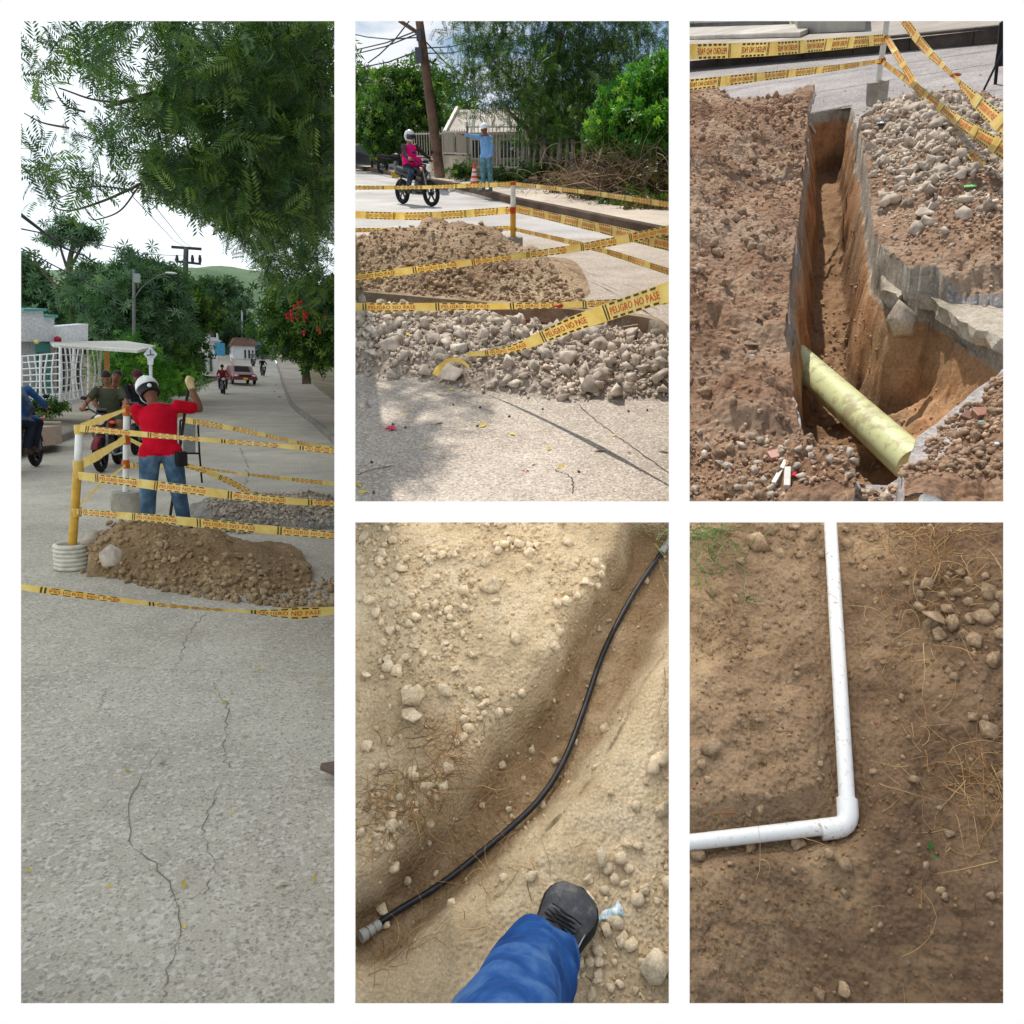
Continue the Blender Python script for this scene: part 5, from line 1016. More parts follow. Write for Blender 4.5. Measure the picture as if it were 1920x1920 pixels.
    outl = [(u * sc, off + w + 0.006) for (u, w, h, off) in U_] + [(U_[-1][0] * sc + 0.008, 0.004)] + [(u * sc, off - w - 0.006) for (u, w, h, off) in U_[::-1]] + [(-0.006, 0)]
    for z in (0.0, 0.016, 0.022): sr.append([(a, b, z) for a, b in outl])
    ms.loft(sr); part('sole', ms, plain('boot_rubber', srgb(52, 48, 44), 0.8), t, True)
    la = MB()
    for k in range(4):
        u = (0.168 + 0.017 * k) * sc; z = 0.121 - 0.0105 * k
        la.tube(bez([(u, -0.032, z - 0.012), (u + 0.006, -0.012, z + 0.004), (u + 0.010, 0.012, z + 0.004), (u + 0.014, 0.032, z - 0.012)], 9), 0.0024, 6)
        la.tube(bez([(u + 0.014, -0.032, z - 0.014), (u + 0.010, -0.012, z + 0.005), (u + 0.006, 0.012, z + 0.005), (u, 0.032, z - 0.012)], 9), 0.0024, 6)
    part('laces', la, plain('black_lace', srgb(34, 34, 36), 0.8), t, True)
    tl = MB(); tl.loft([[(0.165 * sc, 0.03 * c, 0.119 + 0.008 * s) for c, s in ((-1, 0), (-.5, 1), (.5, 1), (1, 0), (.5, -1), (-.5, -1))], [(0.235 * sc, 0.036 * c, 0.088 + 0.006 * s) for c, s in ((-1, 0), (-.5, 1), (.5, 1), (1, 0), (.5, -1), (-.5, -1))]]); part('tongue', tl, lm, t, True)
    mk = MB(); mk.box((0.205 * sc, -0.0475, 0.062), (0.030, 0.002, 0.007), rotz(0.05)); part('boot_tag', mk, plain('white_woven_tag', srgb(220, 220, 220), 0.7), t)
    # jeans in thing axes: x along foot; cuff round the ankle, then up to the hip beside the camera
    inv = rotz(-ang); L2 = lambda p: inv @ (np.array(p, float) - o0)
    cuff = np.array((0.07 * sc, 0, 0.095)); q1 = L2(g(1000, 1835, 0.22)); q2 = L2(g(968, 1880, 0.38)); knee = L2(g(935, 1950, 0.55)); hip = L2(g(880, 2250, 0.85))
    path = bez([cuff + np.array((0.03, 0, -0.045)), cuff + np.array((0.0, 0, 0.01)), q1, q2, knee, hip], 60); k = len(path); P_, T_, fr = frames(path); V = []; nn = 40
    for i, (p, (u, v)) in enumerate(zip(P_, fr)):
        f = i / (k - 1); r0 = 0.060 + 0.014 * min(1, f * 3)
        for j in range(nn):
            a = 2 * math.pi * j / nn
            wr = 0.0028 * math.sin(i * 0.75 + 2.8 * math.sin(a * 1.0 + 0.5) + 1.5 * math.sin(2 * a)) + 0.0022 * math.sin(i * 1.3 + 2 * a + 1.7 * math.sin(a)) + 0.005 * math.sin(a * 2 + i * 0.12) + 0.003 * math.sin(5 * a + 0.2 * i)
            if i < 2: wr *= 0.3
            V.append(p + (u * math.cos(a) + v * math.sin(a)) * (r0 + wr))
    Fq = [(i * nn + j, i * nn + (j + 1) % nn, (i + 1) * nn + (j + 1) % nn, (i + 1) * nn + j) for i in range(k - 1) for j in range(nn)]
    gd = G('blue_denim'); od = gd.n('TexCoord').outputs['Object']
    c1 = gd.ramp(gd.noise(od, 9, 6, 0.6), [(0.3, srgb(24, 52, 102)), (0.5, srgb(38, 82, 146)), (0.72, srgb(96, 132, 176))])
    w1 = gd.n('TexWave', {'Vector': od, 'Scale': 420.0, 'Distortion': 2.0}, wave_type='BANDS', bands_direction='DIAGONAL').outputs['Fac']
    gd.bsdf(gd.mix(0.2, c1, gd.ramp(w1, [(0, (0.5, 0.5, 0.5, 1)), (1, (1.3, 1.3, 1.3, 1))]), 'MULTIPLY'), 0.9, 0.1, w1, 0.15, 0.001)
    part('jeans', MB().add(V, Fq), gd.m, t, True)
    MC['denim'] = gd.m
site4()

# ------------------------------------------------------------------ site 5: white water pipe with elbow on brown soil
def site5():
    rg = np.random.default_rng(5); S = S5; g = S.g
    st = 0.0046; x = np.arange(-0.95, 0.75, st); y = np.arange(-0.02, 2.0, st); X, Y = np.meshgrid(x, y)
    pa = [g(1552, 940), g(1588, 1505), g(1578, 1533), g(1550, 1550), g(1240, 1584)]
    dl, sl_, _ = poly_dist(X, Y, [p[:2] for p in pa], False)
    xr, yr = X - np.interp(Y, [p[1] for p in pa[:2]][::-1], [p[0] for p in pa[:2]][::-1]), Y
    Z = 0.03 * fbm(X * 3, Y * 3, 2, 4) + 0.085 * sstep(0.05, 0.42, xr + 0.06 * fbm(X * 5, Y * 5, 8, 3)) + 0.05 * sstep(0.15, 0.6, -xr) * sstep(0.55, 1.0, Y)
    Z = Z + 0.018 * sstep(0.5, 0.7, vnoise(X * 5, Y * 5, 3)) * fbm(X * 16, Y * 16, 4, 4)
    msk = sstep(0.38, 0.62, vnoise(X * 4, Y * 4, 18))
    Z = Z + clod(X * 20, Y * 20, 5) * 0.020 * msk + clod(X * 55, Y * 55, 6) * 0.008 * (0.3 + 0.7 * vnoise(X * 7, Y * 7, 7)) + clod(X * 100, Y * 100, 16) * 0.004 + 0.010 * fbm(X * 26, Y * 26, 9, 5)
    base = -0.012 + 0 * X; near = sstep(0.075, 0.014, dl); Z = Z * (1 - near) + base * near
    soil = earth('brown_soil', [(0.25, srgb(104, 83, 66)), (0.5, srgb(145, 121, 97)), (0.78, srgb(178, 154, 126))], 4.5, 0.8, 100, 0.010, crumb=95,
                 patches=[(2.2, 0.50, 0.64, srgb(100, 78, 60), 0.6), (2.7, 0.52, 0.64, srgb(184, 158, 124), 0.6), (3.4, 0.62, 0.70, srgb(158, 122, 82), 0.3)])
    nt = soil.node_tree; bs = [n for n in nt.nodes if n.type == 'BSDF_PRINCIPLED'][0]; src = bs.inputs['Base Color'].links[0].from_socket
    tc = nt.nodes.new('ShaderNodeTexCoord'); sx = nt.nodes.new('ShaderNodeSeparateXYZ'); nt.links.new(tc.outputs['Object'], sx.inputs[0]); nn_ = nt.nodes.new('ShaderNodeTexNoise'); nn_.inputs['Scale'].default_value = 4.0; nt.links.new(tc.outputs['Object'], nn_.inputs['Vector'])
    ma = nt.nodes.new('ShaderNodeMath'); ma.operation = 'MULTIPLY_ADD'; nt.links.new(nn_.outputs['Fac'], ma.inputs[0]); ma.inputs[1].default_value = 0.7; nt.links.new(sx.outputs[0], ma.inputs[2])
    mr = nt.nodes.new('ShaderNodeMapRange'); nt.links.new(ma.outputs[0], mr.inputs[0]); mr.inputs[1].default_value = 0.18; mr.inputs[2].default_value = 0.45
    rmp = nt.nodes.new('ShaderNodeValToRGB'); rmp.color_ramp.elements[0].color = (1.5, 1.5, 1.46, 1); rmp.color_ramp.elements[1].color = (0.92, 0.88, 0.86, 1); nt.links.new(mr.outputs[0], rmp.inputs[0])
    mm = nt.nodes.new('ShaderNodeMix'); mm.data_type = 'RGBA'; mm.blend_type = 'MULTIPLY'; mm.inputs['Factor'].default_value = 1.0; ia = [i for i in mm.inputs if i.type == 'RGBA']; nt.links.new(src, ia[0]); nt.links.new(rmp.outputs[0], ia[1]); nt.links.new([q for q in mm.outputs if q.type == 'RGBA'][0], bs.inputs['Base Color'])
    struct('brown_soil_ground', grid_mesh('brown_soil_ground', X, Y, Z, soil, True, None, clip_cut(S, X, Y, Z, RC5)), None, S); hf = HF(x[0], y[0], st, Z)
    # pipe
    r = 0.0165; zz = 0.012
    A = g(1556, 966, zz + 0.012); B = g(1588, 1500, zz); Cc = g(1580, 1536, zz); Dd = g(1556, 1549, zz); E_ = g(1280, 1581, zz + 0.004)
    t = thing('water_pipe', 'white plastic water pipe with a right-angled elbow lying on brown soil', 'pipe', S, Cc)
    gp = G('white_pvc'); o = gp.n('TexCoord').outputs['Object']
    dirt = gp.ramp(gp.noise(o, 90, 8, 0.75), [(0.56, (0, 0, 0, 1)), (0.62, (1, 1, 1, 1))])
    big_ = gp.ramp(gp.noise(o, 5, 3), [(0.36, (0, 0, 0, 1)), (0.55, (1, 1, 1, 1))])
    gp.bsdf(gp.mix(gp.math('MULTIPLY', dirt, gp.math('MULTIPLY', big_, 0.75)), (0.84, 0.85, 0.85, 1), srgb(150, 112, 74)), 0.28, 0.5)
    c0 = Cc; part('pipe', MB().tube([A - c0, (A + B) / 2 - c0, B - c0], r, 20), gp.m, t, True); part('pipe', MB().tube([Dd - c0, (Dd + E_) / 2 - c0, E_ - c0], r, 20), gp.m, t, True)
    u1 = nrm(B - A); u2 = nrm(Dd - E_); K = B + u1 * 0.055; K[2] = zz
    J1 = K - u1 * 0.056; J2 = K - u2 * 0.056
    ep = [J1, K - u1 * 0.026] + [((1 - s) ** 2) * (K - u1 * 0.026) + 2 * s * (1 - s) * K + s * s * (K - u2 * 0.026) for s in (0.25, 0.5, 0.75)] + [K - u2 * 0.026, J2]
    part('elbow', MB().tube([q - c0 for q in ep], [0.0215, 0.0215, 0.0208, 0.0205, 0.0208, 0.0215, 0.0215], 20), gp.m, t, True)
    # stones
    sm = earth('brown_field_stone', [(0.25, srgb(132, 110, 88)), (0.5, srgb(170, 146, 118)), (0.78, srgb(198, 176, 148))], 1.6, 0.45, 4.5, 0.005, objrnd=0.3)
    big = [(1424, 1028, 30), (1448, 998, 24), (1518, 1012, 18), (1490, 990, 16), (1350, 1000, 12), (1588, 1028, 14), (1335, 1118, 17), (1402, 1118, 10), (1335, 1407, 25), (1316, 1440, 13), (1690, 1075, 15), (1748, 1165, 32), (1742, 1170, 26), (1772, 1150, 17),
           (1764, 1120, 13), (1790, 1122, 15), (1722, 1125, 11), (1815, 1132, 14), (1804, 1196, 17), (1840, 1165, 24), (1860, 1240, 24), (1862, 1150, 16), (1812, 1100, 13), (1876, 1120, 14), (1852, 1378, 26), (1822, 1350, 15),
           (1788, 1275, 15), (1690, 1020, 12), (1494, 1588, 19), (1405, 1590, 22), (1310, 1610, 22), (1360, 1592, 11), (1553, 1605, 16), (1455, 1582, 9), (1582, 1630, 20), (1540, 1866, 22), (1578, 1862, 20), (1650, 1738, 8),
           (1370, 1622, 12), (1584, 1680, 12), (1425, 1523, 14), (1712, 1466, 14), (1876, 1462, 18), (1845, 1352, 10), (1562, 1068, 8), (1460, 1045, 13), (1500, 1140, 9), (1330, 1205, 8), (1702, 1675, 9), (1800, 1255, 8), (1735, 1105, 17), (1760, 1196, 18), (1782, 1178, 19), (1828, 1205, 20), (1850, 1120, 22), (1700, 1100, 12), (1820, 1165, 16), (1875, 1195, 16), (1795, 1085, 13), (1720, 1150, 14), (1845, 1090, 12), (1775, 1090, 12), (1480, 1010, 14), (1540, 1050, 12), (1390, 1060, 12)]
    P = []; R_ = []
    for a, b, q in big:
        p = S.hit(a, b, hf, 0.8, 4); P.append(p); R_.append(q / F_PX * S.proj(p)[2][0])
    P = np.array(P); R_ = np.array(R_); P[:, 2] = hf(P[:, 0], P[:, 1]) + R_ * 0.45
    right = np.array([b[0] > 1600 for b in big])
    stone_things('field_stone', ROCK_B + CLOD, P[right], R_[right], sm, S, near_label(S, 'brown stone right of the white pipe', [(1690, 1040, 'near the top roots'), (1750, 1160, 'in the stone cluster'), (1860, 1180, 'at the right edge by the cluster'), (1840, 1370, 'at the right edge halfway down'), (1710, 1470, 'just right of the elbow'), (1700, 1700, 'on the lower soil')]), 'stone', 'stones right of the white pipe', rg, 0.5)
    stone_things('field_stone', ROCK_B + CLOD, P[~right], R_[~right], sm, S, near_label(S, 'brown stone', [(1430, 1020, 'beside the green grass at the top'), (1540, 1020, 'touching the top of the upright pipe'), (1335, 1120, 'at the left edge near the grass'), (1330, 1420, 'by the left edge above the level pipe'), (1400, 1595, 'under the level pipe'), (1560, 1620, 'below the elbow'), (1560, 1865, 'at the bottom edge')]), 'stone', 'stones left of and below the white pipe', rg, 0.5)
    n = 1500; p = np.stack((rg.uniform(-0.8, 0.6, n), rg.uniform(0.0, 1.7, n)), 1); dens = 0.25 + 0.75 * sstep(0.45, 0.7, vnoise(p[:, 0] * 5, p[:, 1] * 5, 55)); dens *= np.where((p[:, 1] < 0.35), 0.4, 1)
    dd, _, _ = poly_dist(p[:, 0], p[:, 1], [q[:2] for q in pa], False); p = p[(rg.random(n) < dens) & (dd > 0.04)]; r_ = 0.005 + 0.009 * rg.random(len(p)) ** 2.5
    Pp = np.column_stack((p, hf(p[:, 0], p[:, 1]) + r_ * 0.25)); k = in_frame(S, Pp, (1293, 979, 1881, 1881)); Pp = Pp[k]; r_ = r_[k]; oo = np.argsort(-r_)[:200]
    stone_things('pebble', ROCK_B + CLOD[:3], Pp[oo], r_[oo], sm, S, near_label(S, 'small brown pebble', [(1350, 1050, 'under the green grass'), (1480, 1050, 'left of the upright pipe near the top'), (1350, 1250, 'by the left edge'), (1500, 1300, 'left of the upright pipe halfway'), (1420, 1480, 'above the level pipe'), (1680, 1100, 'right of the upright pipe near the top'), (1820, 1100, 'amid the stone cluster'), (1680, 1350, 'right of the upright pipe halfway'), (1830, 1400, 'by the dry grass tangle'), (1400, 1700, 'in the lower left'), (1600, 1750, 'in the lower middle'), (1800, 1700, 'in the lower right')]), 'stone', 'pebbles around the white pipe', rg, 0.7)
    gr = earth('brown_grit', [(0.25, srgb(104, 80, 56)), (0.5, srgb(146, 118, 86)), (0.78, srgb(176, 150, 116))], 9, 0.4, 150, 0.003, tint=0.5)
    n = 11500; p = np.stack((rg.uniform(-0.85, 0.65, n), rg.uniform(0.0, 1.85, n)), 1); dens = 0.2 + 0.8 * sstep(0.4, 0.7, vnoise(p[:, 0] * 6, p[:, 1] * 6, 56)); dd, _, _ = poly_dist(p[:, 0], p[:, 1], [q[:2] for q in pa], False); p = p[(rg.random(n) < dens) & (dd > 0.022)]
    r_ = 0.0022 + 0.0045 * rg.random(len(p)) ** 2.2; stuff_stones('soil_crumbs', ROCK_B[:5] + ROCK_A[:2], np.column_stack((p, hf(p[:, 0], p[:, 1]) + r_ * 0.3)), r_, gr, S, 'loose soil crumbs around the white pipe', rg, rect=RC5)
    def tuft(cx, cy, n, spread, ln, dirv, lab, nm='dry_roots', mat=STRAW, rad=0.0010, dr=0.5):
        c = S.hit(cx, cy, hf, 0.8, 4); P0 = c + rg.normal(0, 1, (n, 3)) * np.array((spread, spread, 0.0)); P0[:, 2] = hf(P0[:, 0], P0[:, 1]) + 0.004
        stuff_strands(nm, S, lab, mat, P0, rg.normal(0, 0.75, (n, 3)) + np.array(dirv), ln * rg.uniform(0.35, 1.25, n), rad, rg, 2.0, 8, dr, hf)
    tuft(1740, 1040, 120, 0.06, 0.14, (0.1, -0.3, 0.25), 'dry root tangle above the stones at upper right'); tuft(1690, 1010, 60, 0.05, 0.12, (0.3, 0.2, 0.3), 'dry stalks near the top of the right bank')
    tuft(1680, 1180, 46, 0.07, 0.15, (0.1, -0.4, 0.15), 'dry stems lying right of the pipe'); tuft(1820, 1440, 100, 0.06, 0.13, (0.1, -0.3, 0.3), 'dry grass tangle at the right edge'); tuft(1860, 1520, 50, 0.05, 0.12, (-0.5, 0, 0.3), 'dry stalks by the right edge under the tangle')
    tuft(1320, 1170, 40, 0.05, 0.13, (0.5, -0.2, 0.25), 'dry stems at the left edge under the grass'); tuft(1680, 1330, 24, 0.09, 0.12, (0.2, 0.2, 0.1), 'thin roots right of the pipe'); tuft(1600, 1700, 26, 0.25, 0.09, (0, 0.3, 0.1), 'few dry stems on the lower soil')
    tuft(1770, 1100, 30, 0.09, 0.10, (0.2, 0, 0.4), 'dry stalks between the stones'); tuft(1650, 1640, 10, 0.14, 0.14, (0.5, 0.5, 0.1), 'long pale stems on the lower right soil')
    GRN = tintmat('fresh_grass_blade', [(0.0, srgb(84, 112, 52)), (0.6, srgb(128, 154, 88)), (1.0, srgb(170, 186, 130))])
    tuft(1310, 1020, 110, 0.055, 0.12, (0.7, -0.25, 0.4), 'tuft of green grass in the upper left corner by the pipe trench', 'grass_tuft', GRN, 0.0014, 0.9); tuft(1395, 1130, 6, 0.015, 0.07, (0, 0.4, 0.5), 'single green blades on the left soil', 'grass_tuft', GRN, 0.0014, 0.3)
    # reddish root, twig, blue cap, seedlings
    def twig(pxs, rad, label, col, nm='twig'):
        q = [S.hit(a, b, hf, 0.8, 4) + np.array((0, 0, rad * 0.8)) for a, b in pxs]; m = MB().tube(bez(q, 24), list(np.linspace(rad, rad * 0.6, len(bez(q, 24)))), 8)
        single(nm, m, col, S, label, 'twig', smooth=True)
    red = plain('reddish_root_bark', srgb(150, 104, 84), 0.8, scale=60); tan = plain('tan_twig_bark', srgb(168, 118, 82), 0.8, scale=60)
    twig([(1640, 1358), (1680, 1345), (1715, 1332), (1738, 1322)], 0.0042, 'reddish root lying right of the white pipe', red); twig([(1333, 1525), (1352, 1524), (1374, 1524), (1396, 1531)], 0.0045, 'tan crooked twig above the horizontal pipe', tan)
    twig([(1712, 1710), (1740, 1660), (1760, 1630), (1800, 1615)], 0.0016, 'long pale stem bent on the lower right soil', tan); twig([(1340, 1800), (1342, 1830), (1350, 1860), (1352, 1878)], 0.0022, 'pale thin root near the lower left corner', tan)
    for i, (a, b, col, lab, rr_) in enumerate([(1449, 1360, srgb(60, 84, 130), 'tiny blue plastic bit left of the pipe', 0.006), (1771, 1413, srgb(40, 60, 110), 'tiny dark blue plastic bit right of the pipe', 0.004), (1596, 1634, srgb(70, 76, 110), 'tiny blue grey bead below the elbow', 0.003), (1300, 1481, srgb(150, 70, 60), 'small red brick bit at the left edge', 0.009)]):
        p = S.hit(a, b, hf, 0.8, 4); V, Fc = ROCK_A[i]; o = ob('litter_bit', mesh_np('litter_bit', V * rr_, [Fc], plain('litter_%d' % i, col, 0.4))); o.matrix_world = S.MW @ Matrix.Translation(Vector(p + np.array((0, 0, rr_ * 0.4)))); tag(o, lab, 'litter')
    lg = leafmat('seedling_leaf', srgb(70, 110, 50), srgb(110, 150, 70), srgb(150, 180, 96), 0.3)
    for (a, b, lab) in [(1758, 1738, 'small green seedling leaf on the lower right soil'), (1868, 1668, 'small green sprig at the right edge'), (1742, 1598, 'tiny green sprout right of the elbow')]:
        p = S.hit(a, b, hf, 0.8, 4); m = MB()
        for q in range(3):
            d_ = rotz(q * 2.1 + a) @ np.array((1, 0, 0.35)); w_ = np.cross(d_, (0, 0, 1)) * 0.006; l_ = 0.024
            m.add([p, p + d_ * l_ * 0.5 + w_, p + d_ * l_, p + d_ * l_ * 0.5 - w_], [(0, 1, 2, 3)])
        m.tube([p + np.array((0, -0.03, 0.003)), p], 0.001, 5); single('seedling', m, lg, S, lab, 'plant')
site5()
# ------------------------------------------------------------------ site 2: sunny street, trench, heaps, motorcyclist
RC2 = (651, 20, 1269, 957)
def site2():
    rg = np.random.default_rng(2); S = S2; g = S.g; at = S.at
    # trench line in ground coordinates: far lip and near lip
    far = [g(a, b) for a, b in ((652, 543), (666, 545), (860, 562), (1057, 578), (1207, 594), (1260, 614), (1268, 618))]; near = [g(a, b) for a, b in ((1300, 668), (1254, 652), (1150, 634), (1000, 612), (860, 596), (666, 578), (620, 573))]
    poly = np.array([p[:2] for p in far + near])
    crest_px = [(640, 462), (666, 455), (720, 436), (800, 428), (870, 425), (935, 438), (975, 468), (1030, 500), (1095, 540), (1150, 562), (1200, 575)]
    yc = 10.3; cz = [(at(a, b, yc)[0], max(0, at(a, b, yc)[2])) for a, b in crest_px]; cxs = [c[0] for c in cz]; czs = [c[1] for c in cz]
    nb = [g(a, b) for a, b in ((640, 706), (800, 716), (870, 736), (1050, 757), (1254, 752), (1300, 750))]
    def H(X, Y):
        X = np.asarray(X, float); Y = np.asarray(Y, float); w = 0.012 * fbm(X * 4, Y * 3, 5, 3); d, sid, ins = poly_dist(X + w * 0.4, Y + w, poly)
        ch = np.interp(X, cxs, czs, right=0.0); fy = np.interp(X, [p[0] for p in far], [p[1] for p in far])
        s = np.where(Y < yc, (Y - fy - 0.05) / (yc - fy - 0.05), 1 - (Y - yc) / 1.7); mound = ch * sstep(0, 1, s) * (1 + 0.12 * fbm(X * 3, Y * 2, 8, 4)) + 0.0
        ny = np.interp(X, [p[0] for p in nb], [p[1] for p in nb]); ty = np.interp(X, [p[0] for p in near][::-1], [p[1] for p in near][::-1]); v = (Y - ny) / (ty - ny)
        rub = 0.17 * np.sin(np.pi * np.clip(v, 0, 1) ** 0.85) ** 1.3 * (1 + 0.45 * fbm(X * 2.2, Y * 1.6, 4, 3)) * sstep(1.75, 1.1, X)
        soft = (~ins) & ((mound > 0.004) | (rub > 0.006) | ((Y > fy) & (Y < fy + 1.2) & (ch > 0.03)))
        lum = clod(X * 7, Y * 5, 3) * 0.075 * sstep(0.4, 0.7, vnoise(X * 3, Y * 2, 71)) + clod(X * 16, Y * 12, 8) * 0.034 * (0.3 + vnoise(X * 3, Y * 3, 52)) + clod(X * 36, Y * 26, 18) * 0.014 + 0.016 * fbm(X * 12, Y * 9, 12, 4)
        out = np.maximum(mound, rub) + np.where(soft, lum * np.where(mound > rub, 1.0, 0.7) * sstep(0.0, 0.07, np.maximum(mound, rub)), 0)
        inn = -(0.13 * sstep(0, 0.02, d) + 0.35 * sstep(0.02, 0.09, d)) + 0.02 * fbm(X * 9, Y * 9, 22, 3) * (d > 0.03)
        return np.where(ins, inn, out), ins, soft, mound > rub
    hf = lambda x, y: H(x, y)[0]
    u = np.linspace(-0.225, 0.225, 400); yy = np.geomspace(3.15, 14.2, 400); U_, Y = np.meshgrid(u, yy); X = U_ * Y; Z, ins, soft, md = H(X, Y)
    gm = G('cut_slab_and_clay'); o = gm.n('TexCoord').outputs['Object']; sz = gm.n('SeparateXYZ', {0: o}).outputs
    clay = gm.ramp(gm.noise(o, 4, 6), [(0.3, srgb(120, 72, 46)), (0.7, srgb(168, 112, 78))]); pal = gm.ramp(gm.noise(o, 7, 7, 0.7), [(0.3, srgb(128, 116, 100)), (0.5, srgb(164, 152, 134)), (0.75, srgb(186, 174, 156))])
    zf = gm.n('MapRange', {0: gm.math('ADD', sz[2], gm.math('MULTIPLY', gm.noise(o, 8, 4), 0.05)), 1: -0.125, 2: -0.105}).outputs[0]; gm.bsdf(gm.mix(zf, clay, pal), 0.95, 0.1, gm.noise(o, 30, 8, 0.75), 0.8, 0.03)
    near_road = earth('exposed_aggregate_concrete', [(0.25, srgb(160, 148, 136)), (0.5, srgb(180, 168, 155)), (0.75, srgb(198, 187, 174))], 2.0, 0.45, 70, 0.004, 0.9, speck=[(75, 0.74, srgb(212, 203, 190), 0.5), (90, 0.80, srgb(136, 120, 108), 0.5), (120, 0.86, srgb(98, 88, 80), 0.5)])
    dirt = earth('pale_dug_soil', [(0.25, srgb(132, 107, 84)), (0.5, srgb(166, 141, 114)), (0.75, srgb(192, 170, 142))], 1.6, 0.8, 30, 0.025, crumb=26, patches=[(0.9, 0.48, 0.6, srgb(184, 166, 138), 0.6), (1.4, 0.6, 0.7, srgb(138, 98, 74), 0.5)])
    rubm = earth('rubble_fines', [(0.25, srgb(134, 118, 104)), (0.5, srgb(168, 152, 138)), (0.75, srgb(196, 182, 168))], 3, 0.8, 40, 0.02, crumb=34)
    mi = np.where(ins, 1, np.where(soft, np.where(md, 0, 2), 3))
    struct('excavated_ground', grid_mesh('excavated_ground', X, Y, Z, [dirt, gm.m, rubm, near_road], True, mi, clip_cut(S, X, Y, Z, RC2)), None, S)
    # road beyond, kerb, pavement
    kpx = [(600, 303), (666, 316), (797, 342), (879, 360), (960, 383), (1044, 402), (1254, 450), (1300, 461)]; kp = [g(a, b) for a, b in kpx]; kp[0][:2] = kp[1][:2] + (kp[1][:2] - kp[2][:2]) * 1.2; kp[0][2] = 0
    far_road = earth('sunlit_road_concrete', [(0.25, srgb(160, 156, 152)), (0.5, srgb(182, 178, 174)), (0.75, srgb(196, 192, 188))], 0.8, 0.3, 20, 0.01, 0.9)
    m = MB(); n0 = [np.array((u[0] * 14.2, 14.15, -0.006)), np.array((u[-1] * 14.2, 14.15, -0.006))]
    L_ = [np.array((-40.0, 150.0, -0.006)), np.array((-24.0, 60.0, -0.006)), np.array((-3.2, 14.15, -0.006))]
    pts = [n0[0], n0[1]] + [p * np.array((1, 1, 0)) + np.array((0, 0, -0.006)) for p in kp[::-1]] + [L_[1], np.array((-9.5, 30.0, -0.006))]; m.add(pts, [tuple(range(len(pts)))]); struct('road', m, far_road, S)
    def off(P, i, dd, z):
        a = P[max(i - 1, 0)]; b = P[min(i + 1, len(P) - 1)]; t_ = nrm((b - a)[:2].tolist() + [0]); n_ = np.array((-t_[1], t_[0], 0)); n_ = n_ if n_[1] > 0 else -n_; q = P[i] + n_ * dd; q[2] = z; return q
    kerbm = earth('shaded_brown_kerb', [(0.3, srgb(76, 62, 52)), (0.7, srgb(112, 94, 80))], 1.2, 0.5, 20, 0.01)  # the kerb face's shade is mixed into this brown
    t = thing('kerb', 'brown concrete kerb with shade in its colour, curving along the sunny road', 'kerb', S, kp[3]); dense = bez([p for p in kp], 42)
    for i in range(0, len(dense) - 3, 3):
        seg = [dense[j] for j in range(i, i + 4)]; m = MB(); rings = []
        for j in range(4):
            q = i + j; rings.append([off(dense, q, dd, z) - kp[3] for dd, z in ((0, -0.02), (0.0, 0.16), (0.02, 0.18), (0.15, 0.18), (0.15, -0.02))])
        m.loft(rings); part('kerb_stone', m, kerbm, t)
    m = MB(); A = [off(dense, q, 0.15, 0.176) for q in range(len(dense))]; B = [off(dense, q, 1.9, 0.176) for q in range(len(dense))]; n = len(A); m.add(A + B, [(i, i + 1, n + i + 1, n + i) for i in range(n - 1)]); struct('pavement', m, earth('sunlit_pavement', [(0.3, srgb(184, 172, 156)), (0.7, srgb(208, 196, 180))], 0.8, 0.3, 20, 0.01), S)
    m = MB(); B2 = [off(dense, q, 1.88, 0.17) for q in range(len(dense))]; C_ = [off(dense, q, 3.5, 0.32) for q in range(len(dense))]; D_ = [off(dense, q, 40, 0.6) for q in range(len(dense))]; m.add(B2 + C_ + D_, [(i, i + 1, n + i + 1, n + i) for i in range(n - 1)] + [(n + i, n + i + 1, 2 * n + i + 1, 2 * n + i) for i in range(n - 1)]); struct('verge', m, earth('leaf_litter_soil', [(0.3, srgb(66, 54, 42)), (0.6, srgb(112, 96, 76)), (0.8, srgb(150, 132, 108))], 1.5, 0.8, 18, 0.03), S)
    # clean saw-cut edge of the slab along the far side of the trench
    fl = bez([p for p in far], 36); m = MB(); m2 = MB(); V = []; V2 = []
    for i, p in enumerate(fl):
        jz = 0.012 * math.sin(i * 1.7) + 0.006 * math.sin(i * 4.1); a = p + np.array((0, 0.10, 0.006)); b = p + np.array((0, -0.045, 0.004)); c_ = p + np.array((0, -0.05 + 0.006 * math.sin(i * 2.3), -0.15 + jz)); d_ = p + np.array((0, -0.035 + 0.02 * math.sin(i * 1.3), -0.16 + jz)); e_ = p + np.array((0, 0.0, -0.6)); V += [a, b, c_]; V2 += [d_ + np.array((0, 0.01, 0.02)), e_]
    nf = len(fl); m.add(V, [(3 * i + j, 3 * i + 3 + j, 3 * i + 4 + j, 3 * i + 1 + j) for i in range(nf - 1) for j in (0, 1)]); m2.add(V2, [(2 * i, 2 * i + 2, 2 * i + 3, 2 * i + 1) for i in range(nf - 1)])
    ex = bpy.data.objects['excavated_ground']; part('slab_edge', m, earth('cut_slab_edge', [(0.3, srgb(122, 104, 86)), (0.5, srgb(152, 134, 112)), (0.75, srgb(176, 160, 138))], 3.5, 0.8, 25, 0.02), ex); part('clay_wall', m2, earth('exposed_red_clay', [(0.3, srgb(104, 62, 42)), (0.7, srgb(150, 98, 68))], 3, 0.8, 25, 0.03), ex)
    # cracks in the near concrete
    ck = plain('crack_brown_dirt', srgb(92, 78, 66), 0.95); rd = bpy.data.objects['excavated_ground']  # dark brown strips drawn as the cracks
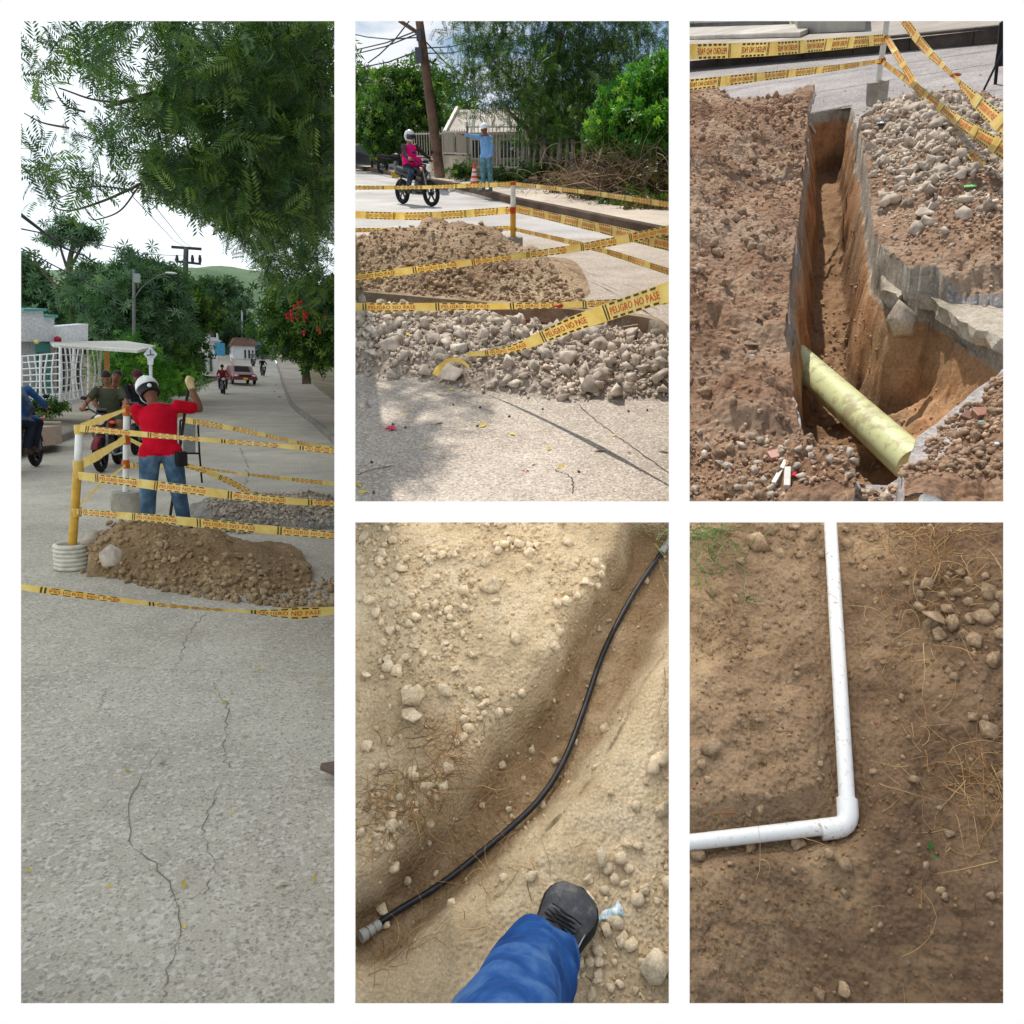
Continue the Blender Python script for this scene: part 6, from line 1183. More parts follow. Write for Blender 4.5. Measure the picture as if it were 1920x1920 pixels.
    for pl in ([(1085, 758), (1120, 790), (1160, 820), (1200, 848), (1262, 892)], [(1040, 880), (1070, 895), (1075, 925)], [(666, 890), (700, 880), (740, 872)]):
        q = bez([g(a, b, 0.003) for a, b in pl], 30); m = MB(); Lw = [0.0015 + 0.0025 * random.Random(i).random() for i in range(len(q))]; V = []
        for i, p in enumerate(q):
            dd = nrm(q[min(i + 1, len(q) - 1)] - q[max(i - 1, 0)]); s_ = np.array((-dd[1], dd[0], 0)); jit = s_ * random.Random(i * 7).uniform(-0.008, 0.008); V += [p + jit + s_ * Lw[i], p + jit - s_ * Lw[i]]
        m.add(V, [(2 * i, 2 * i + 1, 2 * i + 3, 2 * i + 2) for i in range(len(q) - 1)]); part('crack', m, ck, rd)
    # rubble in front
    def okk(p): d, s_, i = poly_dist(p[:, 0], p[:, 1], poly); return (~i) & (d > 0.04)
    def region(n): 
        x = rg.uniform(-1.75, 1.75, n); ny = np.interp(x, [p[0] for p in nb], [p[1] for p in nb]); ty = np.interp(x, [p[0] for p in near][::-1], [p[1] for p in near][::-1]); v = rg.beta(1.25, 1.6, n); return np.stack((x, ny + 0.02 + (ty - ny) * v), 1)
    def lay_(p, r, f=0.35): return np.column_stack((p, hf(p[:, 0], p[:, 1]) + r * f))
    p = region(1500); p = p[okk(p)]; r_ = 0.024 + 0.075 * rg.random(len(p)) ** 3.0; P = lay_(p, r_); k = in_rect(S, P, RC2); P, r_ = P[k], r_[k]; oo = np.argsort(-r_); rest = oo[150:]; oo = oo[:150]
    stone_things('concrete_chunk', ROCK_A + ROCK_A + CLOD[:3], P[oo], r_[oo], RUBM, S, near_label(S, 'grey concrete chunk in the sunny rubble heap', [(700, 620, 'at its back left end'), (700, 690, 'at its front left end'), (850, 600, 'near the trench lip left of centre'), (850, 680, 'close to the tape-bound boulder'), (960, 640, 'in its middle under the diagonal tape'), (1000, 720, 'at its front edge in the middle'), (1100, 640, 'behind the diagonal tape'), (1130, 730, 'beside the angular tan chunk at the front'), (1230, 660, 'at its back right end'), (1230, 730, 'at its front right end')]), 'rubble', 'chunks in the rubble heap before the trench', rg, 0.9)
    stuff_stones('concrete_gravel', ROCK_A, P[rest], r_[rest], RUBG, S, 'medium broken concrete pieces filling the rubble heap', rg, 0.9)
    p = region(6500); p = p[okk(p)]; r_ = 0.010 + 0.024 * rg.random(len(p)) ** 2; stuff_stones('concrete_gravel', ROCK_A[:6], lay_(p, r_), r_, RUBG, S, 'small broken concrete filling the rubble heap before the trench', rg, rect=RC2)
    spec = [(848, 697, 32, 'big boulder of concrete with caution tape tied round it'), (797, 697, 20, 'dark chunk leaning against the tape-bound boulder'), (1107, 720, 28, 'angular tan chunk at the front right of the rubble'), (683, 757, 17, 'lone pale stone on the concrete at the left edge'), (735, 645, 28, 'large flat chunk at the left of the rubble heap'), (700, 660, 22, 'upright grey chunk at the left end of the rubble'), (760, 665, 20, 'grey chunk amid the left half of the rubble'), (1020, 660, 20, 'brown chunk right under the crossing caution tape'), (1125, 645, 24, 'big pale chunk at the back right of the rubble'), (1235, 680, 20, 'pale chunk at the right edge of the rubble'), (1065, 600, 18, 'rounded pale chunk at the trench lip by the tape'), (925, 597, 18, 'pointed chunk standing at the trench lip'), (810, 632, 22, 'broad chunk in the middle left of the rubble')]
    for i, (a, b, rp, lab) in enumerate(spec):
        pp = S.hit(a, b + rp * 0.5, hf, 2, 30); rr = rp / F_PX * S.proj(pp)[2][0]; V, Fc = (CLOD + ROCK_B)[i % 12]; o = ob('concrete_chunk', mesh_np('concrete_chunk', V * rr, [Fc], RUBM)); o.matrix_world = S.MW @ Matrix.Translation(Vector(pp + np.array((0, 0, rr * 0.45)))) @ Matrix.Rotation(i * 1.7, 4, 'Z') @ Matrix.Rotation(0.4, 4, 'X'); tag(o, lab, 'rubble')
    x = rg.uniform(-2.3, 1.9, 5200); fy = np.interp(x, [p[0] for p in far], [p[1] for p in far]); p = np.stack((x, fy + 0.05 + np.abs(rg.normal(0, 0.8, 5200))), 1); p = p[okk(p) & (np.interp(p[:, 0], cxs, czs, right=0) > 0.03)]; r_ = 0.009 + 0.05 * rg.random(len(p)) ** 6; P = lay_(p, r_); k = in_rect(S, P, RC2); P, r_ = P[k], r_[k]; oo = np.argsort(-r_)
    stone_things('soil_clod', CLOD + ROCK_B[:4], P[oo[:90]], r_[oo[:90]], DIRT2, S, near_label(S, 'brown soil clod on the sunny dirt heap', [(690, 470, 'at its upper left'), (690, 530, 'at its lower left'), (800, 450, 'near the crest'), (800, 530, 'low in the middle'), (950, 500, 'under the rising tape'), (1050, 540, 'on its right slope')]), 'clod', 'clods on the dirt heap behind the trench', rg, 0.8); stuff_stones('soil_crumbs', ROCK_B[:6], P[oo[90:]], r_[oo[90:]] * 0.75, DIRT2G, S, 'crumbled soil on the dirt heap behind the trench', rg)
    m = MB().bar(g(1150, 617, -0.05), g(1196, 610, -0.02), 0.03, 0.02); single('pipe_stub', m, plain('rusty_rod', srgb(150, 128, 108), 0.7), S, 'thin pale rod lying in the right end of the trench', 'rod')
    # leaf litter, flower, pebbles on the near concrete
    yl = plain('yellowed_leaf', srgb(206, 182, 84), 0.6)
    for i, (a, b) in enumerate([(757, 778), (800, 842), (823, 795), (865, 792), (1030, 843), (1125, 848), (1150, 818), (1052, 877), (1245, 848), (790, 875), (680, 925), (673, 912), (1000, 872), (845, 732), (765, 628), (828, 668), (960, 815), (905, 800), (1180, 850)]):
        pp = S.hit(a, b, hf, 2, 20); m = MB(); l = 0.035 + 0.02 * (i % 3); R_ = rotz(i * 1.9); m.add([R_ @ np.array(v) * l for v in ((-.5, 0, .05), (0, .22, .2), (.55, 0, .12), (0, -.2, .02))], [(0, 1, 2, 3)]); m.xf(None, pp + np.array((0, 0, 0.004))); single('fallen_leaf', m, yl, S, 'small yellowed leaf lying on the near concrete or rubble', 'leaf', group='fallen leaves on the near concrete')
    for (a, b, lab) in ((732, 807, 'crushed pink flower on the shaded near concrete'), (1045, 735, 'red scrap at the front of the rubble'), (985, 886, 'dark red berry on the near concrete')):
        pp = S.hit(a, b, hf, 2, 20); m = MB(); k = 7 if 'flower' in lab else 3
        for i in range(k): m.add([rotz(i * 2.4) @ np.array(v) * (0.04 if k == 7 else 0.02) for v in ((0, 0, .1), (.5, .3, .5), (1, 0, .3), (.5, -.3, .3))], [(0, 1, 2, 3)])
        m.xf(None, pp + np.array((0, 0, 0.003))); single('flower' if k == 7 else 'red_scrap', m, plain('pink_petal' if k == 7 else 'dark_red_bit', srgb(226, 60, 110) if k == 7 else srgb(170, 40, 50), 0.6), S, lab, 'flower' if k == 7 else 'litter')
    P = np.array([g(a, b) for a, b in ((737, 797), (760, 803), (895, 800), (955, 782), (1085, 886), (850, 760), (1178, 772), (700, 925), (697, 868), (1213, 770), (900, 765), (1018, 768))]); stone_things('pebble', ROCK_B, P + np.array((0, 0, 0.005)), np.full(len(P), 0.012), plain('dark_pebble', srgb(92, 76, 62), 0.9), S, 'small dark pebble scattered on the near concrete', 'stone', 'pebbles on the near concrete', rg)
    # post and tapes
    pb = g(962, 470); y0 = pb[1]; t = thing('barrier_post', 'barrier post white above and yellow below standing behind the dirt heap', 'post', S, pb); q1 = at(962, 392, y0) - pb; q2 = at(962, 343, y0) - pb
    part('pole', MB().tube([(0, 0, 0), q2], 0.038, 16), PVCW, t, True); part('yellow_sleeve', MB().tube([(0, 0, 0.0), q1], 0.043, 16), plain('yellow_pvc', srgb(206, 158, 58), 0.45), t, True); part('cap', MB().tube([q2 - np.array((0, 0, 0.03)), q2 + np.array((0, 0, 0.02))], 0.044, 16), plain('wrapped_tape_orange', srgb(196, 96, 36), 0.5), t, True); part('tape_wrap', MB().tube([at(962, 400, y0) - pb, at(962, 388, y0) - pb], 0.047, 16), plain('wrapped_tape_red', srgb(190, 70, 36), 0.5), t, True)
    part('concrete_base', MB().lathe([(0.15, 0), (0.15, 0.2), (0.05, 0.21)], 20), KERBC, t)
    z3 = lambda *a: [at(*q) for q in a]
    tape(S, z3((640, 352, 10.5), (800, 351, 11.4), (958, 345, y0)), 'topmost caution tape running left from the sunny street post', 0.09, phase=0.2, fold=[0.55, 0.5, 0.75], mirror=True)
    tape(S, z3((966, 345, y0), (1110, 362, 10.4), (1280, 388, 8.4)), 'topmost caution tape running right from the sunny street post', 0.09, phase=0.3, fold=[0.6, 0.6, 0.7], mirror=True)
    tape(S, z3((640, 402, 10.5), (800, 405, 11.4), (958, 394, y0)), 'middle caution tape running left from the sunny street post', 0.105, phase=0.5, mirror=True, fold=[0.8, 1, 1])
    tape(S, z3((966, 391, y0), (1110, 424, 9.6), (1280, 466, 6.8)), 'broad middle caution tape running right from the sunny street post', 0.11, phase=0.25, mirror=True)
    tape(S, z3((640, 432, 10.5), (800, 430, 11.4), (958, 428, y0)), 'lowest caution tape left of the post, behind the heap crest', 0.09, phase=0.1, fold=[0.6, 0.6, 0.8], mirror=True)
    tape(S, z3((966, 430, y0), (1110, 464, 9.8), (1280, 518, 7.4)), 'lowest caution tape running right from the sunny street post', 0.09, phase=0.4, fold=[0.6, 0.75, 0.7])
    tape(S, z3((640, 524, 7.4), (800, 503, 7.6), (950, 483, 7.2), (1100, 462, 6.6), (1280, 426, 5.6)), 'caution tape crossing in front of the dirt heap, rising to the right', 0.085, phase=0.1, fold=[0.9, 0.8, 0.6, 0.75, 0.8])
    tape(S, z3((640, 577, 6.4), (850, 575, 6.2), (1050, 572, 5.9), (1280, 561, 5.2)), 'level caution tape in front of the trench with a ragged knot', 0.075, phase=0.3, fold=[1.0, 0.8, 0.6, 0.8])
    aq = S.hit(876, 690, hf, 2, 12) + np.array((0, -0.02, 0.10)); tape(S, [aq, at(960, 654, 4.9), at(1080, 606, 4.4), at(1280, 538, 3.7)], 'broad caution tape rising from the bound boulder to the right edge', 0.092, phase=0.35, fold=[0.3, 0.55, 1, 1], wv=(-0.25, 0, 1))
    m = MB(); pb2 = S.hit(848, 713, hf, 2, 12); 
    tape(S, [at(815, 703, pb2[1] - 0.15), at(824, 690, pb2[1] - 0.16), at(840, 676, pb2[1] - 0.1), at(862, 676, pb2[1] - 0.05), at(880, 688, pb2[1] - 0.12)], 'loop of caution tape wrapped round the boulder', 0.05, text=False, fold=[0.8, 1, 0.6, 0.6, 0.5]); kq = at(1046, 574, 5.88); V, Fc = ROCK_A[3]; o = ob('tape_knot', mesh_np('tape_knot', V * np.array((0.05, 0.02, 0.03)), [Fc], plain('wrapped_tape_red', srgb(190, 70, 36), 0.5))); o.matrix_world = S.MW @ Matrix.Translation(Vector(kq)); tag(o, 'ragged red knot in the level caution tape over the trench', 'knot')
    # motorcyclist
    bp = g(790, 388); black = plain('black_bike_paint', srgb(30, 28, 30), 0.3); sc = 1.03
    rz = math.radians(40); mot = motorcycle(S, bp + np.array((-0.18, 0.55, 0.0)), rz, 'black motorcycle with round headlight ridden by the rider in a pink vest', black, 'motorcycles', sc, steer=0.12)
    J = rider_joints(0.05, 0.08); J['wL'] = (-0.34, -0.28, 1.10); 
    pt, hd, Rh, fw = person(J, dict(shirt=cloth('dark_jacket', srgb(48, 46, 46)), pants=denim('dark_jeans', srgb(34, 40, 52), srgb(52, 62, 80), srgb(84, 96, 116)), skin=SKIN, shoe=DARKS), S, bp + np.array((-0.18, 0.55, 0.0)), 'motorcyclist in a patterned full-face helmet and bright pink vest on the black motorcycle', rz, longsleeve=True, sc=sc)
    hm = G('patterned_helmet_shell'); o = hm.n('TexCoord').outputs['Object']; hm.bsdf(hm.ramp(hm.noise(o, 9, 2), [(0.38, srgb(190, 190, 186)), (0.48, srgb(216, 214, 210)), (0.52, srgb(70, 110, 96)), (0.58, srgb(206, 206, 202)), (0.66, srgb(190, 50, 56))], 'CONSTANT'), 0.25, 0.5); add_helmet(pt, hd, Rh, hm.m, full=True)
    # pink vest: front and back panels over the chest
    J2 = {k: np.array(v, float) for k, v in J.items()}; m = MB(); hc = (J2['hL'] + J2['hR']) / 2; sc2 = (J2['sL'] + J2['sR']) / 2; rings = []
    for f, rx, ry in ((-0.05, 0.20, 0.165), (0.2, 0.188, 0.150), (0.5, 0.188, 0.152), (0.8, 0.200, 0.160), (0.98, 0.165, 0.135), (1.06, 0.10, 0.10)):
        c = hc + (sc2 - hc) * f; rings.append([c + np.array((rx * math.cos(a), ry * math.sin(a), 0)) for a in np.linspace(0, 2 * math.pi, 25)[:-1]])
    m.loft(rings, caps=False); part('vest', m, cloth('pink_vest', srgb(226, 24, 118)), pt, True)
    part('vest_flap', MB().loft([[np.array((x + 0.03 * math.sin(z * 9), -0.16 - 0.05 * z_, z)) for x, z_ in ((-0.1, 0), (0.0, .5), (0.1, 0), (0.0, -.3))] for z in (1.12, 0.98, 0.84, 0.76)]), cloth('pink_vest', srgb(226, 24, 118)), pt, True)
    # pointing worker
    wp = S.hit(913, 360, lambda x, y: 0.178, 5, 60); 
    J = dict(hL=(-0.095, 0.02, 0.93), hR=(0.095, -0.02, 0.93), kL=(-0.10, 0.02, 0.50), kR=(0.10, -0.03, 0.50), aL=(-0.10, 0.05, 0.09), aR=(0.11, 0.0, 0.09), tL=(-0.24, -0.05, 0.045), tR=(-0.03, -0.10, 0.045),
             sL=(-0.10, -0.15, 1.44), sR=(0.06, 0.15, 1.44), eL=(-0.36, -0.17, 1.46), eR=(0.10, 0.20, 1.16), wL=(-0.60, -0.20, 1.50), wR=(0.06, 0.12, 0.93), neck=(-0.02, 0.0, 1.49), head=(-0.05, -0.01, 1.645))
    J['sL'] = (-0.12, -0.13, 1.44); J['sR'] = (0.12, -0.02, 1.43); J['eR'] = (0.17, -0.10, 1.17); J['wR'] = (0.13, -0.16, 0.94)
    pt, hd, Rh, fw = person(J, dict(shirt=cloth('blue_work_shirt', srgb(118, 164, 212)), pants=denim('teal_jeans', srgb(50, 86, 100), srgb(84, 126, 138), srgb(128, 164, 172)), skin=SKIN2, shoe=plain('grey_sneaker', srgb(120, 118, 116), 0.8)), S, wp, 'flagman in a white hard hat, blue shirt and jeans pointing left from the pavement', 0.0, longsleeve=True, face=(-1, -0.2, 0), hand=('open', 'open'))
    add_helmet(pt, hd, Rh, plain('white_hard_hat', srgb(236, 236, 234), 0.35)); part('sleeve_patch', MB().box((0.155, -0.10, 1.33), (0.055, 0.055, 0.05)), plain('lime_patch', srgb(150, 196, 90), 0.7), pt)
    # traffic cone
    cp = S.hit(890, 349, lambda x, y: 0.178, 5, 60); t = thing('traffic_cone', 'orange traffic cone with white bands on a black base at the kerb', 'traffic cone', S, cp); org = plain('cone_orange', srgb(232, 72, 26), 0.5); wh = plain('cone_white_band', srgb(220, 216, 210), 0.5)
    prof = lambda a, b: [(0.15 + (0.03 - 0.15) * a, 0.05 + 0.64 * a), (0.15 + (0.03 - 0.15) * b, 0.05 + 0.64 * b)]
    for a, b, w in ((0, 0.16, 0), (0.16, 0.30, 1), (0.30, 0.42, 0), (0.42, 0.55, 1), (0.55, 0.63, 0), (0.63, 0.75, 1), (0.75, 1.0, 0)): part('white_band' if w else 'orange_band', MB().lathe(prof(a, b), 20), wh if w else org, t, True)
    part('base', MB().box((0, 0, 0.025), (0.42, 0.42, 0.05)), DARKS, t, bevel=0.01)
    # utility pole with boxes and wires
    ub = at(825, 326, 30.0); ytop = 29.0; top = at(781, 0, ytop); t = thing('utility_pole', 'leaning wooden utility pole with dark boxes and cables at the street bend', 'utility pole', S, ub); wood = earth('weathered_pole_wood', [(0.3, srgb(86, 66, 54)), (0.7, srgb(138, 112, 96))], 2, 0.8, 14, 0.03)
    part('pole', MB().tube([(0, 0, -0.1), (top - ub) * 0.5, top - ub], [0.19, 0.16, 0.12], 14), wood, t, True)
    mid = at(791, 105, (ub[1] + ytop) / 2 - 0.3); part('meter_box', MB().box(mid - ub + np.array((-0.08, -0.2, 0)), (0.22, 0.2, 0.45)), plain('grey_meter_box', srgb(78, 82, 88), 0.6), t, bevel=0.02); part('meter_box', MB().box(mid - ub + np.array((-0.04, -0.2, 0.55)), (0.17, 0.18, 0.3)), plain('grey_meter_box', srgb(78, 82, 88), 0.6), t, bevel=0.02); part('cross_arm', MB().bar(at(748, 38, ytop) - ub, at(790, 66, ytop + 0.3) - ub, 0.1), wood, t)
    cab = plain('black_cable', srgb(20, 20, 22), 0.6); ym = (ub[1] + ytop) / 2
    for i, (a, b) in enumerate((((786, 95, ym), (640, 130, 36)), ((770, 36, ym), (690, 118, 34)), ((786, 56, ym), (640, 96, 40)), ((786, 62, ym), (640, 104, 42)), ((800, 90, ym), (900, 70, 45)), ((800, 100, ym), (900, 84, 45)), ((800, 80, ym), (880, 150, 40)), ((786, 70, ym), (655, 62, 40)))):
        A, B = at(*a), at(*b); m = MB().tube([A, A * 0.65 + B * 0.35 - np.array((0, 0, 0.12)), A * 0.3 + B * 0.7 - np.array((0, 0, 0.1)), B], 0.022, 6); single('overhead_cable', m, cab, S, 'thin black overhead cable strung from the leaning utility pole', 'cable', group='cables on the leaning utility pole', origin=A)
    # fence, house
    fy_ = 32.0; fm = plain('pale_fence_paint', srgb(168, 160, 146), 0.7); zg = 0.35; P0 = at(775, 318, 36); P1 = at(832, 320, 33.5); P2 = at(878, 322, 31.5); P3 = at(985, 330, 31.0)
    def fence(A, B, h, label, wall=0.0, nb=14, fmat=fm):
        A = A.copy(); B = B.copy(); A[2] = B[2] = 0.2; t = thing('fence', label, 'fence', S, A); d = B - A
        if wall: part('low_wall', MB().bar((0, 0, wall / 2), d + np.array((0, 0, wall / 2)), 0.15, wall, up=(0, 0, 1)), earth('stained_wall_plaster', [(0.3, srgb(138, 126, 110)), (0.7, srgb(178, 168, 150))], 1.5, 0.4, 14, 0.01), t)
        for z in (wall + 0.08, h - 0.08): part('rail', MB().bar(np.array((0, 0, z)), d + np.array((0, 0, z)), 0.05), fmat, t)
        for i in range(nb + 1): part('post' if i in (0, nb) else 'bar', MB().bar(d * i / nb + np.array((0, 0, wall)), d * i / nb + np.array((0, 0, h + (0.1 if i in (0, nb) else 0))), 0.07 if i in (0, nb) else 0.03, up=(0, 1, 0)), fmat, t)
        return t
    fence(P0, P1, 1.65, 'pale railing fence on a low wall left of the utility pole', 0.65, 12); tt = fence(P1, P2, 1.7, 'panelled fence on a stained low wall right of the utility pole', 0.8, 10); d = P2 - P1; d[2] = 0
    for i in range(2): part('panel', MB().bar(d * (0.06 + 0.5 * i) + np.array((0, 0, 1.25)), d * (0.46 + 0.5 * i) + np.array((0, 0, 1.25)), 0.02, 0.75), plain('dull_panel', srgb(136, 126, 110), 0.8), tt)
    fence(P2, P3, 1.85, 'tall pale grille gate behind the pointing flagman', 0.35, 16, plain('white_grille_paint', srgb(196, 192, 184), 0.6))
    hb = at(930, 330, 36); hb[2] = 0.2; t = thing('house', 'small house with a pale sloping roof behind the fence and trees', 'house', S, hb); wl = earth('cream_house_wall', [(0.3, srgb(170, 158, 142)), (0.7, srgb(206, 196, 180))], 0.8, 0.3, 12, 0.01); rf = earth('grey_sheet_roof', [(0.3, srgb(186, 178, 166)), (0.7, srgb(212, 204, 192))], 0.8, 0.3, 10, 0.01)
    e0 = at(838, 250, 35.5) - hb; e1 = at(1015, 245, 35.5) - hb; r0 = at(862, 206, 38.5) - hb; r1 = at(1010, 200, 38.5) - hb; part('wall', MB().box(((e0[0] + e1[0]) / 2 + 0.3, 1.2, e0[2] / 2 - 0.1), (e1[0] - e0[0] - 0.8, 3.0, e0[2] + 0.1)), wl, t); m = MB(); thk = np.array((0, 0, 0.12)); m.add([e0, e1, r1, r0, e0 - thk, e1 - thk, r1 - thk, r0 - thk], [(0, 1, 2, 3), (7, 6, 5, 4), (0, 4, 5, 1), (1, 5, 6, 2), (2, 6, 7, 3), (3, 7, 4, 0)]); part('roof', m, rf, t); part('fascia', MB().bar(e0 + np.array((-0.1, -0.05, 0.0)), r0 + np.array((-0.1, -0.05, 0.05)), 0.12, 0.2), plain('white_fascia', srgb(214, 208, 198), 0.6), t)
    for a in (0.35, 0.65): w = part('window', MB().box((e0[0] + (e1[0] - e0[0]) * a, -0.32, 1.0), (0.8, 0.06, 0.8)), plain('white_window_frame', srgb(206, 202, 194), 0.6), t); part('pane', MB().box((e0[0] + (e1[0] - e0[0]) * a, -0.36, 1.0), (0.66, 0.03, 0.66)), plain('dark_glass', srgb(36, 40, 44), 0.1, 0.6), w)
    # rough stakes, wire
    for i, (a, top_, lean) in enumerate([(1000, 250, 8), (1012, 252, 6), (990, 262, 3), (1022, 262, 0), (1036, 265, 1), (1045, 268, 2), (1052, 258, -1), (1063, 262, 2), (1075, 262, -2), (1018, 258, 5), (982, 262, 2), (1070, 285, 0), (1092, 268, 0), (1048, 262, 3)]):
        y_ = 29.0 - 0.02 * (a - 980); b = at(a, 330 - (a % 5), y_); tp = at(a + lean, top_, y_); k = [b, (b * 0.6 + tp * 0.4) + rg.normal(0, 0.03, 3), tp]; single('fence_stake', MB().tube(k, [0.075, 0.06, 0.05], 8), BARKP, S, 'pale blotched wooden stake of the rough fence under the trees', 'stake', origin=b, group='rough fence stakes', smooth=True)
    for zz in (0.7, 1.2): 
        A = at(975, 320, 28.9); B = at(1110, 320, 26.2); A[2] = B[2] = zz + 0.3; single('fence_wire', MB().tube([A, (A + B) / 2 - np.array((0, 0, .05)), B], 0.01, 5), plain('rusty_wire', srgb(110, 96, 84), 0.7), S, ['lower', 'upper'][zz > 1] + ' wire strung between the rough stakes', 'wire')
    # trees
    pt_ = lambda a, b, y: at(a, b, y)
    def lobes(l): return [(pt_(a, b, y), (r, r * 0.8, r * q)) for a, b, y, r, q in l]
    Pc = crown_points(lobes([(930, 90, 30, 2.0, 1.0), (1000, 60, 31, 2.4, 1.0), (1080, 90, 30, 2.2, 1.0), (1160, 80, 31, 2.2, 1.0), (980, 160, 29, 1.9, 0.9), (1060, 180, 29, 2.0, 0.9), (900, 150, 30, 1.3, 1.0), (1110, 220, 28.5, 1.5, 0.8), (1040, 235, 28, 1.4, 0.6), (895, 80, 31, 1.0, 1.0), (1220, 110, 31, 1.8, 1.0), (1000, 0, 31, 3.0, 0.8), (1150, 10, 31, 3.0, 0.8)]), 700, 13, 0.30, rg, 0.35)
    bt = pt_(1025, 322, 30); tree('shade_tree', S, bt, 'large drooping dark green shade tree over the rough stakes', [bt, pt_(1020, 240, 30), pt_(1035, 150, 30), pt_(1050, 60, 30)], 0.22, Pc, 'pinnate', 0.28, LF_DARK, rg, BARK, 'trees along the sunny street', limbs=[[pt_(1025, 220, 30), pt_(980, 170, 30), pt_(920, 110, 30)], [pt_(1030, 190, 30), pt_(1090, 130, 30), pt_(1140, 70, 30)], [pt_(1000, 250, 29.5), pt_(960, 215, 29), pt_(940, 190, 29)]], limb_r=0.1)
    Pc = crown_points(lobes([(752, 200, 45, 1.7, 1.0), (742, 245, 44.5, 1.9, 0.8), (790, 235, 45, 1.4, 1.0), (712, 245, 45, 1.3, 1.0), (762, 172, 45, 1.0, 0.7)]), 350, 10, 0.32, rg, 0.6); bt = pt_(752, 310, 45); tree('mango_tree', S, bt, 'round dense mango-like tree left of the utility pole', [bt, pt_(752, 270, 45), pt_(754, 220, 45)], 0.2, Pc, 'sprig', 0.23, LF_MID, rg, BARK, 'trees along the sunny street')
    Pc = crown_points(lobes([(705, 200, 56, 2.2, 0.9), (770, 178, 56, 2.2, 0.7), (810, 190, 56, 1.6, 0.8), (650, 210, 56, 2.6, 1.0), (845, 232, 50, 1.6, 1.0), (690, 250, 53, 2.4, 1.0), (815, 262, 50, 1.3, 1.0)]), 340, 10, 0.48, rg, 0.5); bt = pt_(700, 308, 50); tree('background_tree', S, bt, 'wide dark tree rising behind the round mango-like tree', [bt, pt_(705, 250, 50), pt_(712, 190, 50)], 0.3, Pc, 'sprig', 0.34, LF_MID, rg, BARK, 'trees along the sunny street')
    Pc = crown_points(lobes([(1180, 225, 23, 0.95, 0.9), (1225, 205, 23, 1.0, 1.2), (1250, 260, 22, 0.9, 1.0), (1150, 245, 23.5, 0.7, 0.8), (1240, 170, 23, 0.8, 0.9), (1205, 275, 22.5, 0.6, 0.7)]), 330, 12, 0.17, rg, 0.45); bt = pt_(1215, 330, 22.5); tree('bright_shrub', S, bt, 'bright green leafy shrub at the right edge above the brush pile', [bt, pt_(1213, 270, 22.7), pt_(1216, 210, 23)], 0.07, Pc, 'sprig', 0.13, LF_BRIGHT, rg, BARK, 'trees along the sunny street')
    Pc = crown_points(lobes([(1100, 290, 33, 1.6, 1.0), (1170, 290, 33, 1.8, 1.0), (1230, 280, 33, 1.8, 1.2), (1040, 295, 34, 1.4, 0.9), (1200, 220, 34, 1.8, 1.0), (960, 280, 39, 1.4, 0.8), (1090, 240, 35, 1.6, 1.0), (1010, 250, 38, 2, 1)]), 240, 11, 0.38, rg, 0.2); bt = pt_(1120, 325, 33.5); tree('understorey_thicket', S, bt, 'dark thicket filling the space behind the rough stakes', [bt, pt_(1120, 280, 33.5), pt_(1125, 240, 33.5)], 0.1, Pc, 'sprig', 0.26, LF_DARK, rg, BARK, 'trees along the sunny street')
    # canopy outside the frame to the upper left, shading the near corner
    sl2 = S.B.T @ np.array(SUN_CAM); c1 = g(715, 850) + sl2 * (5.5 / sl2[2]); c2 = g(800, 745) + sl2 * (5.5 / sl2[2]); Pc = np.concatenate((crown_points([(c1, (0.30, 0.45, 0.3))], 46, 8, 0.10, rg, 0.1), crown_points([(c2, (0.38, 0.25, 0.2))], 14, 7, 0.10, rg, 0.2), crown_points([(c1 + np.array((-0.1, -0.75, 0)), (0.15, 0.16, 0.15))], 8, 7, 0.07, rg, 0.2)))
    bb = c1 + np.array((-0.9, 0.3, -0.6)); t = thing('tree_branch', 'overhanging leafy branch above the near left corner, seen by its shadow', 'branch', S, bb); part('limb', MB().tube(bez([np.zeros(3), (c1 - bb) * 0.6, c1 - bb, c2 - bb], 12), 0.025, 6), BARK, t, True); ob('foliage', foliage_mesh('foliage', 'pinnate', Pc - bb, 0.22, LF_OVER, rg), t)
    # brush pile, litter, undergrowth
    n = 900; c = at(1185, 345, 21.5); P0 = c + rg.normal(0, 1, (n, 3)) * np.array((0.95, 0.8, 0.30)); P0[:, 2] = np.abs(P0[:, 2] - 0.35) + 0.3; stuff_strands('brush_pile', S, 'heap of dry cut branches and twigs beside the sunny pavement', tintmat('dry_twig', [(0, srgb(70, 54, 42)), (0.5, srgb(118, 94, 74)), (1, srgb(172, 146, 118))]), P0, rg.normal(0, 1, (n, 3)) * np.array((1, 0.7, 0.45)) + np.array((0.2, 0, 0.2)), rg.uniform(0.5, 1.6, n), 0.011, rg, 1.0, 6, 0.2)
    kk = crown_points([(at(1160, 360, 21.5), (1.2, 0.9, 0.35)), (at(1230, 350, 20.5), (0.8, 0.8, 0.5)), (at(1220, 395, 18.2), (0.7, 0.5, 0.1)), (at(1100, 345, 24), (1.2, 0.8, 0.25))], 230, 10, 0.16, rg, 0.1); o = ob('dry_leaf_litter', foliage_mesh('dry_leaf_litter', 'sprig', kk, 0.10, leafmat('brown_dry_leaf', srgb(58, 52, 30), srgb(104, 92, 58), srgb(150, 130, 92), 0.2), rg)); o.matrix_world = S.MW; tag(o, 'dry leaves and weeds heaped along the verge', None, None, 'stuff')
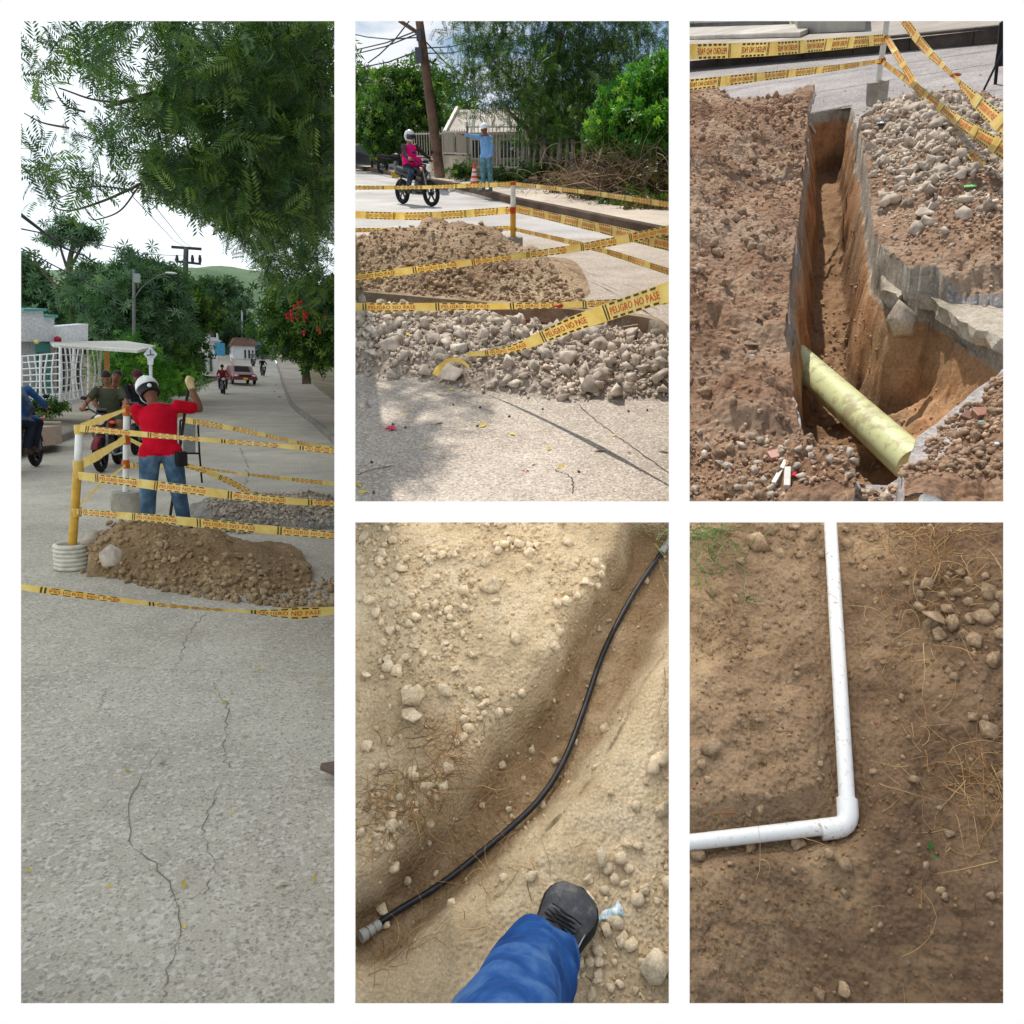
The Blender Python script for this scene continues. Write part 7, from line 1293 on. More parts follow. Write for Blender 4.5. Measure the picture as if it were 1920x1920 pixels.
    kk = crown_points([(at(1000, 325, 27.5), (1.3, 0.5, 0.15)), (at(860, 322, 31), (0.5, 0.3, 0.25)), (at(940, 332, 28), (1.0, 0.4, 0.15)), (at(1180, 380, 19.5), (1.0, 0.5, 0.08))], 110, 10, 0.14, rg, 0.1); o = ob('verge_weeds', foliage_mesh('verge_weeds', 'sprig', kk, 0.10, LF_DARK, rg)); o.matrix_world = S.MW; tag(o, 'low green weeds at the foot of the fence and stakes', None, None, 'stuff')
    x = rg.uniform(-2.5, 4.0, 900); kq = np.array([S.hit(a, b, lambda x, y: 0.25, 5, 40) for a, b in zip(rg.uniform(950, 1254, 420), rg.uniform(322, 362, 420))]); r_ = 0.02 + 0.05 * rg.random(420) ** 2; stuff_stones('litter_stones', ROCK_A[:5], kq, r_, RUBG, S, 'stones and scraps littering the verge under the trees', rg)
    # parked dark car and parked motorcycle by the bend
    cb = at(672, 306, 47); cb[2] = 0.0; car(S, cb, math.radians(80), 'dark parked car half hidden at the left under the trees', plain('dark_car_paint', srgb(26, 30, 36), 0.25, 0.6)); 
    mb_ = at(738, 308, 42); mb_[2] = 0.02; motorcycle(S, mb_, math.radians(70), 'parked motorcycle in the shade behind the pink-vested rider', black, 'motorcycles')
def car(site, loc, rz, label, paint, group=None, sc=1.0):
    t = thing('car', label, 'car', site, loc, rz, group, sc); prof = [(-2.1, 0.35), (-2.12, 0.62), (-1.95, 0.80), (-1.05, 0.90), (-0.45, 1.36), (0.75, 1.40), (1.45, 0.98), (2.05, 0.92), (2.12, 0.60), (2.08, 0.32)]
    def sec(x, k): return [np.array((x, y, 0.30 + (z - 0.30) * k)) for y, z in prof]
    m = MB(); m.loft([sec(x, k) for x, k in ((-0.84, 0.55), (-0.86, 0.62), (-0.80, 0.92), (-0.62, 1.0), (0.62, 1.0), (0.80, 0.92), (0.86, 0.62), (0.84, 0.55))]); part('body', m, paint, t, True, 0)
    gl = plain('dark_glass', srgb(36, 40, 44), 0.1, 0.6); part('windscreen', MB().add([(-0.58, -1.00, 0.955), (0.58, -1.00, 0.955), (0.50, -0.50, 1.345), (-0.50, -0.50, 1.345)], [(0, 1, 2, 3)]), gl, t); part('rear_window', MB().add([(-0.56, 1.42, 1.03), (0.56, 1.42, 1.03), (0.50, 0.82, 1.385), (-0.50, 0.82, 1.385)], [(0, 1, 2, 3)]), gl, t)
    for s in (-1, 1):
        part('side_window', MB().add([(0.808 * s, -0.85, 0.92), (0.808 * s, 1.2, 0.94), (0.69 * s, 0.75, 1.30), (0.69 * s, -0.42, 1.28)], [(0, 1, 2, 3)]), gl, t); part('headlight', MB().ell((0.62 * s, -2.08, 0.66), (0.16, 0.06, 0.08), None, 12, 8), plain('headlight_glass', srgb(226, 222, 205), 0.1, 0.6), t, True); part('tail_light', MB().box((0.66 * s, 2.09, 0.70), (0.22, 0.05, 0.12)), plain('tail_red', srgb(170, 24, 20), 0.3), t)
        for y in (-1.3, 1.3): w = part('wheel', MB().torus(0.23, 0.085, (0.78 * s, y, 0.31), roty(math.pi / 2), 22, 8), plain('tyre_rubber', srgb(26, 25, 25), 0.85), t, True); part('rim', MB().lathe([(0.17, -0.06), (0.18, 0.0), (0.17, 0.06)], 16, (0.78 * s, y, 0.31), roty(math.pi / 2)), plain('engine_alloy', srgb(120, 120, 122), 0.35, 0.5, 0.7), w)
    part('bumper', MB().box((0, -2.10, 0.45), (1.6, 0.12, 0.2)), paint, t, bevel=0.03); part('grille', MB().box((0, -2.13, 0.66), (0.8, 0.04, 0.12)), DARKS, t); part('number_plate', MB().box((0, -2.17, 0.45), (0.34, 0.02, 0.15)), plain('plate_yellow', srgb(220, 180, 50), 0.5), t); return t
site2()
# ------------------------------------------------------------------ site 1: overcast street with red-shirted worker
def gz(x, y): y = np.asarray(y, float); return 0.00048 * np.clip(y - 25, 0, None) ** 2
def site1():
    rg = np.random.default_rng(1); S = S1; at = S.at; hit = lambda a, b: S.hit(a, b, gz, 0.8, 300)
    # overcast sky shell over this street
    gs = G('overcast_sky'); o = gs.n('TexCoord').outputs['Generated']; c = gs.ramp(gs.noise(o, 3.0, 3, 0.45), [(0.3, srgb(208, 220, 227)), (0.7, srgb(227, 234, 238))]); em = gs.n('Emission', {'Color': c, 'Strength': 1.52}); gs.n('OutputMaterial', {'Surface': em.outputs[0]})
    m = MB(); R = lambda a, b, d: cpt(a, b, d)
    m.add([R(-90, 4, 1.0), R(606, 4, 1.0), R(606, 4, 190), R(-90, 4, 190)], [(0, 1, 2, 3)]); m.add([R(-90, 4, 1.0), R(-90, 4, 190), R(-90, 1500, 190), R(-90, 1960, 1.0)], [(0, 1, 2, 3)]); m.add([R(-90, 4, 190), R(648, 4, 190), R(648, 900, 190), R(-90, 900, 190)], [(0, 1, 2, 3)])
    m.add([R(-90, 4, 1.0), R(606, 4, 1.0), np.array((-0.6, 5.5, 9.0)), np.array((-9.0, 5.5, 9.0))], [(0, 1, 2, 3)]); m.add([np.array((-0.6, 5.5, 9.0)), np.array((-9.0, 5.5, 9.0)), np.array((-9.0, -3.0, 11.0)), np.array((-0.6, -3.0, 11.0))], [(0, 1, 2, 3)])  # glowing panels added behind the camera to brighten front faces
    o = ob('sky', m.mesh('sky', gs.m)); o.matrix_world = CAMM; o['kind'] = 'structure'
    # ---- road and pavements
    Lp = sorted([hit(*q) for q in ((57, 854), (110, 832), (170, 809), (260, 770), (344, 733), (408, 712), (440, 697))], key=lambda p: p[1]); Rp = sorted([hit(*q) for q in ((624, 833), (590, 800), (545, 763), (530, 728), (524, 702))], key=lambda p: p[1])
    def ext(P, yn, xf, yf): 
        a, b = P[0], P[1]; s = (b[0] - a[0]) / (b[1] - a[1]); return [np.array((a[0] - s * (a[1] - yn), yn, 0))] + P + [np.array((xf, yf, 0))]
    Lp = ext(Lp, 1.2, 7.2, 125); Rp = ext(Rp, 1.2, 13.5, 125)
    lx = lambda y: np.interp(y, [p[1] for p in Lp], [p[0] for p in Lp]); rx = lambda y: np.interp(y, [p[1] for p in Rp], [p[0] for p in Rp])
    ys = np.concatenate((np.geomspace(1.3, 60, 60), np.linspace(62, 125, 20)))
    def strip(f0, f1, z0, z1, mat, name, n=7, kind=True):
        t = np.linspace(0, 1, n); Y, T = np.meshgrid(ys, t, indexing='ij'); X = f0(Y) * (1 - T) + f1(Y) * T; Z = gz(X, Y) + z0 * (1 - T) + z1 * T
        return struct(name, grid_mesh(name, X, Y, Z, mat, True, None, clip_cut(S, X, Y, Z, (-120, 30, 647, 2050))), None, S)
    rm = earth('grey_aggregate_concrete', [(0.25, srgb(174, 165, 150)), (0.5, srgb(193, 184, 168)), (0.75, srgb(208, 199, 183))], 1.6, 0.4, 70, 0.004, 0.9, speck=[(60, 0.82, srgb(218, 212, 200), 0.5), (80, 0.87, srgb(132, 124, 116), 0.45), (110, 0.93, srgb(98, 90, 84), 0.45)], patches=[(1.1, 0.55, 0.7, srgb(164, 150, 142), 0.4)])
    rd = strip(lx, rx, 0, 0, rm, 'road'); pv = earth('dusty_pavement', [(0.3, srgb(166, 154, 138)), (0.7, srgb(192, 180, 164))], 0.7, 0.3, 16, 0.01)
    strip(lambda y: lx(y) - 0.14, lambda y: lx(y) - 2.3, 0.15, 0.17, pv, 'pavement', 4); strip(lambda y: rx(y) + 0.13, lambda y: rx(y) + 2.4, 0.12, 0.14, pv, 'pavement', 4)
    dirt = earth('roadside_ground', [(0.3, srgb(120, 108, 84)), (0.7, srgb(156, 142, 112))], 0.4, 0.6, 8, 0.03); strip(lambda y: lx(y) - 2.28, lambda y: lx(y) - 30, 0.165, 0.6, dirt, 'roadside_ground', 4); strip(lambda y: rx(y) + 2.38, lambda y: rx(y) + 26, 0.135, 0.6, dirt, 'roadside_ground', 4)
    for fx, sg, lab in ((lx, -1, 'long grey kerb on the left side of the overcast street'), (rx, 1, 'pale kerb on the right side of the overcast street')):
        o0 = np.array((fx(16.0), 16.0, 0)); t = thing('kerb', lab, 'kerb', S, o0); yk = [8.0]
        while yk[-1] < 95: yk.append(yk[-1] + max(1.0, yk[-1] * 0.06))
        for a, b in zip(yk[:-1], yk[1:]):
            rings = [[np.array((fx(y) + sg * dd, y, float(gz(0, y)) + z)) - o0 for dd, z in ((0, -0.03), (0, 0.15), (0.02, 0.165), (0.15, 0.165), (0.15, -0.03))] for y in (a, b - 0.02)]; part('kerb_stone', MB().loft(rings), KERBC, t)
    ck = plain('crack_grey_dirt', srgb(128, 117, 105), 0.95)
    for pl, w in (([(385, 1150), (350, 1195), (340, 1230), (325, 1256)], .004), ([(395, 1275), (425, 1325), (420, 1400), (428, 1440)], .004), ([(430, 1445), (390, 1520), (383, 1570), (402, 1620), (385, 1670), (340, 1690)], .003), ([(300, 1400), (250, 1490), (246, 1575), (300, 1630), (335, 1690), (330, 1760), (312, 1830), (305, 1885)], .0035), ([(200, 1290), (185, 1330)], .003), ([(39, 1245), (200, 1250), (400, 1258), (627, 1262)], .0022), ([(450, 840), (465, 880), (460, 910)], .012), ([(345, 762), (420, 768), (540, 765)], .01)):
        q = bez([S.g(a, b, 0.003) for a, b in pl], 40); V = []
        for i, p in enumerate(q):
            dd = nrm(q[min(i + 1, len(q) - 1)] - q[max(i - 1, 0)]); s_ = np.array((-dd[1], dd[0], 0)); r_ = random.Random(i * 7 + pl[0][0]); jit = s_ * r_.uniform(-3, 3) * w; ww = w * r_.uniform(0.1, 0.75); V += [p + jit + s_ * ww, p + jit - s_ * ww]
        part('crack', MB().add(V, [(2 * i, 2 * i + 1, 2 * i + 3, 2 * i + 2) for i in range(len(q) - 1)]), ck, rd)
    # ---- dirt heap and gravel heap
    near = [S.g(a, b) for a, b in ((175, 1068), (280, 1097), (400, 1118), (500, 1128), (640, 1142))]; yb = 8.3
    cpx = [(165, 1040), (190, 1008), (225, 984), (300, 982), (380, 992), (440, 1015), (520, 1038), (580, 1048), (645, 1056)]; yc = 7.15; cz = [(at(a, b, yc)[0], max(0, at(a, b, yc)[2])) for a, b in cpx]
    def H(X, Y):
        X = np.asarray(X, float); Y = np.asarray(Y, float); ny = np.minimum(np.interp(X, [p[0] for p in near], [p[1] for p in near]), yc - 0.3); ch = np.interp(X, [c[0] for c in cz], [c[1] for c in cz], left=0)
        s = np.where(Y < yc, (Y - ny) / (yc - ny), 1 - (Y - yc) / 0.8); md = ch * sstep(0, 1, s) * (1 + 0.12 * fbm(X * 4, Y * 3, 8, 3)); gr = 0.16 * np.exp(-(((X - 1.05) / 0.85) ** 4 + ((Y - 9.6) / 0.8) ** 2)) * (1 + 0.3 * fbm(X * 4, Y * 3, 5, 3))
        lum = clod(X * 12, Y * 9, 3) * 0.03 * sstep(0.4, 0.7, vnoise(X * 4, Y * 3, 71)) + clod(X * 26, Y * 20, 8) * 0.014 + 0.012 * fbm(X * 16, Y * 12, 12, 4); soft = (md > 0.01) | (gr > 0.02)
        return np.where(soft, np.maximum(md, gr) + lum, -0.03), md > gr
    X, Y = np.meshgrid(np.arange(-1.0, 1.9, 0.0150), np.arange(5.3, 11.2, 0.024)); Z, md = H(X, Y); hf = lambda x, y: H(x, y)[0]
    dm = earth('tan_dug_soil', [(0.25, srgb(128, 104, 76)), (0.5, srgb(166, 138, 104)), (0.75, srgb(192, 166, 130))], 2.2, 0.8, 36, 0.02, crumb=34, patches=[(1.2, 0.6, 0.72, srgb(168, 116, 78), 0.5)]); gmr = earth('grey_gravel_bed', [(0.25, srgb(126, 120, 112)), (0.5, srgb(158, 152, 144)), (0.75, srgb(184, 178, 170))], 3, 0.8, 40, 0.02, crumb=40)
    struct('dirt_heap', grid_mesh('dirt_heap', X, Y, Z, [dm, gmr], True, np.where(md, 0, 1), clip_cut(S, X, Y, Z, (30, 30, 646, 2050))), None, S)
    cm = earth('tan_soil_clod', [(0.25, srgb(140, 116, 88)), (0.5, srgb(176, 150, 116)), (0.75, srgb(200, 176, 142))], 1.6, 0.9, 5, 0.008, objrnd=0.3); ct = earth('tan_soil_crumb', [(0.25, srgb(138, 114, 86)), (0.5, srgb(174, 148, 114)), (0.75, srgb(200, 176, 142))], 12, 0.6, 80, 0.006, tint=0.5)
    n = 2600; x = rg.uniform(-0.8, 1.6, n); ny = np.interp(x, [p[0] for p in near], [p[1] for p in near]); p = np.stack((x, ny - 0.12 + np.abs(rg.normal(0, 0.5, n))), 1); p = p[p[:, 1] < 7.5]; r_ = 0.008 + 0.045 * rg.random(len(p)) ** 6; P = np.column_stack((p, np.maximum(hf(p[:, 0], p[:, 1]), 0) + r_ * 0.35)); k = in_rect(S, P, (30, 30, 646, 1900)); P, r_ = P[k], r_[k]; oo = np.argsort(-r_)
    stone_things('soil_clod', CLOD + ROCK_B[:4], P[oo[:60]], r_[oo[:60]], cm, S, near_label(S, 'tan soil clod on the dirt heap', [(220, 1040, 'beside the leaning slab'), (300, 1080, 'at its front left'), (330, 1010, 'under the lowest tape'), (420, 1090, 'at its front middle'), (450, 1040, 'in its middle'), (560, 1100, 'at its right end')]), 'clod', 'clods on the tan dirt heap', rg, 0.8); stuff_stones('soil_crumbs', ROCK_B[:6], P[oo[60:]], r_[oo[60:]] * 0.9, ct, S, 'crumbled tan soil on and around the dirt heap', rg)
    n = 3200; p = np.stack((rg.normal(1.05, 0.5, n), rg.normal(9.45, 0.5, n)), 1); r_ = 0.014 + 0.04 * rg.random(n) ** 3; h_ = hf(p[:, 0], p[:, 1]); P = np.column_stack((p, np.maximum(h_, 0) + r_ * 0.3)); k = in_rect(S, P, (30, 30, 646, 1900)) & (p[:, 0] > 0.28) & (p[:, 1] > 8.4); P, r_ = P[k], r_[k]; oo = np.argsort(-r_)
    stone_things('concrete_chunk', ROCK_A, P[oo[:40]], r_[oo[:40]], RUBM, S, near_label(S, 'grey stone of the gravel heap', [(400, 960, 'at its left end'), (480, 950, 'in its middle'), (580, 970, 'at its right end')]), 'rubble', 'stones of the overcast gravel heap', rg, 0.8); stuff_stones('concrete_gravel', ROCK_A[:6], P[oo[40:]], r_[oo[40:]], RUBG, S, 'grey gravel heap behind the tan dirt heap', rg)
    for (a, b, rp, yy, lab, sd, sq) in ((205, 1042, 33, 6.75, 'thick broken concrete slab leaning beside the coil-based post', 2, (1.0, 0.75, 1.15)), (170, 1012, 32, 7.2, 'flat broken concrete slab behind the coil-based post', 5, (1.1, 0.6, 0.9)), (203, 980, 14, 7.5, 'dark brick-like lump on the left end of the dirt heap', 7, (0.9, 0.7, 0.6)), (302, 1092, 14, 6.2, 'large brown clod at the foot of the dirt heap', 1, (1, 1, 0.8)), (405, 1040, 15, 6.9, 'squarish tan clod in the middle of the dirt heap', 3, (1, 1, 0.9)), (412, 1112, 10, 6.05, 'brown stone on the road before the dirt heap', 4, (1, 1, 1))):
        q = at(a, b, yy); rr = rp / F_PX * S.proj(q)[2][0]; V, Fc = (ROCK_B if 'slab' in lab else CLOD)[sd]; mt = RUBM if 'concrete' in lab else cm; o = ob('broken_slab' if 'slab' in lab else 'soil_lump', mesh_np('lump', V * rr * np.array(sq), [Fc], mt)); o.matrix_world = S.MW @ Matrix.Translation(Vector(q)) @ Matrix.Rotation(0.6 * sd, 4, 'Z'); tag(o, lab, 'rubble')
    # ---- barrier posts
    pb = S.g(136, 1066); yA = pb[1]; t = thing('barrier_post', 'barrier post with yellow lower half standing in a white coiled hose base', 'post', S, pb); top = at(149, 800, yA) - pb; mid = at(146, 872, yA) - pb
    cr_ = plain('cream_corrugated_hose', srgb(214, 208, 190), 0.6)
    for i in range(6): part('coil', MB().torus(0.118, 0.020, (0, 0, 0.022 + 0.036 * i), None, 28, 8), cr_, t, True)
    part('fill', MB().lathe([(0.112, 0.0), (0.112, 0.20), (0.04, 0.205)], 24), KERBC, t, True); part('pole', MB().tube([(0.0, 0, 0.15), mid, top], 0.030, 16), PVCW, t, True); part('yellow_sleeve', MB().tube([(0.004, 0, 0.15), mid], 0.034, 16), plain('yellow_pvc', srgb(206, 158, 58), 0.45), t, True)
    for (a, b, h_) in ((149, 805, 8), (147, 880, 16), (143, 960, 8)): q = at(a, b, yA) - pb; part('tape_wrap', MB().tube([q - np.array((0, 0, h_ * 0.0045)), q + np.array((0, 0, h_ * 0.0045))], 0.040, 16), tapemat(), t, True)
    pB = S.g(237, 961); yB = pB[1]; t = thing('barrier_post', 'white barrier post in a concrete cylinder to the left of the worker in red', 'post', S, pB); tB = at(237, 765, yB) - pB
    part('concrete_base', MB().lathe([(0.155, 0), (0.16, 0.05), (0.163, 0.24), (0.155, 0.25), (0.03, 0.25)], 26), earth('base_concrete', [(0.3, srgb(146, 140, 126)), (0.7, srgb(196, 190, 176))], 5, 0.5, 40, 0.006), t, True); part('pole', MB().tube([(0, 0, 0.2), tB], 0.033, 16), PVCW, t, True)
    for (a, b, h_) in ((237, 770, 12), (237, 822, 14), (236, 870, 10)): q = at(a, b, yB) - pB; part('tape_wrap', MB().tube([q - np.array((0, 0, h_ * 0.005)), q + np.array((0, 0, h_ * 0.005))], 0.042, 14), plain('wrapped_tape_orange', srgb(196, 96, 36), 0.5), t, True)
    z3 = lambda *a: [at(*q) for q in a]
    tape(S, z3((149, 803, yA - .04), (330, 820, 6.6), (500, 834, 6.3), (650, 848, 6.0)), 'top caution tape from the coil-based post passing before the worker in red', 0.075, phase=0.1, fold=[0.75, 0.5, 0.45, 0.6])
    tape(S, z3((147, 892, yA - .05), (330, 915, 6.5), (500, 936, 6.2), (650, 946, 6.0)), 'middle caution tape from the coil-based post passing before the jeans', 0.075, phase=0.3, fold=[0.95, 0.95, 0.85, 0.6])
    tape(S, z3((143, 959, yA - .05), (330, 976, 6.4), (500, 993, 6.1), (650, 1006, 5.9)), 'lowest caution tape from the coil-based post over the dirt heap', 0.075, phase=0.05, fold=[0.6, 0.95, 0.95, 0.7])
    tape(S, z3((150, 800, yA), (190, 786, 8.2), (236, 768, yB)), 'upper short caution tape joining the two left posts', 0.075, text=False, fold=[0.7, 0.8, 0.5]); tape(S, z3((150, 872, yA), (190, 850, 8.2), (236, 822, yB)), 'middle short caution tape joining the two left posts', 0.085, text=False); tape(S, z3((146, 950, yA), (190, 908, 8.2), (236, 872, yB)), 'lower short caution tape joining the two left posts', 0.06, text=False, fold=[0.6, 0.5, 0.5])
    tape(S, z3((240, 768, yB), (268, 777, 10.2), (300, 785, 10.4)), 'upper caution tape from the white post behind the worker', 0.075, text=False, fold=[0.6, 0.8, 0.6]); tape(S, z3((240, 822, yB), (268, 836, 10.2), (300, 846, 10.4)), 'middle caution tape from the white post behind the worker', 0.075, text=False, fold=[0.6, 0.8, 0.6]); tape(S, z3((238, 872, yB), (280, 874, 10.3), (345, 872, 10.6), (420, 898, 10.6), (480, 930, 10.4)), 'slack caution tape from the white post to the gravel', 0.085, phase=0.2, fold=[0.7, 0.8, 0.7, 0.9, 0.8])
    tape(S, z3((348, 788, 10.6), (450, 806, 10.0), (560, 830, 9.0), (650, 846, 8.2)), 'caution tape leaving the black sign stand to the right edge', 0.075, phase=0.2, fold=[1, 0.8, 0.6, 0.6]); tape(S, z3((346, 872, 10.6), (450, 888, 10.2), (540, 898, 9.8), (650, 910, 9.2)), 'thin caution tape low behind the gravel heap', 0.07, phase=0.4, fold=[0.4, 0.4, 0.7, 0.7])
    tape(S, z3((20, 1098, 5.3), (160, 1117, 5.3), (320, 1136, 5.2), (470, 1147, 5.15), (560, 1150, 5.1), (650, 1143, 5.1)), 'slack caution tape sagging close to the road in front of the heap', 0.075, phase=0.25, fold=[0.5, 0.75, 0.5, 0.6, 1.2, 0.9], twist=[0.3, 0.5, 0.9, 0.6, 0.1, 0.3])
    # ---- worker in red
    wp = S.g(308, 1004); J = dict(hL=(-0.10, 0.02, 0.86), hR=(0.10, 0.0, 0.86), kL=(-0.13, -0.06, 0.46), kR=(0.15, -0.05, 0.46), aL=(-0.15, 0.05, 0.09), aR=(0.20, 0.06, 0.09), tL=(-0.19, 0.20, 0.04), tR=(0.25, 0.20, 0.04),
                                       sL=(-0.205, 0.13, 1.27), sR=(0.165, 0.10, 1.315), eL=(-0.17, 0.36, 1.10), eR=(0.375, 0.20, 1.29), wL=(0.10, 0.42, 1.20), wR=(0.31, 0.33, 1.50), neck=(-0.05, 0.16, 1.345), head=(-0.095, 0.225, 1.455))
    pt, hd, Rh, fw = person(J, dict(shirt=cloth('red_tshirt', srgb(206, 18, 44)), pants=denim('worker_jeans', srgb(48, 70, 92), srgb(78, 104, 128), srgb(122, 146, 164)), skin=SKIN2, shoe=DARKS, glove=cloth('pale_leather_glove', srgb(222, 200, 150))), S, wp, 'worker with his back turned in red T-shirt, jeans and white helmet driving a bar', 0.0, sleeve=0.62, hem=-0.12, face=(-0.15, 1, -0.45), hand=('glove', 'glove'), loose=0.016, gut=0.012)
    add_helmet(pt, hd, Rh, plain('white_hard_hat', srgb(236, 236, 234), 0.35), brim=False, suspension=True)
    part('belt_pouch', MB().box((0.185, -0.10, 0.80), (0.11, 0.07, 0.15), rotz(0.5)), DARKS, pt, bevel=0.015)
    bt = np.array(J['wR']) + np.array((-0.01, 0.07, 0.12)); bb = np.array((0.03, 0.55, -0.05)); single('digging_bar', MB().tube([wp + bt, wp + bb], 0.016, 10), plain('dark_iron_bar', srgb(58, 48, 40), 0.6), S, 'dark iron digging bar held upright by the worker in red', 'bar', origin=wp + bb, smooth=True)
    # black A-frame sign behind the worker
    sb = S.g(372, 905); ys_ = sb[1]; t = thing('sign_stand', 'black A-frame sign stand with grey panel right of the worker', 'sign stand', S, sb); bk = plain('black_painted_steel', srgb(24, 24, 26), 0.5)
    c = lambda a, b: at(a, b, ys_) - sb
    part('panel', MB().bar(c(355, 792), c(355, 850), 0.17, 0.015, up=(0, 1, 0)), plain('grey_sign_back', srgb(126, 128, 126), 0.6), t)
    for a, b in (((371, 788), (374, 850)), ((374, 850), (379, 908)), ((338, 788), (371, 788)), ((338, 850), (374, 850)), ((338, 788), (336, 905))): part('frame_bar', MB().bar(c(*a), c(*b), 0.028, up=(0, 1, 0)), bk, t)
    # ---- motorcyclists
    red = plain('maroon_bike_paint', srgb(110, 22, 34), 0.3); black = plain('black_bike_paint', srgb(30, 28, 30), 0.3); olive = cloth('olive_tshirt', srgb(74, 76, 58)); dj = denim('dark_jeans', srgb(34, 40, 52), srgb(52, 62, 80), srgb(84, 96, 116))
    b1 = S.g(203, 884) + np.array((0, 0.5, 0)); rz = math.radians(-7); motorcycle(S, b1, rz, 'maroon motorcycle coming towards the coil-based post', red, 'motorcycles', 0.95, steer=-0.1); J = rider_joints(0.06, 0.05); J['head'] = (-0.01, 0.06, 1.58)
    pt, hd, Rh, fw = person(J, dict(shirt=olive, pants=cloth('patterned_shorts', srgb(120, 122, 130), 0.25), skin=SKIN, shoe=plain('blue_grey_shoe', srgb(90, 100, 116), 0.8)), S, b1, 'bare-headed rider in an olive T-shirt and shorts on the maroon motorcycle', rz, sleeve=0.7, hem=-0.05, shorts=0.75, sc=0.95, gut=0.015); add_hair(pt, hd, Rh)
    J = rider_joints(0.0, 0.42); J.update(head=(0.10, 0.38, 1.60), neck=(0.06, 0.39, 1.45), wL=(-0.15, 0.15, 1.0), wR=(0.15, 0.15, 1.0), eL=(-0.27, 0.32, 1.12), eR=(0.27, 0.32, 1.12)); pt, hd, Rh, fw = person(J, dict(shirt=cloth('dark_shirt', srgb(50, 48, 52)), pants=dj, skin=SKIN2, shoe=DARKS), S, b1, 'passenger peering over the shoulder of the olive-shirted rider', rz, sc=0.95, voxel=0.014); add_hair(pt, hd, Rh)
    b2 = at(262, 848, 17.2); b2[2] = 0; motorcycle(S, b2, math.radians(-5), 'dark motorcycle half hidden behind the worker in red', black, 'motorcycles', 0.95); J = rider_joints(0.05, 0.05); pt, hd, Rh, fw = person(J, dict(shirt=cloth('black_tshirt', srgb(34, 34, 38)), pants=denim('mid_jeans', srgb(52, 66, 92), srgb(82, 98, 128), srgb(120, 134, 158)), skin=SKIN, shoe=DARKS), S, b2, 'rider in a black T-shirt and cap half hidden behind the worker', math.radians(-5), sc=0.95, voxel=0.014)
    add_helmet(pt, hd, Rh, plain('red_black_cap', srgb(70, 24, 28), 0.7), brim=True)
    b3 = S.g(40, 886) + np.array((0, 0.2, 0)); motorcycle(S, b3, math.radians(172), 'motorcycle cut off by the left edge of the overcast street', red, 'motorcycles', 0.95)
    for sy, lab, sh in ((0.05, 'front rider at the left edge in a blue jacket', cloth('blue_jacket', srgb(54, 96, 150))), (0.42, 'rear rider at the left edge in a plaid shirt and dark trousers', cloth('plaid_shirt', srgb(96, 112, 136), 0.3))):
        J = rider_joints(0.03, sy)
        if sy > 0.2: J.update(wL=(-0.2, 0.2, 0.95), wR=(0.2, 0.2, 0.95), eL=(-0.27, 0.38, 1.12), eR=(0.27, 0.38, 1.12))
        pt, hd, Rh, fw = person(J, dict(shirt=sh, pants=cloth('black_trousers', srgb(38, 42, 54)), skin=SKIN, shoe=plain('brown_shoe', srgb(70, 52, 44), 0.7)), S, b3, lab, math.radians(172), longsleeve=True, sc=0.95, voxel=0.014); add_hair(pt, hd, Rh)
    for (a, b, D, lab, sh) in ((418, 731, 49, 'distant rider in a red top on the left lane', cloth('red_top', srgb(150, 50, 60))), (493, 709, 76, 'distant rider in black in the middle of the far road', cloth('black_tshirt', srgb(34, 34, 38))), (475, 700, 92, 'farthest rider near the bend', cloth('grey_top', srgb(120, 116, 112)))):
        q = at(a, b, D); q[2] = float(gz(0, D)); motorcycle(S, q, 0.05, 'distant motorcycle under the ' + lab, black, 'motorcycles', 1.0, sig=False); pt, hd, Rh, fw = person(rider_joints(0.05, 0.05), dict(shirt=sh, pants=dj, skin=SKIN, shoe=DARKS), S, q, lab, 0.05, longsleeve=True, voxel=0.02); add_helmet(pt, hd, Rh, DARKS, full=False)
    q = at(450, 700, 62); q[2] = float(gz(0, 62)); car(S, q, math.radians(6), 'maroon car approaching on the left of the far road', plain('maroon_car_paint', srgb(120, 34, 44), 0.3, 0.6), sc=1.0)
    # ---- white house with stepped parapet, grille and awning
    yf0, yf1 = 22.0, 25.0; A = at(28, 700, yf0); B = at(157, 700, yf1); A[2] = B[2] = 0.15; t = thing('house', 'white house with a stepped parapet and teal door on the left', 'house', S, A); white = earth('white_house_paint', [(0.3, srgb(232, 233, 235)), (0.7, srgb(246, 246, 247))], 0.7, 0.2, 10, 0.006); teal = plain('teal_paint', srgb(92, 168, 160), 0.6); d = B - A; Ld = np.linalg.norm(d); ux = d / Ld; back = np.array((-ux[1], ux[0], 0)); back = back if back[1] > 0 else -back
    def yat(px): return yf0 + (yf1 - yf0) * (px - 28) / 129
    def hp(px, py): q = at(px, py, yat(px)); return q - A
    def slab_(poly, th, off, mat, name, par=t, bevel=0):
        q = [hp(*p) - back * off for p in poly]; n = len(q); m = MB(); m.add(q + [p + back * th for p in q], [tuple(range(n)), tuple(range(2 * n - 1, n - 1, -1))] + [(i, n + i, n + (i + 1) % n, (i + 1) % n) for i in range(n)]); return part(name, m, mat, par)
    slab_([(28, 640), (28, 583), (72, 583), (72, 594), (93, 594), (93, 612), (157, 607), (157, 640)], 0.3, 0.12, white, 'parapet'); slab_([(28, 770), (28, 636), (157, 636), (157, 745)], 4.0, 0.0, earth('shaded_facade', [(0.3, srgb(188, 188, 190)), (0.7, srgb(214, 214, 214))], 0.7, 0.2, 10, 0.006), 'wall')  # wall is a greyer copy of the white paint, shade in its colour
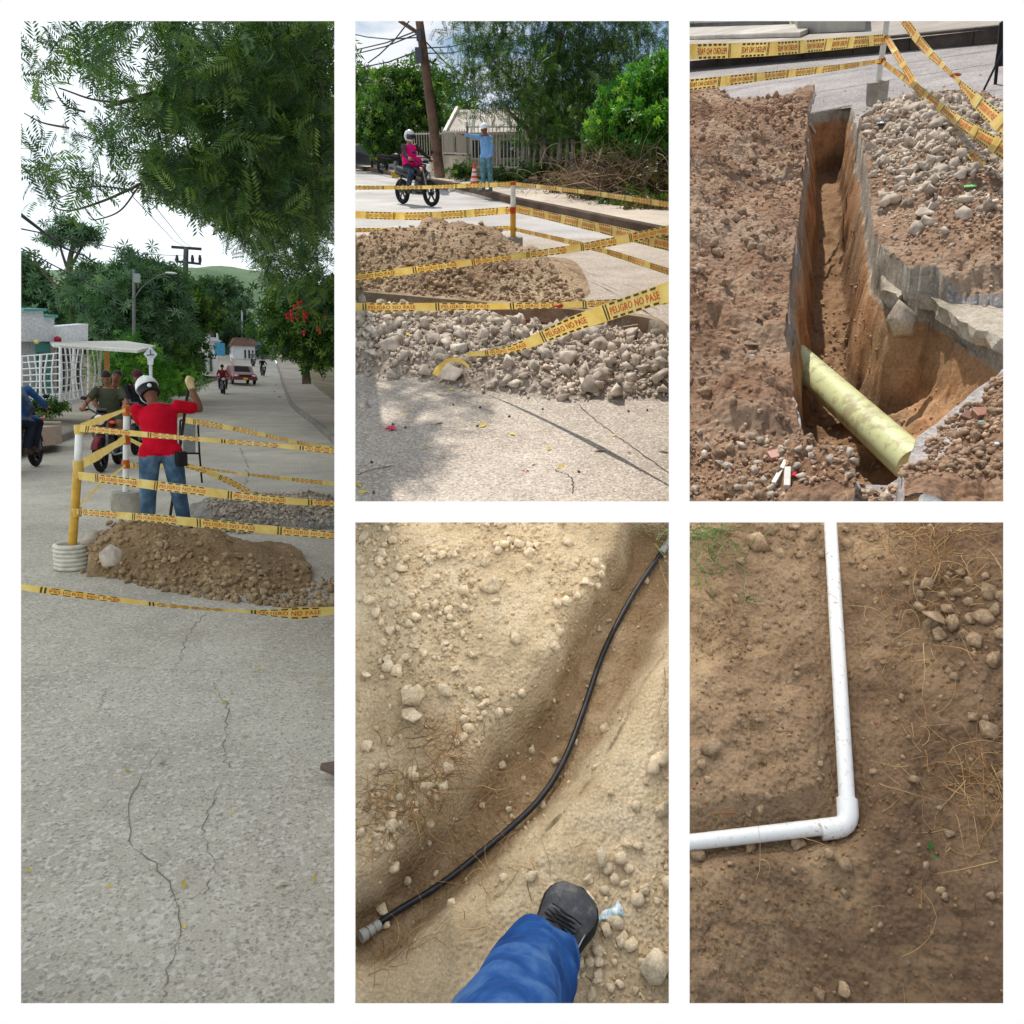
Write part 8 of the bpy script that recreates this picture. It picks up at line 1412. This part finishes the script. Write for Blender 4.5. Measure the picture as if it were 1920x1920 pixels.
    for a, b, c_ in ((28, 73, 580), (73, 94, 592)): slab_([(a, c_ + 3), (a, c_ - 2), (b, c_ - 2), (b, c_ + 3)], 0.42, 0.2, teal, 'parapet_coping')
    dr = slab_([(62, 745), (62, 640), (90, 640), (90, 740)], 0.05, 0.06, teal, 'door'); slab_([(66, 735), (66, 660), (76, 660), (76, 733)], 0.03, 0.08, plain('dark_glass', srgb(36, 40, 44), 0.1, 0.6), 'pane', dr); w = slab_([(97, 735), (97, 652), (150, 650), (150, 728)], 0.05, 0.05, plain('dark_window', srgb(60, 50, 52), 0.3), 'window')
    for k in range(6): slab_([(99 + 9 * k, 732), (99 + 9 * k, 655), (101 + 9 * k, 655), (101 + 9 * k, 732)], 0.03, 0.08, plain('white_bar', srgb(220, 218, 214), 0.6), 'window_bar', w)
    q = hp(86, 636) - back * 0.3; part('lamp', MB().ell(q, (0.09, 0.09, 0.09), None, 14, 9), plain('red_globe', srgb(170, 24, 54), 0.3), t, True); part('lamp', MB().ell(hp(45, 640) - back * 0.3, (0.06, 0.06, 0.06), None, 12, 8), plain('yellow_globe', srgb(226, 210, 130), 0.3), t, True)
    # awning
    yw = 24.0; c4 = [at(92, 640, 23.4), at(236, 639, 26.5), at(293, 648, 23.0), at(258, 657, 20.5), at(100, 646, 20.5)]; m = MB(); n = len(c4); th = np.array((0, 0, 0.06)); m.add(c4 + [p - th for p in c4], [tuple(range(n)), tuple(range(2 * n - 1, n - 1, -1))] + [(i, n + i, n + (i + 1) % n, (i + 1) % n) for i in range(n)]); t = thing('awning', 'flat pale sheet awning on an orange post right of the white house', 'awning', S, at(201, 730, 22.0)); oA = at(201, 730, 22.0); m.xf(None, -oA); part('sheet', m, earth('pale_sheet_metal', [(0.3, srgb(196, 192, 182)), (0.7, srgb(224, 220, 210))], 0.8, 0.2, 12, 0.005), t); part('post', MB().bar((0, 0, -0.3), at(200, 655, 22.0) - oA, 0.12, up=(0, 1, 0)), plain('orange_post_paint', srgb(204, 150, 92), 0.7), t)
    # white security grille: two faces
    t = thing('security_grille', 'white welded bar enclosure in front of the white house', 'grille', S, at(113, 770, 18.0)); oG = at(113, 770, 18.0); wb = plain('white_bar', srgb(220, 218, 214), 0.6)
    def face(p0, p1, tops, nb, lab):
        (a0, b0, y0_), (a1, b1, y1_) = p0, p1
        for i in range(nb + 1):
            f = i / nb; a = a0 + (a1 - a0) * f; y_ = 1 / ((1 - f) / y0_ + f / y1_); bt_ = b0 + (b1 - b0) * f; tp_ = tops[0] + (tops[1] - tops[0]) * f; bow = 6 * math.sin(i * 1.1); q = [at(a, bt_, y_) - oG, at(a + bow, (bt_ * 0.5 + tp_ * 0.5), y_) - oG, at(a, tp_, y_) - oG]; part('upright', MB().tube(bez(q, 8), 0.016 if i % 3 else 0.03, 6), wb, t)
        for k in range(8):
            f = k / 7; q0 = at(a0, b0 + (tops[0] - b0) * f, y0_) - oG; q1 = at(a1, b1 + (tops[1] - b1) * f, y1_) - oG; part('rail', MB().tube([q0, q1], 0.013, 6), wb, t)
    face((40, 752, 18.6), (113, 752, 18.0), (668, 662), 6, 'front'); face((113, 755, 18.0), (190, 735, 23.0), (650, 655), 9, 'side')
    part('base_wall', MB().loft([[at(30, 760, 18.8) - oG, at(113, 764, 18.2) - oG, at(192, 742, 23.2) - oG], [at(30, 742, 18.8) - oG, at(113, 750, 18.2) - oG, at(192, 733, 23.2) - oG]], caps=False), white, t)
    slb = [at(20, 800, 15.9), at(113, 782, 17.2), at(113, 770, 18.6), at(20, 778, 18.6)]; m = MB(); lo = [np.array((p[0], p[1], 0.16)) for p in slb]; m.loft([lo, [p + np.array((0, 0, 0.35)) for p in lo]]); single('planter_step', m, earth('pinkish_step_concrete', [(0.3, srgb(160, 140, 124)), (0.7, srgb(192, 172, 156))], 1, 0.3, 20, 0.01), S, 'low pinkish concrete step with a weed patch before the white house', 'step')
    kk = crown_points([(at(85, 765, 17.6), (0.42, 0.3, 0.12))], 22, 12, 0.08, rg, 0.1); bq = at(85, 772, 17.6); t = thing('weed_clump', 'dark green weed clump on the step before the white house', 'plant', S, bq); ob('foliage', foliage_mesh('foliage', 'sprig', kk - bq, 0.08, LF_DARK, rg), t)
    # diamond road sign
    sq = at(282, 760, 19.0); sq[2] = 0.15; ysn = 19.0; t = thing('road_sign', 'white diamond road sign with a small plate under it on a white pole', 'road sign', S, sq); wp_ = plain('white_sign_back', srgb(226, 228, 228), 0.5); c = lambda a, b, y_=ysn: at(a, b, y_) - sq
    part('pole', MB().tube([(0, 0, 0), c(282, 650)], 0.035, 10), wp_, t, True)
    def plate(pts, name, mat=wp_, dy=-0.05): q = [c(a, b, ysn + dy) for a, b in pts]; n = len(q); thv = np.array((0, 0.02, 0)); part(name, MB().add(q + [p + thv for p in q], [tuple(range(n)), tuple(range(2 * n - 1, n - 1, -1))] + [(i, n + i, n + (i + 1) % n, (i + 1) % n) for i in range(n)]), mat, t)
    plate([(282, 650), (295, 664), (282, 680), (269, 664)], 'diamond_plate'); plate([(276, 671), (288, 671), (287, 684), (277, 684)], 'lower_plate', dy=-0.08); dk = plain('dark_sign_mark', srgb(70, 76, 76), 0.6); plate([(275, 665), (289, 664), (289, 666), (275, 667)], 'sign_mark', dk, -0.10); plate([(281, 656), (283, 656), (283, 665), (281, 665)], 'sign_mark', dk, -0.10)
    # poles, wires, lamp
    grey = earth('grey_concrete_pole', [(0.3, srgb(96, 98, 96)), (0.7, srgb(136, 138, 134))], 1, 0.3, 12, 0.01); dkp = plain('dark_steel', srgb(62, 66, 68), 0.6)
    ub = at(340, 700, 46); ub[2] = float(gz(0, 46)); t = thing('utility_pole', 'tall utility pole with two cross-arms and insulators beyond the left trees', 'utility pole', S, ub); c = lambda a, b, y_=46: at(a, b, y_) - ub
    part('pole', MB().tube([(0, 0, 0), c(349, 463)], [0.20, 0.13], 10), grey, t, True); part('cross_arm', MB().bar(c(321, 463), c(378, 467), 0.13), dkp, t); part('cross_arm', MB().bar(c(330, 490), c(377, 495), 0.11), dkp, t)
    for a in (332, 361, 375): part('insulator', MB().lathe([(0.07, -0.1), (0.09, 0.1), (0.05, 0.3)], 8, c(a, 489)), dkp, t)
    lb = at(250, 735, 30); lb[2] = float(gz(0, 30)); t = thing('street_lamp', 'slim grey pole with a box and a long lamp arm before the left trees', 'street lamp', S, lb); c = lambda a, b, y_=30: at(a, b, y_) - lb; part('pole', MB().tube([(0, 0, 0), c(251, 505)], [0.075, 0.05], 10), grey, t, True); part('arm', MB().tube(bez([c(251, 560), c(270, 535), c(300, 516), c(318, 512)], 12), 0.02, 8), grey, t, True); part('lamp_head', MB().ell(c(321, 512), (0.2, 0.09, 0.04), None, 10, 6), plain('lamp_white', srgb(226, 228, 226), 0.4), t, True); part('box', MB().box(c(257, 522), (0.2, 0.2, 0.3)), plain('grey_box', srgb(150, 156, 156), 0.6), t, bevel=0.02)
    cab = plain('black_cable', srgb(20, 20, 22), 0.6)
    for i, (a, b, r_, lab) in enumerate((((20, 388, 14), (160, 480, 34), 0.03, 'thick black cable sloping down from the upper left'), ((160, 480, 34), (250, 540, 40), 0.03, 'far end of the sloping black cable'), ((20, 425, 14), (345, 480, 46), 0.012, 'thin upper cable toward the far pole'), ((250, 370, 16), (350, 466, 46), 0.008, 'hair-thin cable under the canopy left'), ((285, 380, 16), (362, 466, 46), 0.008, 'hair-thin cable under the canopy middle'), ((20, 455, 16), (250, 560, 30), 0.012, 'lower thin cable over the white house'), ((330, 382, 20), (640, 460, 30), 0.014, 'cable crossing right beneath the canopy'), ((10, 15, 12), (60, 100, 18), 0.012, 'short cable in the upper left corner of the sky'))):
        A_, B_ = at(*a), at(*b); single('overhead_cable', MB().tube([A_, (A_ + B_) / 2 - np.array((0, 0, 0.15)), B_], r_, 6), cab, S, lab, 'cable', origin=A_)
    # ---- far buildings, posts, hill
    def block(px0, px1, pyt, pyb, y_, dep, name, label, mat, roofm=None, wins=(), rise=10):
        a = at(px0, pyb, y_); b = at(px1, pyt, y_); t = thing(name, label, 'house', S, ((a[0] + b[0]) / 2, y_, a[2])); w_ = b[0] - a[0]; h_ = b[2] - a[2]; part('wall', MB().box((0, dep / 2, h_ / 2), (w_, dep, h_)), mat, t)
        if roofm: rr = rise / F_PX * y_; part('roof', MB().prism([(-w_ / 2 - 0.3, h_), (w_ / 2 + 0.3, h_), (w_ / 2 - 0.2, h_ + rr), (-w_ / 2 + 0.2, h_ + rr)], -0.4, dep + 0.4), roofm, t)
        for (f0, f1, g0, g1) in wins: wd = part('window', MB().box((w_ * ((f0 + f1) / 2 - 0.5), -0.03, h_ * (g0 + g1) / 2), (w_ * (f1 - f0), 0.06, h_ * (g1 - g0))), plain('white_window_frame', srgb(206, 202, 194), 0.6), t); part('pane', MB().box((w_ * ((f0 + f1) / 2 - 0.5), -0.07, h_ * (g0 + g1) / 2), (w_ * (f1 - f0) * 0.75, 0.04, h_ * (g1 - g0) * 0.85)), plain('dark_glass', srgb(36, 40, 44), 0.1, 0.6), wd)
        return t
    red_roof = earth('faded_tile_roof', [(0.3, srgb(128, 96, 86)), (0.7, srgb(158, 128, 116))], 0.4, 0.3, 4, 0.02)
    block(437, 478, 650, 678, 105, 8, 'house', 'white far house with faded tile roof and dark windows at the bend', white, red_roof, ((0.5, 0.6, 0.2, 0.8), (0.68, 0.78, 0.2, 0.8), (0.85, 0.93, 0.2, 0.8)), 14); block(470, 505, 648, 674, 108, 8, 'house', 'far house with a blue awning strip at the bend', plain('green_grey_wall', srgb(98, 122, 118), 0.8), plain('blue_awning', srgb(120, 150, 196), 0.6), ((0.2, 0.5, 0.1, 0.7),), 6)
    block(372, 408, 640, 702, 66, 4, 'house', 'white far porch house with dark doorways on the left', white, plain('white_awning', srgb(224, 226, 230), 0.5), ((0.1, 0.35, 0.05, 0.7), (0.45, 0.7, 0.05, 0.75)), 6); block(362, 386, 600, 640, 75, 4, 'house', 'pale far upper storey among the trees with dark openings', plain('pale_block', srgb(190, 190, 182), 0.8), None, ((0.3, 0.5, 0.2, 0.5), (0.6, 0.9, 0.1, 0.4)))
    q = at(412, 655, 60); t = thing('shop_sign', 'small blue hanging sign at the far white porch', 'sign', S, q); part('panel', MB().box((0, 0, 0), (0.7, 0.08, 0.9)), plain('blue_sign', srgb(84, 164, 206), 0.5), t)
    for (a, tp_, bt_, y_, lab) in ((391, 618, 703, 60, 'white far post by the porch house'), (407, 625, 700, 68, 'thin far post behind the porch house'), (453, 580, 655, 115, 'pale far pole against the hill'), (648, 610, 700, 34, 'plain pale post at the right edge')):
        b = at(a, bt_, y_); single('lamp_post', MB().tube([b, at(a + 1, tp_, y_)], 0.12 if y_ > 100 else 0.1, 8), plain('pale_post', srgb(196, 200, 196), 0.7), S, lab, 'post', origin=b)
    X, Y = np.meshgrid(np.linspace(-60, 60, 60), np.linspace(125, 185, 30)); Z = 4.2 + 17.5 * sstep(125, 178, Y) * (0.85 + 0.35 * fbm(X * 0.03, Y * 0.03, 3, 3)) + 0.5 * fbm(X * 0.3, Y * 0.3, 7, 3); x_, y_, d_ = S.proj(np.stack((X, Y, Z), -1).reshape(-1, 3))
    struct('hills', grid_mesh('hills', X, Y, Z, earth('grey_green_meadow', [(0.3, srgb(128, 150, 112)), (0.6, srgb(158, 176, 136)), (0.8, srgb(176, 190, 152))], 0.06, 0.2, 2, 0.1), True, None, clip_cut(S, X, Y, Z, (-80, 300, 647, 1000))), None, S)  # the hill's own grey-green
    def lobes(l): return [(at(a, b, y), (r, r * 0.8, r * q)) for a, b, y, r, q in l]
    # ---- left trees
    def T(name, base, label, tr, r, lo, ncl, per, rcl, kind, size, mat, fill=0.4, limbs=(), lr=0.05, grp='trees of the overcast street'):
        P = crown_points(lobes(lo), ncl, per, rcl, rg, fill); b = at(*base); tree(name, S, b, label, [at(*q) for q in tr], r, P, kind, size, mat, rg, BARK, grp, limbs=[[at(*q) for q in l] for l in limbs], limb_r=lr)
    T('tall_shrubby_tree', (225, 715, 34), 'broad tree with upright leafy shoots behind the awning', [(225, 715, 34), (228, 640, 34), (232, 560, 34)], 0.22, [(205, 550, 34, 1.1, 1.0), (245, 535, 34, 1.2, 1.0), (280, 555, 34, 1.2, 1.1), (235, 570, 33, 1.8, 0.9), (305, 560, 34, 1.2, 1.0), (175, 570, 34, 1.2, 1.0), (260, 610, 33, 1.8, 0.8), (308, 500, 34, 0.35, 1.5), (268, 500, 34, 0.35, 1.4), (240, 500, 34, 0.35, 1.5), (215, 515, 34, 0.3, 1.3), (290, 515, 34, 0.3, 1.3)], 420, 9, 0.25, 'frond', 0.30, LF_GREY, 0.3)
    T('roadside_tree', (330, 705, 42), 'dense green tree between the lamp pole and the far utility pole', [(330, 705, 42), (332, 650, 42), (336, 600, 42)], 0.2, [(335, 590, 42, 1.8, 1.0), (300, 620, 41, 1.6, 1.0), (370, 590, 44, 1.3, 0.9), (320, 655, 40, 1.6, 0.8), (290, 665, 38, 1.2, 0.9), (385, 590, 48, 1.0, 0.8), (310, 690, 38, 1.3, 0.7)], 340, 9, 0.28, 'sprig', 0.26, LF_MID, 0.3)
    T('bamboo_thicket', (265, 725, 30), 'yellowish green thicket under the trees right of the awning', [(265, 725, 30), (267, 690, 30), (268, 660, 30)], 0.06, [(250, 690, 30, 0.9, 1.2), (290, 700, 31, 0.8, 1.1), (225, 690, 30, 0.8, 1.1), (320, 715, 34, 1.0, 0.7), (345, 690, 40, 1.0, 0.9)], 230, 9, 0.2, 'frond', 0.2, LF_BRIGHT, 0.2)
    T('bare_topped_tree', (140, 690, 36), 'thin branching tree with sparse top above the white house', [(140, 690, 36), (135, 580, 36), (130, 500, 36), (140, 450, 36)], 0.16, [(110, 430, 36, 0.7, 0.6), (150, 445, 36, 0.6, 0.6), (170, 440, 36, 0.4, 0.5), (90, 450, 36, 0.5, 0.5)], 34, 9, 0.18, 'frond', 0.26, LF_GREY, 0.3, limbs=[[(132, 520, 36), (115, 470, 36), (108, 430, 36)], [(133, 500, 36), (155, 460, 36), (170, 432, 36)], [(135, 560, 36), (90, 520, 36), (60, 480, 36)], [(138, 600, 36), (180, 570, 36), (215, 545, 36)]], lr=0.07)
    T('edge_tree', (60, 690, 40), 'green tree behind the white house at the left edge', [(60, 690, 40), (60, 620, 40), (62, 560, 40)], 0.2, [(48, 520, 40, 0.9, 1.2), (95, 585, 40, 1.1, 1.0), (130, 590, 40, 1.5, 0.8), (40, 580, 40, 1.3, 1.0), (170, 630, 40, 1.2, 0.8)], 150, 9, 0.3, 'sprig', 0.28, LF_GREY, 0.3)
    T('umbrella_tree', (395, 655, 100), 'pale flat-topped tree far behind the street', [(395, 655, 100), (398, 590, 100), (402, 545, 100)], 0.35, [(400, 535, 100, 3.0, 0.22), (425, 548, 100, 2.6, 0.2), (385, 555, 100, 2.4, 0.25), (440, 565, 100, 2.6, 0.25)], 120, 9, 0.45, 'sprig', 0.5, LF_GREY, 0.2, limbs=[[(398, 590, 100), (420, 560, 100), (432, 550, 100)], [(396, 600, 100), (385, 570, 100), (380, 556, 100)]], lr=0.15)
    T('far_trees', (430, 655, 118), 'dark far tree at the foot of the hill', [(430, 655, 118), (432, 620, 118), (433, 600, 118)], 0.3, [(420, 610, 118, 4.0, 0.7), (450, 640, 118, 2.4, 0.5), (390, 620, 112, 3.4, 0.8), (480, 648, 120, 2.2, 0.35)], 150, 9, 0.7, 'sprig', 0.7, LF_GREY, 0.2)
    # right flowering bush
    T('flowering_bush', (575, 720, 24), 'large dark bush with red flowers on the right pavement', [(575, 720, 24), (572, 680, 24), (570, 640, 24)], 0.14, [(560, 620, 24, 0.9, 0.9), (600, 600, 23, 1.0, 0.9), (530, 640, 25, 0.7, 0.8), (590, 660, 23.5, 0.8, 0.7), (625, 640, 23, 0.9, 0.9), (545, 575, 24, 0.8, 0.8), (600, 560, 23, 1.0, 0.7), (520, 610, 26, 0.6, 0.7)], 380, 9, 0.17, 'sprig', 0.15, LF_MID, 0.35)
    fl = []
    m = MB(); bq = at(555, 600, 22.6)
    for i, (a, b) in enumerate([(546, 590), (552, 580), (560, 574), (565, 572), (541, 596), (570, 590), (574, 595), (571, 602), (583, 588), (595, 620), (570, 628), (548, 602), (556, 598), (560, 583), (538, 596), (600, 625), (610, 600)]):
        c = at(a, b, 22.0 + 0.1 * (i % 5)); m = MB()
        for k in range(6): m.add([c + rotz(k * 1.05) @ rotx(1.1 + 0.2 * (k % 2)) @ np.array(v) * 0.13 for v in ((0, 0, 0), (0.35, 0.5, 0.1), (0, 1, 0.25), (-0.35, 0.5, 0.1))], [(0, 1, 2, 3)])
        m.ell(c, (0.03, 0.03, 0.03), None, 6, 4); single('flower', m, plain('coral_red_petal', srgb(226, 58, 70), 0.6), S, 'coral red flower on the dark bush at the right pavement', 'flower', group='red flowers on the right bush')
    # things on the right pavement
    n = 1400; P0 = np.array([S.hit(a, b, lambda x, y: 0.16, 3, 60) for a, b in zip(rg.uniform(575, 640, 200), rg.uniform(728, 752, 200))]); P0 = np.repeat(P0, 7, 0) + rg.normal(0, 0.08, (1400, 3)) * np.array((1, 1, 0)); stuff_strands('pavement_grass', S, 'patch of green grass on the right pavement', tintmat('verge_weed', [(0, srgb(64, 78, 38)), (0.5, srgb(112, 118, 66)), (1, srgb(168, 158, 112))]), P0, rg.normal(0, 0.5, (1400, 3)) + np.array((0, 0, 0.9)), rg.uniform(0.08, 0.25, 1400), 0.008, rg, 1.0, 4, 0.4)
    for i, (a, b, r_) in enumerate(((560, 738, 0.16), (590, 752, 0.12), (524, 745, 0.1), (518, 722, 0.12), (515, 735, 0.1), (522, 712, 0.1), (570, 730, 0.1), (545, 752, 0.08))):
        q = S.hit(a, b, lambda x, y: 0.13 if a > 540 else float(gz(x, y)), 3, 90); V, Fc = CLOD[i % 8]; o = ob('pale_stone', mesh_np('pale_stone', V * r_, [Fc], RUBM)); o.matrix_world = S.MW @ Matrix.Translation(Vector(q + np.array((0, 0, r_ * 0.3)))); tag(o, 'pale stone lying at or on the right kerb', 'stone', 'stones along the right kerb')
    # dark corner of a chair or board at the right edge of the near road
    q = S.g(640, 1468); m = MB(); m.loft([[q + np.array(v) for v in ((-0.082, 0.04, z), (-0.075, 0.06, z), (0.12, 0.06, z), (0.12, -0.12, z), (0.02, -0.10, z))] for z in (0.05, 0.075)]); single('board_corner', m, plain('brown_padded_board', srgb(112, 92, 84), 0.6), S, 'rounded brown board corner poking in from the right above the road', 'board', bevel=0.006)
    # fallen leaves on the road
    yl = plain('yellowed_leaf', srgb(206, 182, 84), 0.6)
    for i, (a, b) in enumerate([(205, 1663), (55, 1632), (303, 1430), (435, 1524), (590, 1648), (530, 1660), (345, 1738), (420, 1318), (460, 1380), (560, 1285), (600, 1280), (240, 1445), (130, 1305), (485, 1255), (345, 1660)]):
        pp = S.g(a, b, 0.003); m = MB(); l = 0.03 + 0.012 * (i % 3); R_ = rotz(i * 1.9); m.add([R_ @ np.array(v) * l for v in ((-.5, 0, .05), (0, .16, .2), (.55, 0, .12), (0, -.14, .02))], [(0, 1, 2, 3)]); m.xf(None, pp); single('fallen_leaf', m, yl, S, 'small yellowed leaf on the near road of the overcast street', 'leaf', group='fallen leaves on the overcast road')
    # ---- overhanging canopy
    reg = np.array(((95, 20), (640, 20), (640, 640), (600, 600), (560, 560), (500, 530), (478, 490), (460, 455), (425, 430), (395, 395), (330, 372), (290, 365), (200, 350), (150, 372), (60, 370), (40, 350), (60, 300), (40, 240), (60, 180), (50, 130), (70, 90), (110, 90)))
    NN = 34000; A_ = rg.uniform(30, 612, NN); B_ = rg.uniform(20, 640, NN); d, _, ins = poly_dist(A_, B_, reg); dens = 0.30 + 0.70 * sstep(230, 430, A_ + 0.25 * B_); dens = dens * sstep(0.30, 0.52, vnoise(A_ / 42, B_ / 42, 5) * 0.7 + 0.3 * sstep(250, 480, A_)); k = ins & (rg.random(NN) < dens); A_, B_ = A_[k][:7800], B_[k][:7800]
    far_ = (B_ > 420); P = np.array([at(a, b, rg.uniform(6.0, 9.5) if not f else rg.uniform(10, 13)) for a, b, f in zip(A_, B_, far_)]); P = P + rg.normal(0, 0.05, P.shape)
    bt = at(647, 800, 15.0); bt[2] = 0.12; t = thing('overhanging_tree', 'dark neem-like tree whose drooping canopy hangs over the overcast street', 'tree', S, bt, 0, 'trees of the overcast street')
    tr = part('trunk', MB().tube(bez([(0, 0, 0), (0.0, 0, 1.6), (0.0, -0.2, 3.4), (-0.1, -0.4, 5.5)], 14), [0.13] * 5 + [0.12] * 5 + [0.09] * (len(bez([(0, 0, 0), (0, 0, 1), (0, 0, 2), (0, 0, 3)], 14)) - 10), 12), BARK, t, True)
    for l, r_ in (([(640, 200, 8.5), (520, 170, 8), (400, 155, 7.6), (290, 175, 7.2), (200, 200, 7)], 0.035), ([(400, 155, 7.6), (330, 180, 7.3), (200, 190, 7), (110, 165, 6.9)], 0.014), ([(560, 330, 9), (430, 250, 8.4), (330, 310, 8), (250, 352, 7.6)], 0.03), ([(560, 60, 8.5), (520, 110, 8.2), (500, 170, 8)], 0.018), ([(250, 352, 7.6), (190, 378, 7.5), (130, 395, 7.4), (90, 385, 7.4)], 0.012), ([(260, 350, 7.6), (225, 395, 7.4), (180, 412, 7.4), (165, 408, 7.4)], 0.008), ([(240, 355, 7.5), (170, 350, 7.4), (100, 376, 7.4)], 0.008), ([(160, 210, 7), (120, 195, 7), (95, 150, 7)], 0.009), ([(130, 240, 7), (80, 230, 7), (45, 212, 7)], 0.009)):
        k = bez([at(*q) - bt for q in l], 24); part('branch', MB().tube(k, list(np.linspace(r_, r_ * 0.4, len(k))), 7), BARK, t, True)
    ob('crown', foliage_mesh('crown', 'pinnate', P - bt, 0.16, LF_OVER, rg, 0.9), t)
site1()
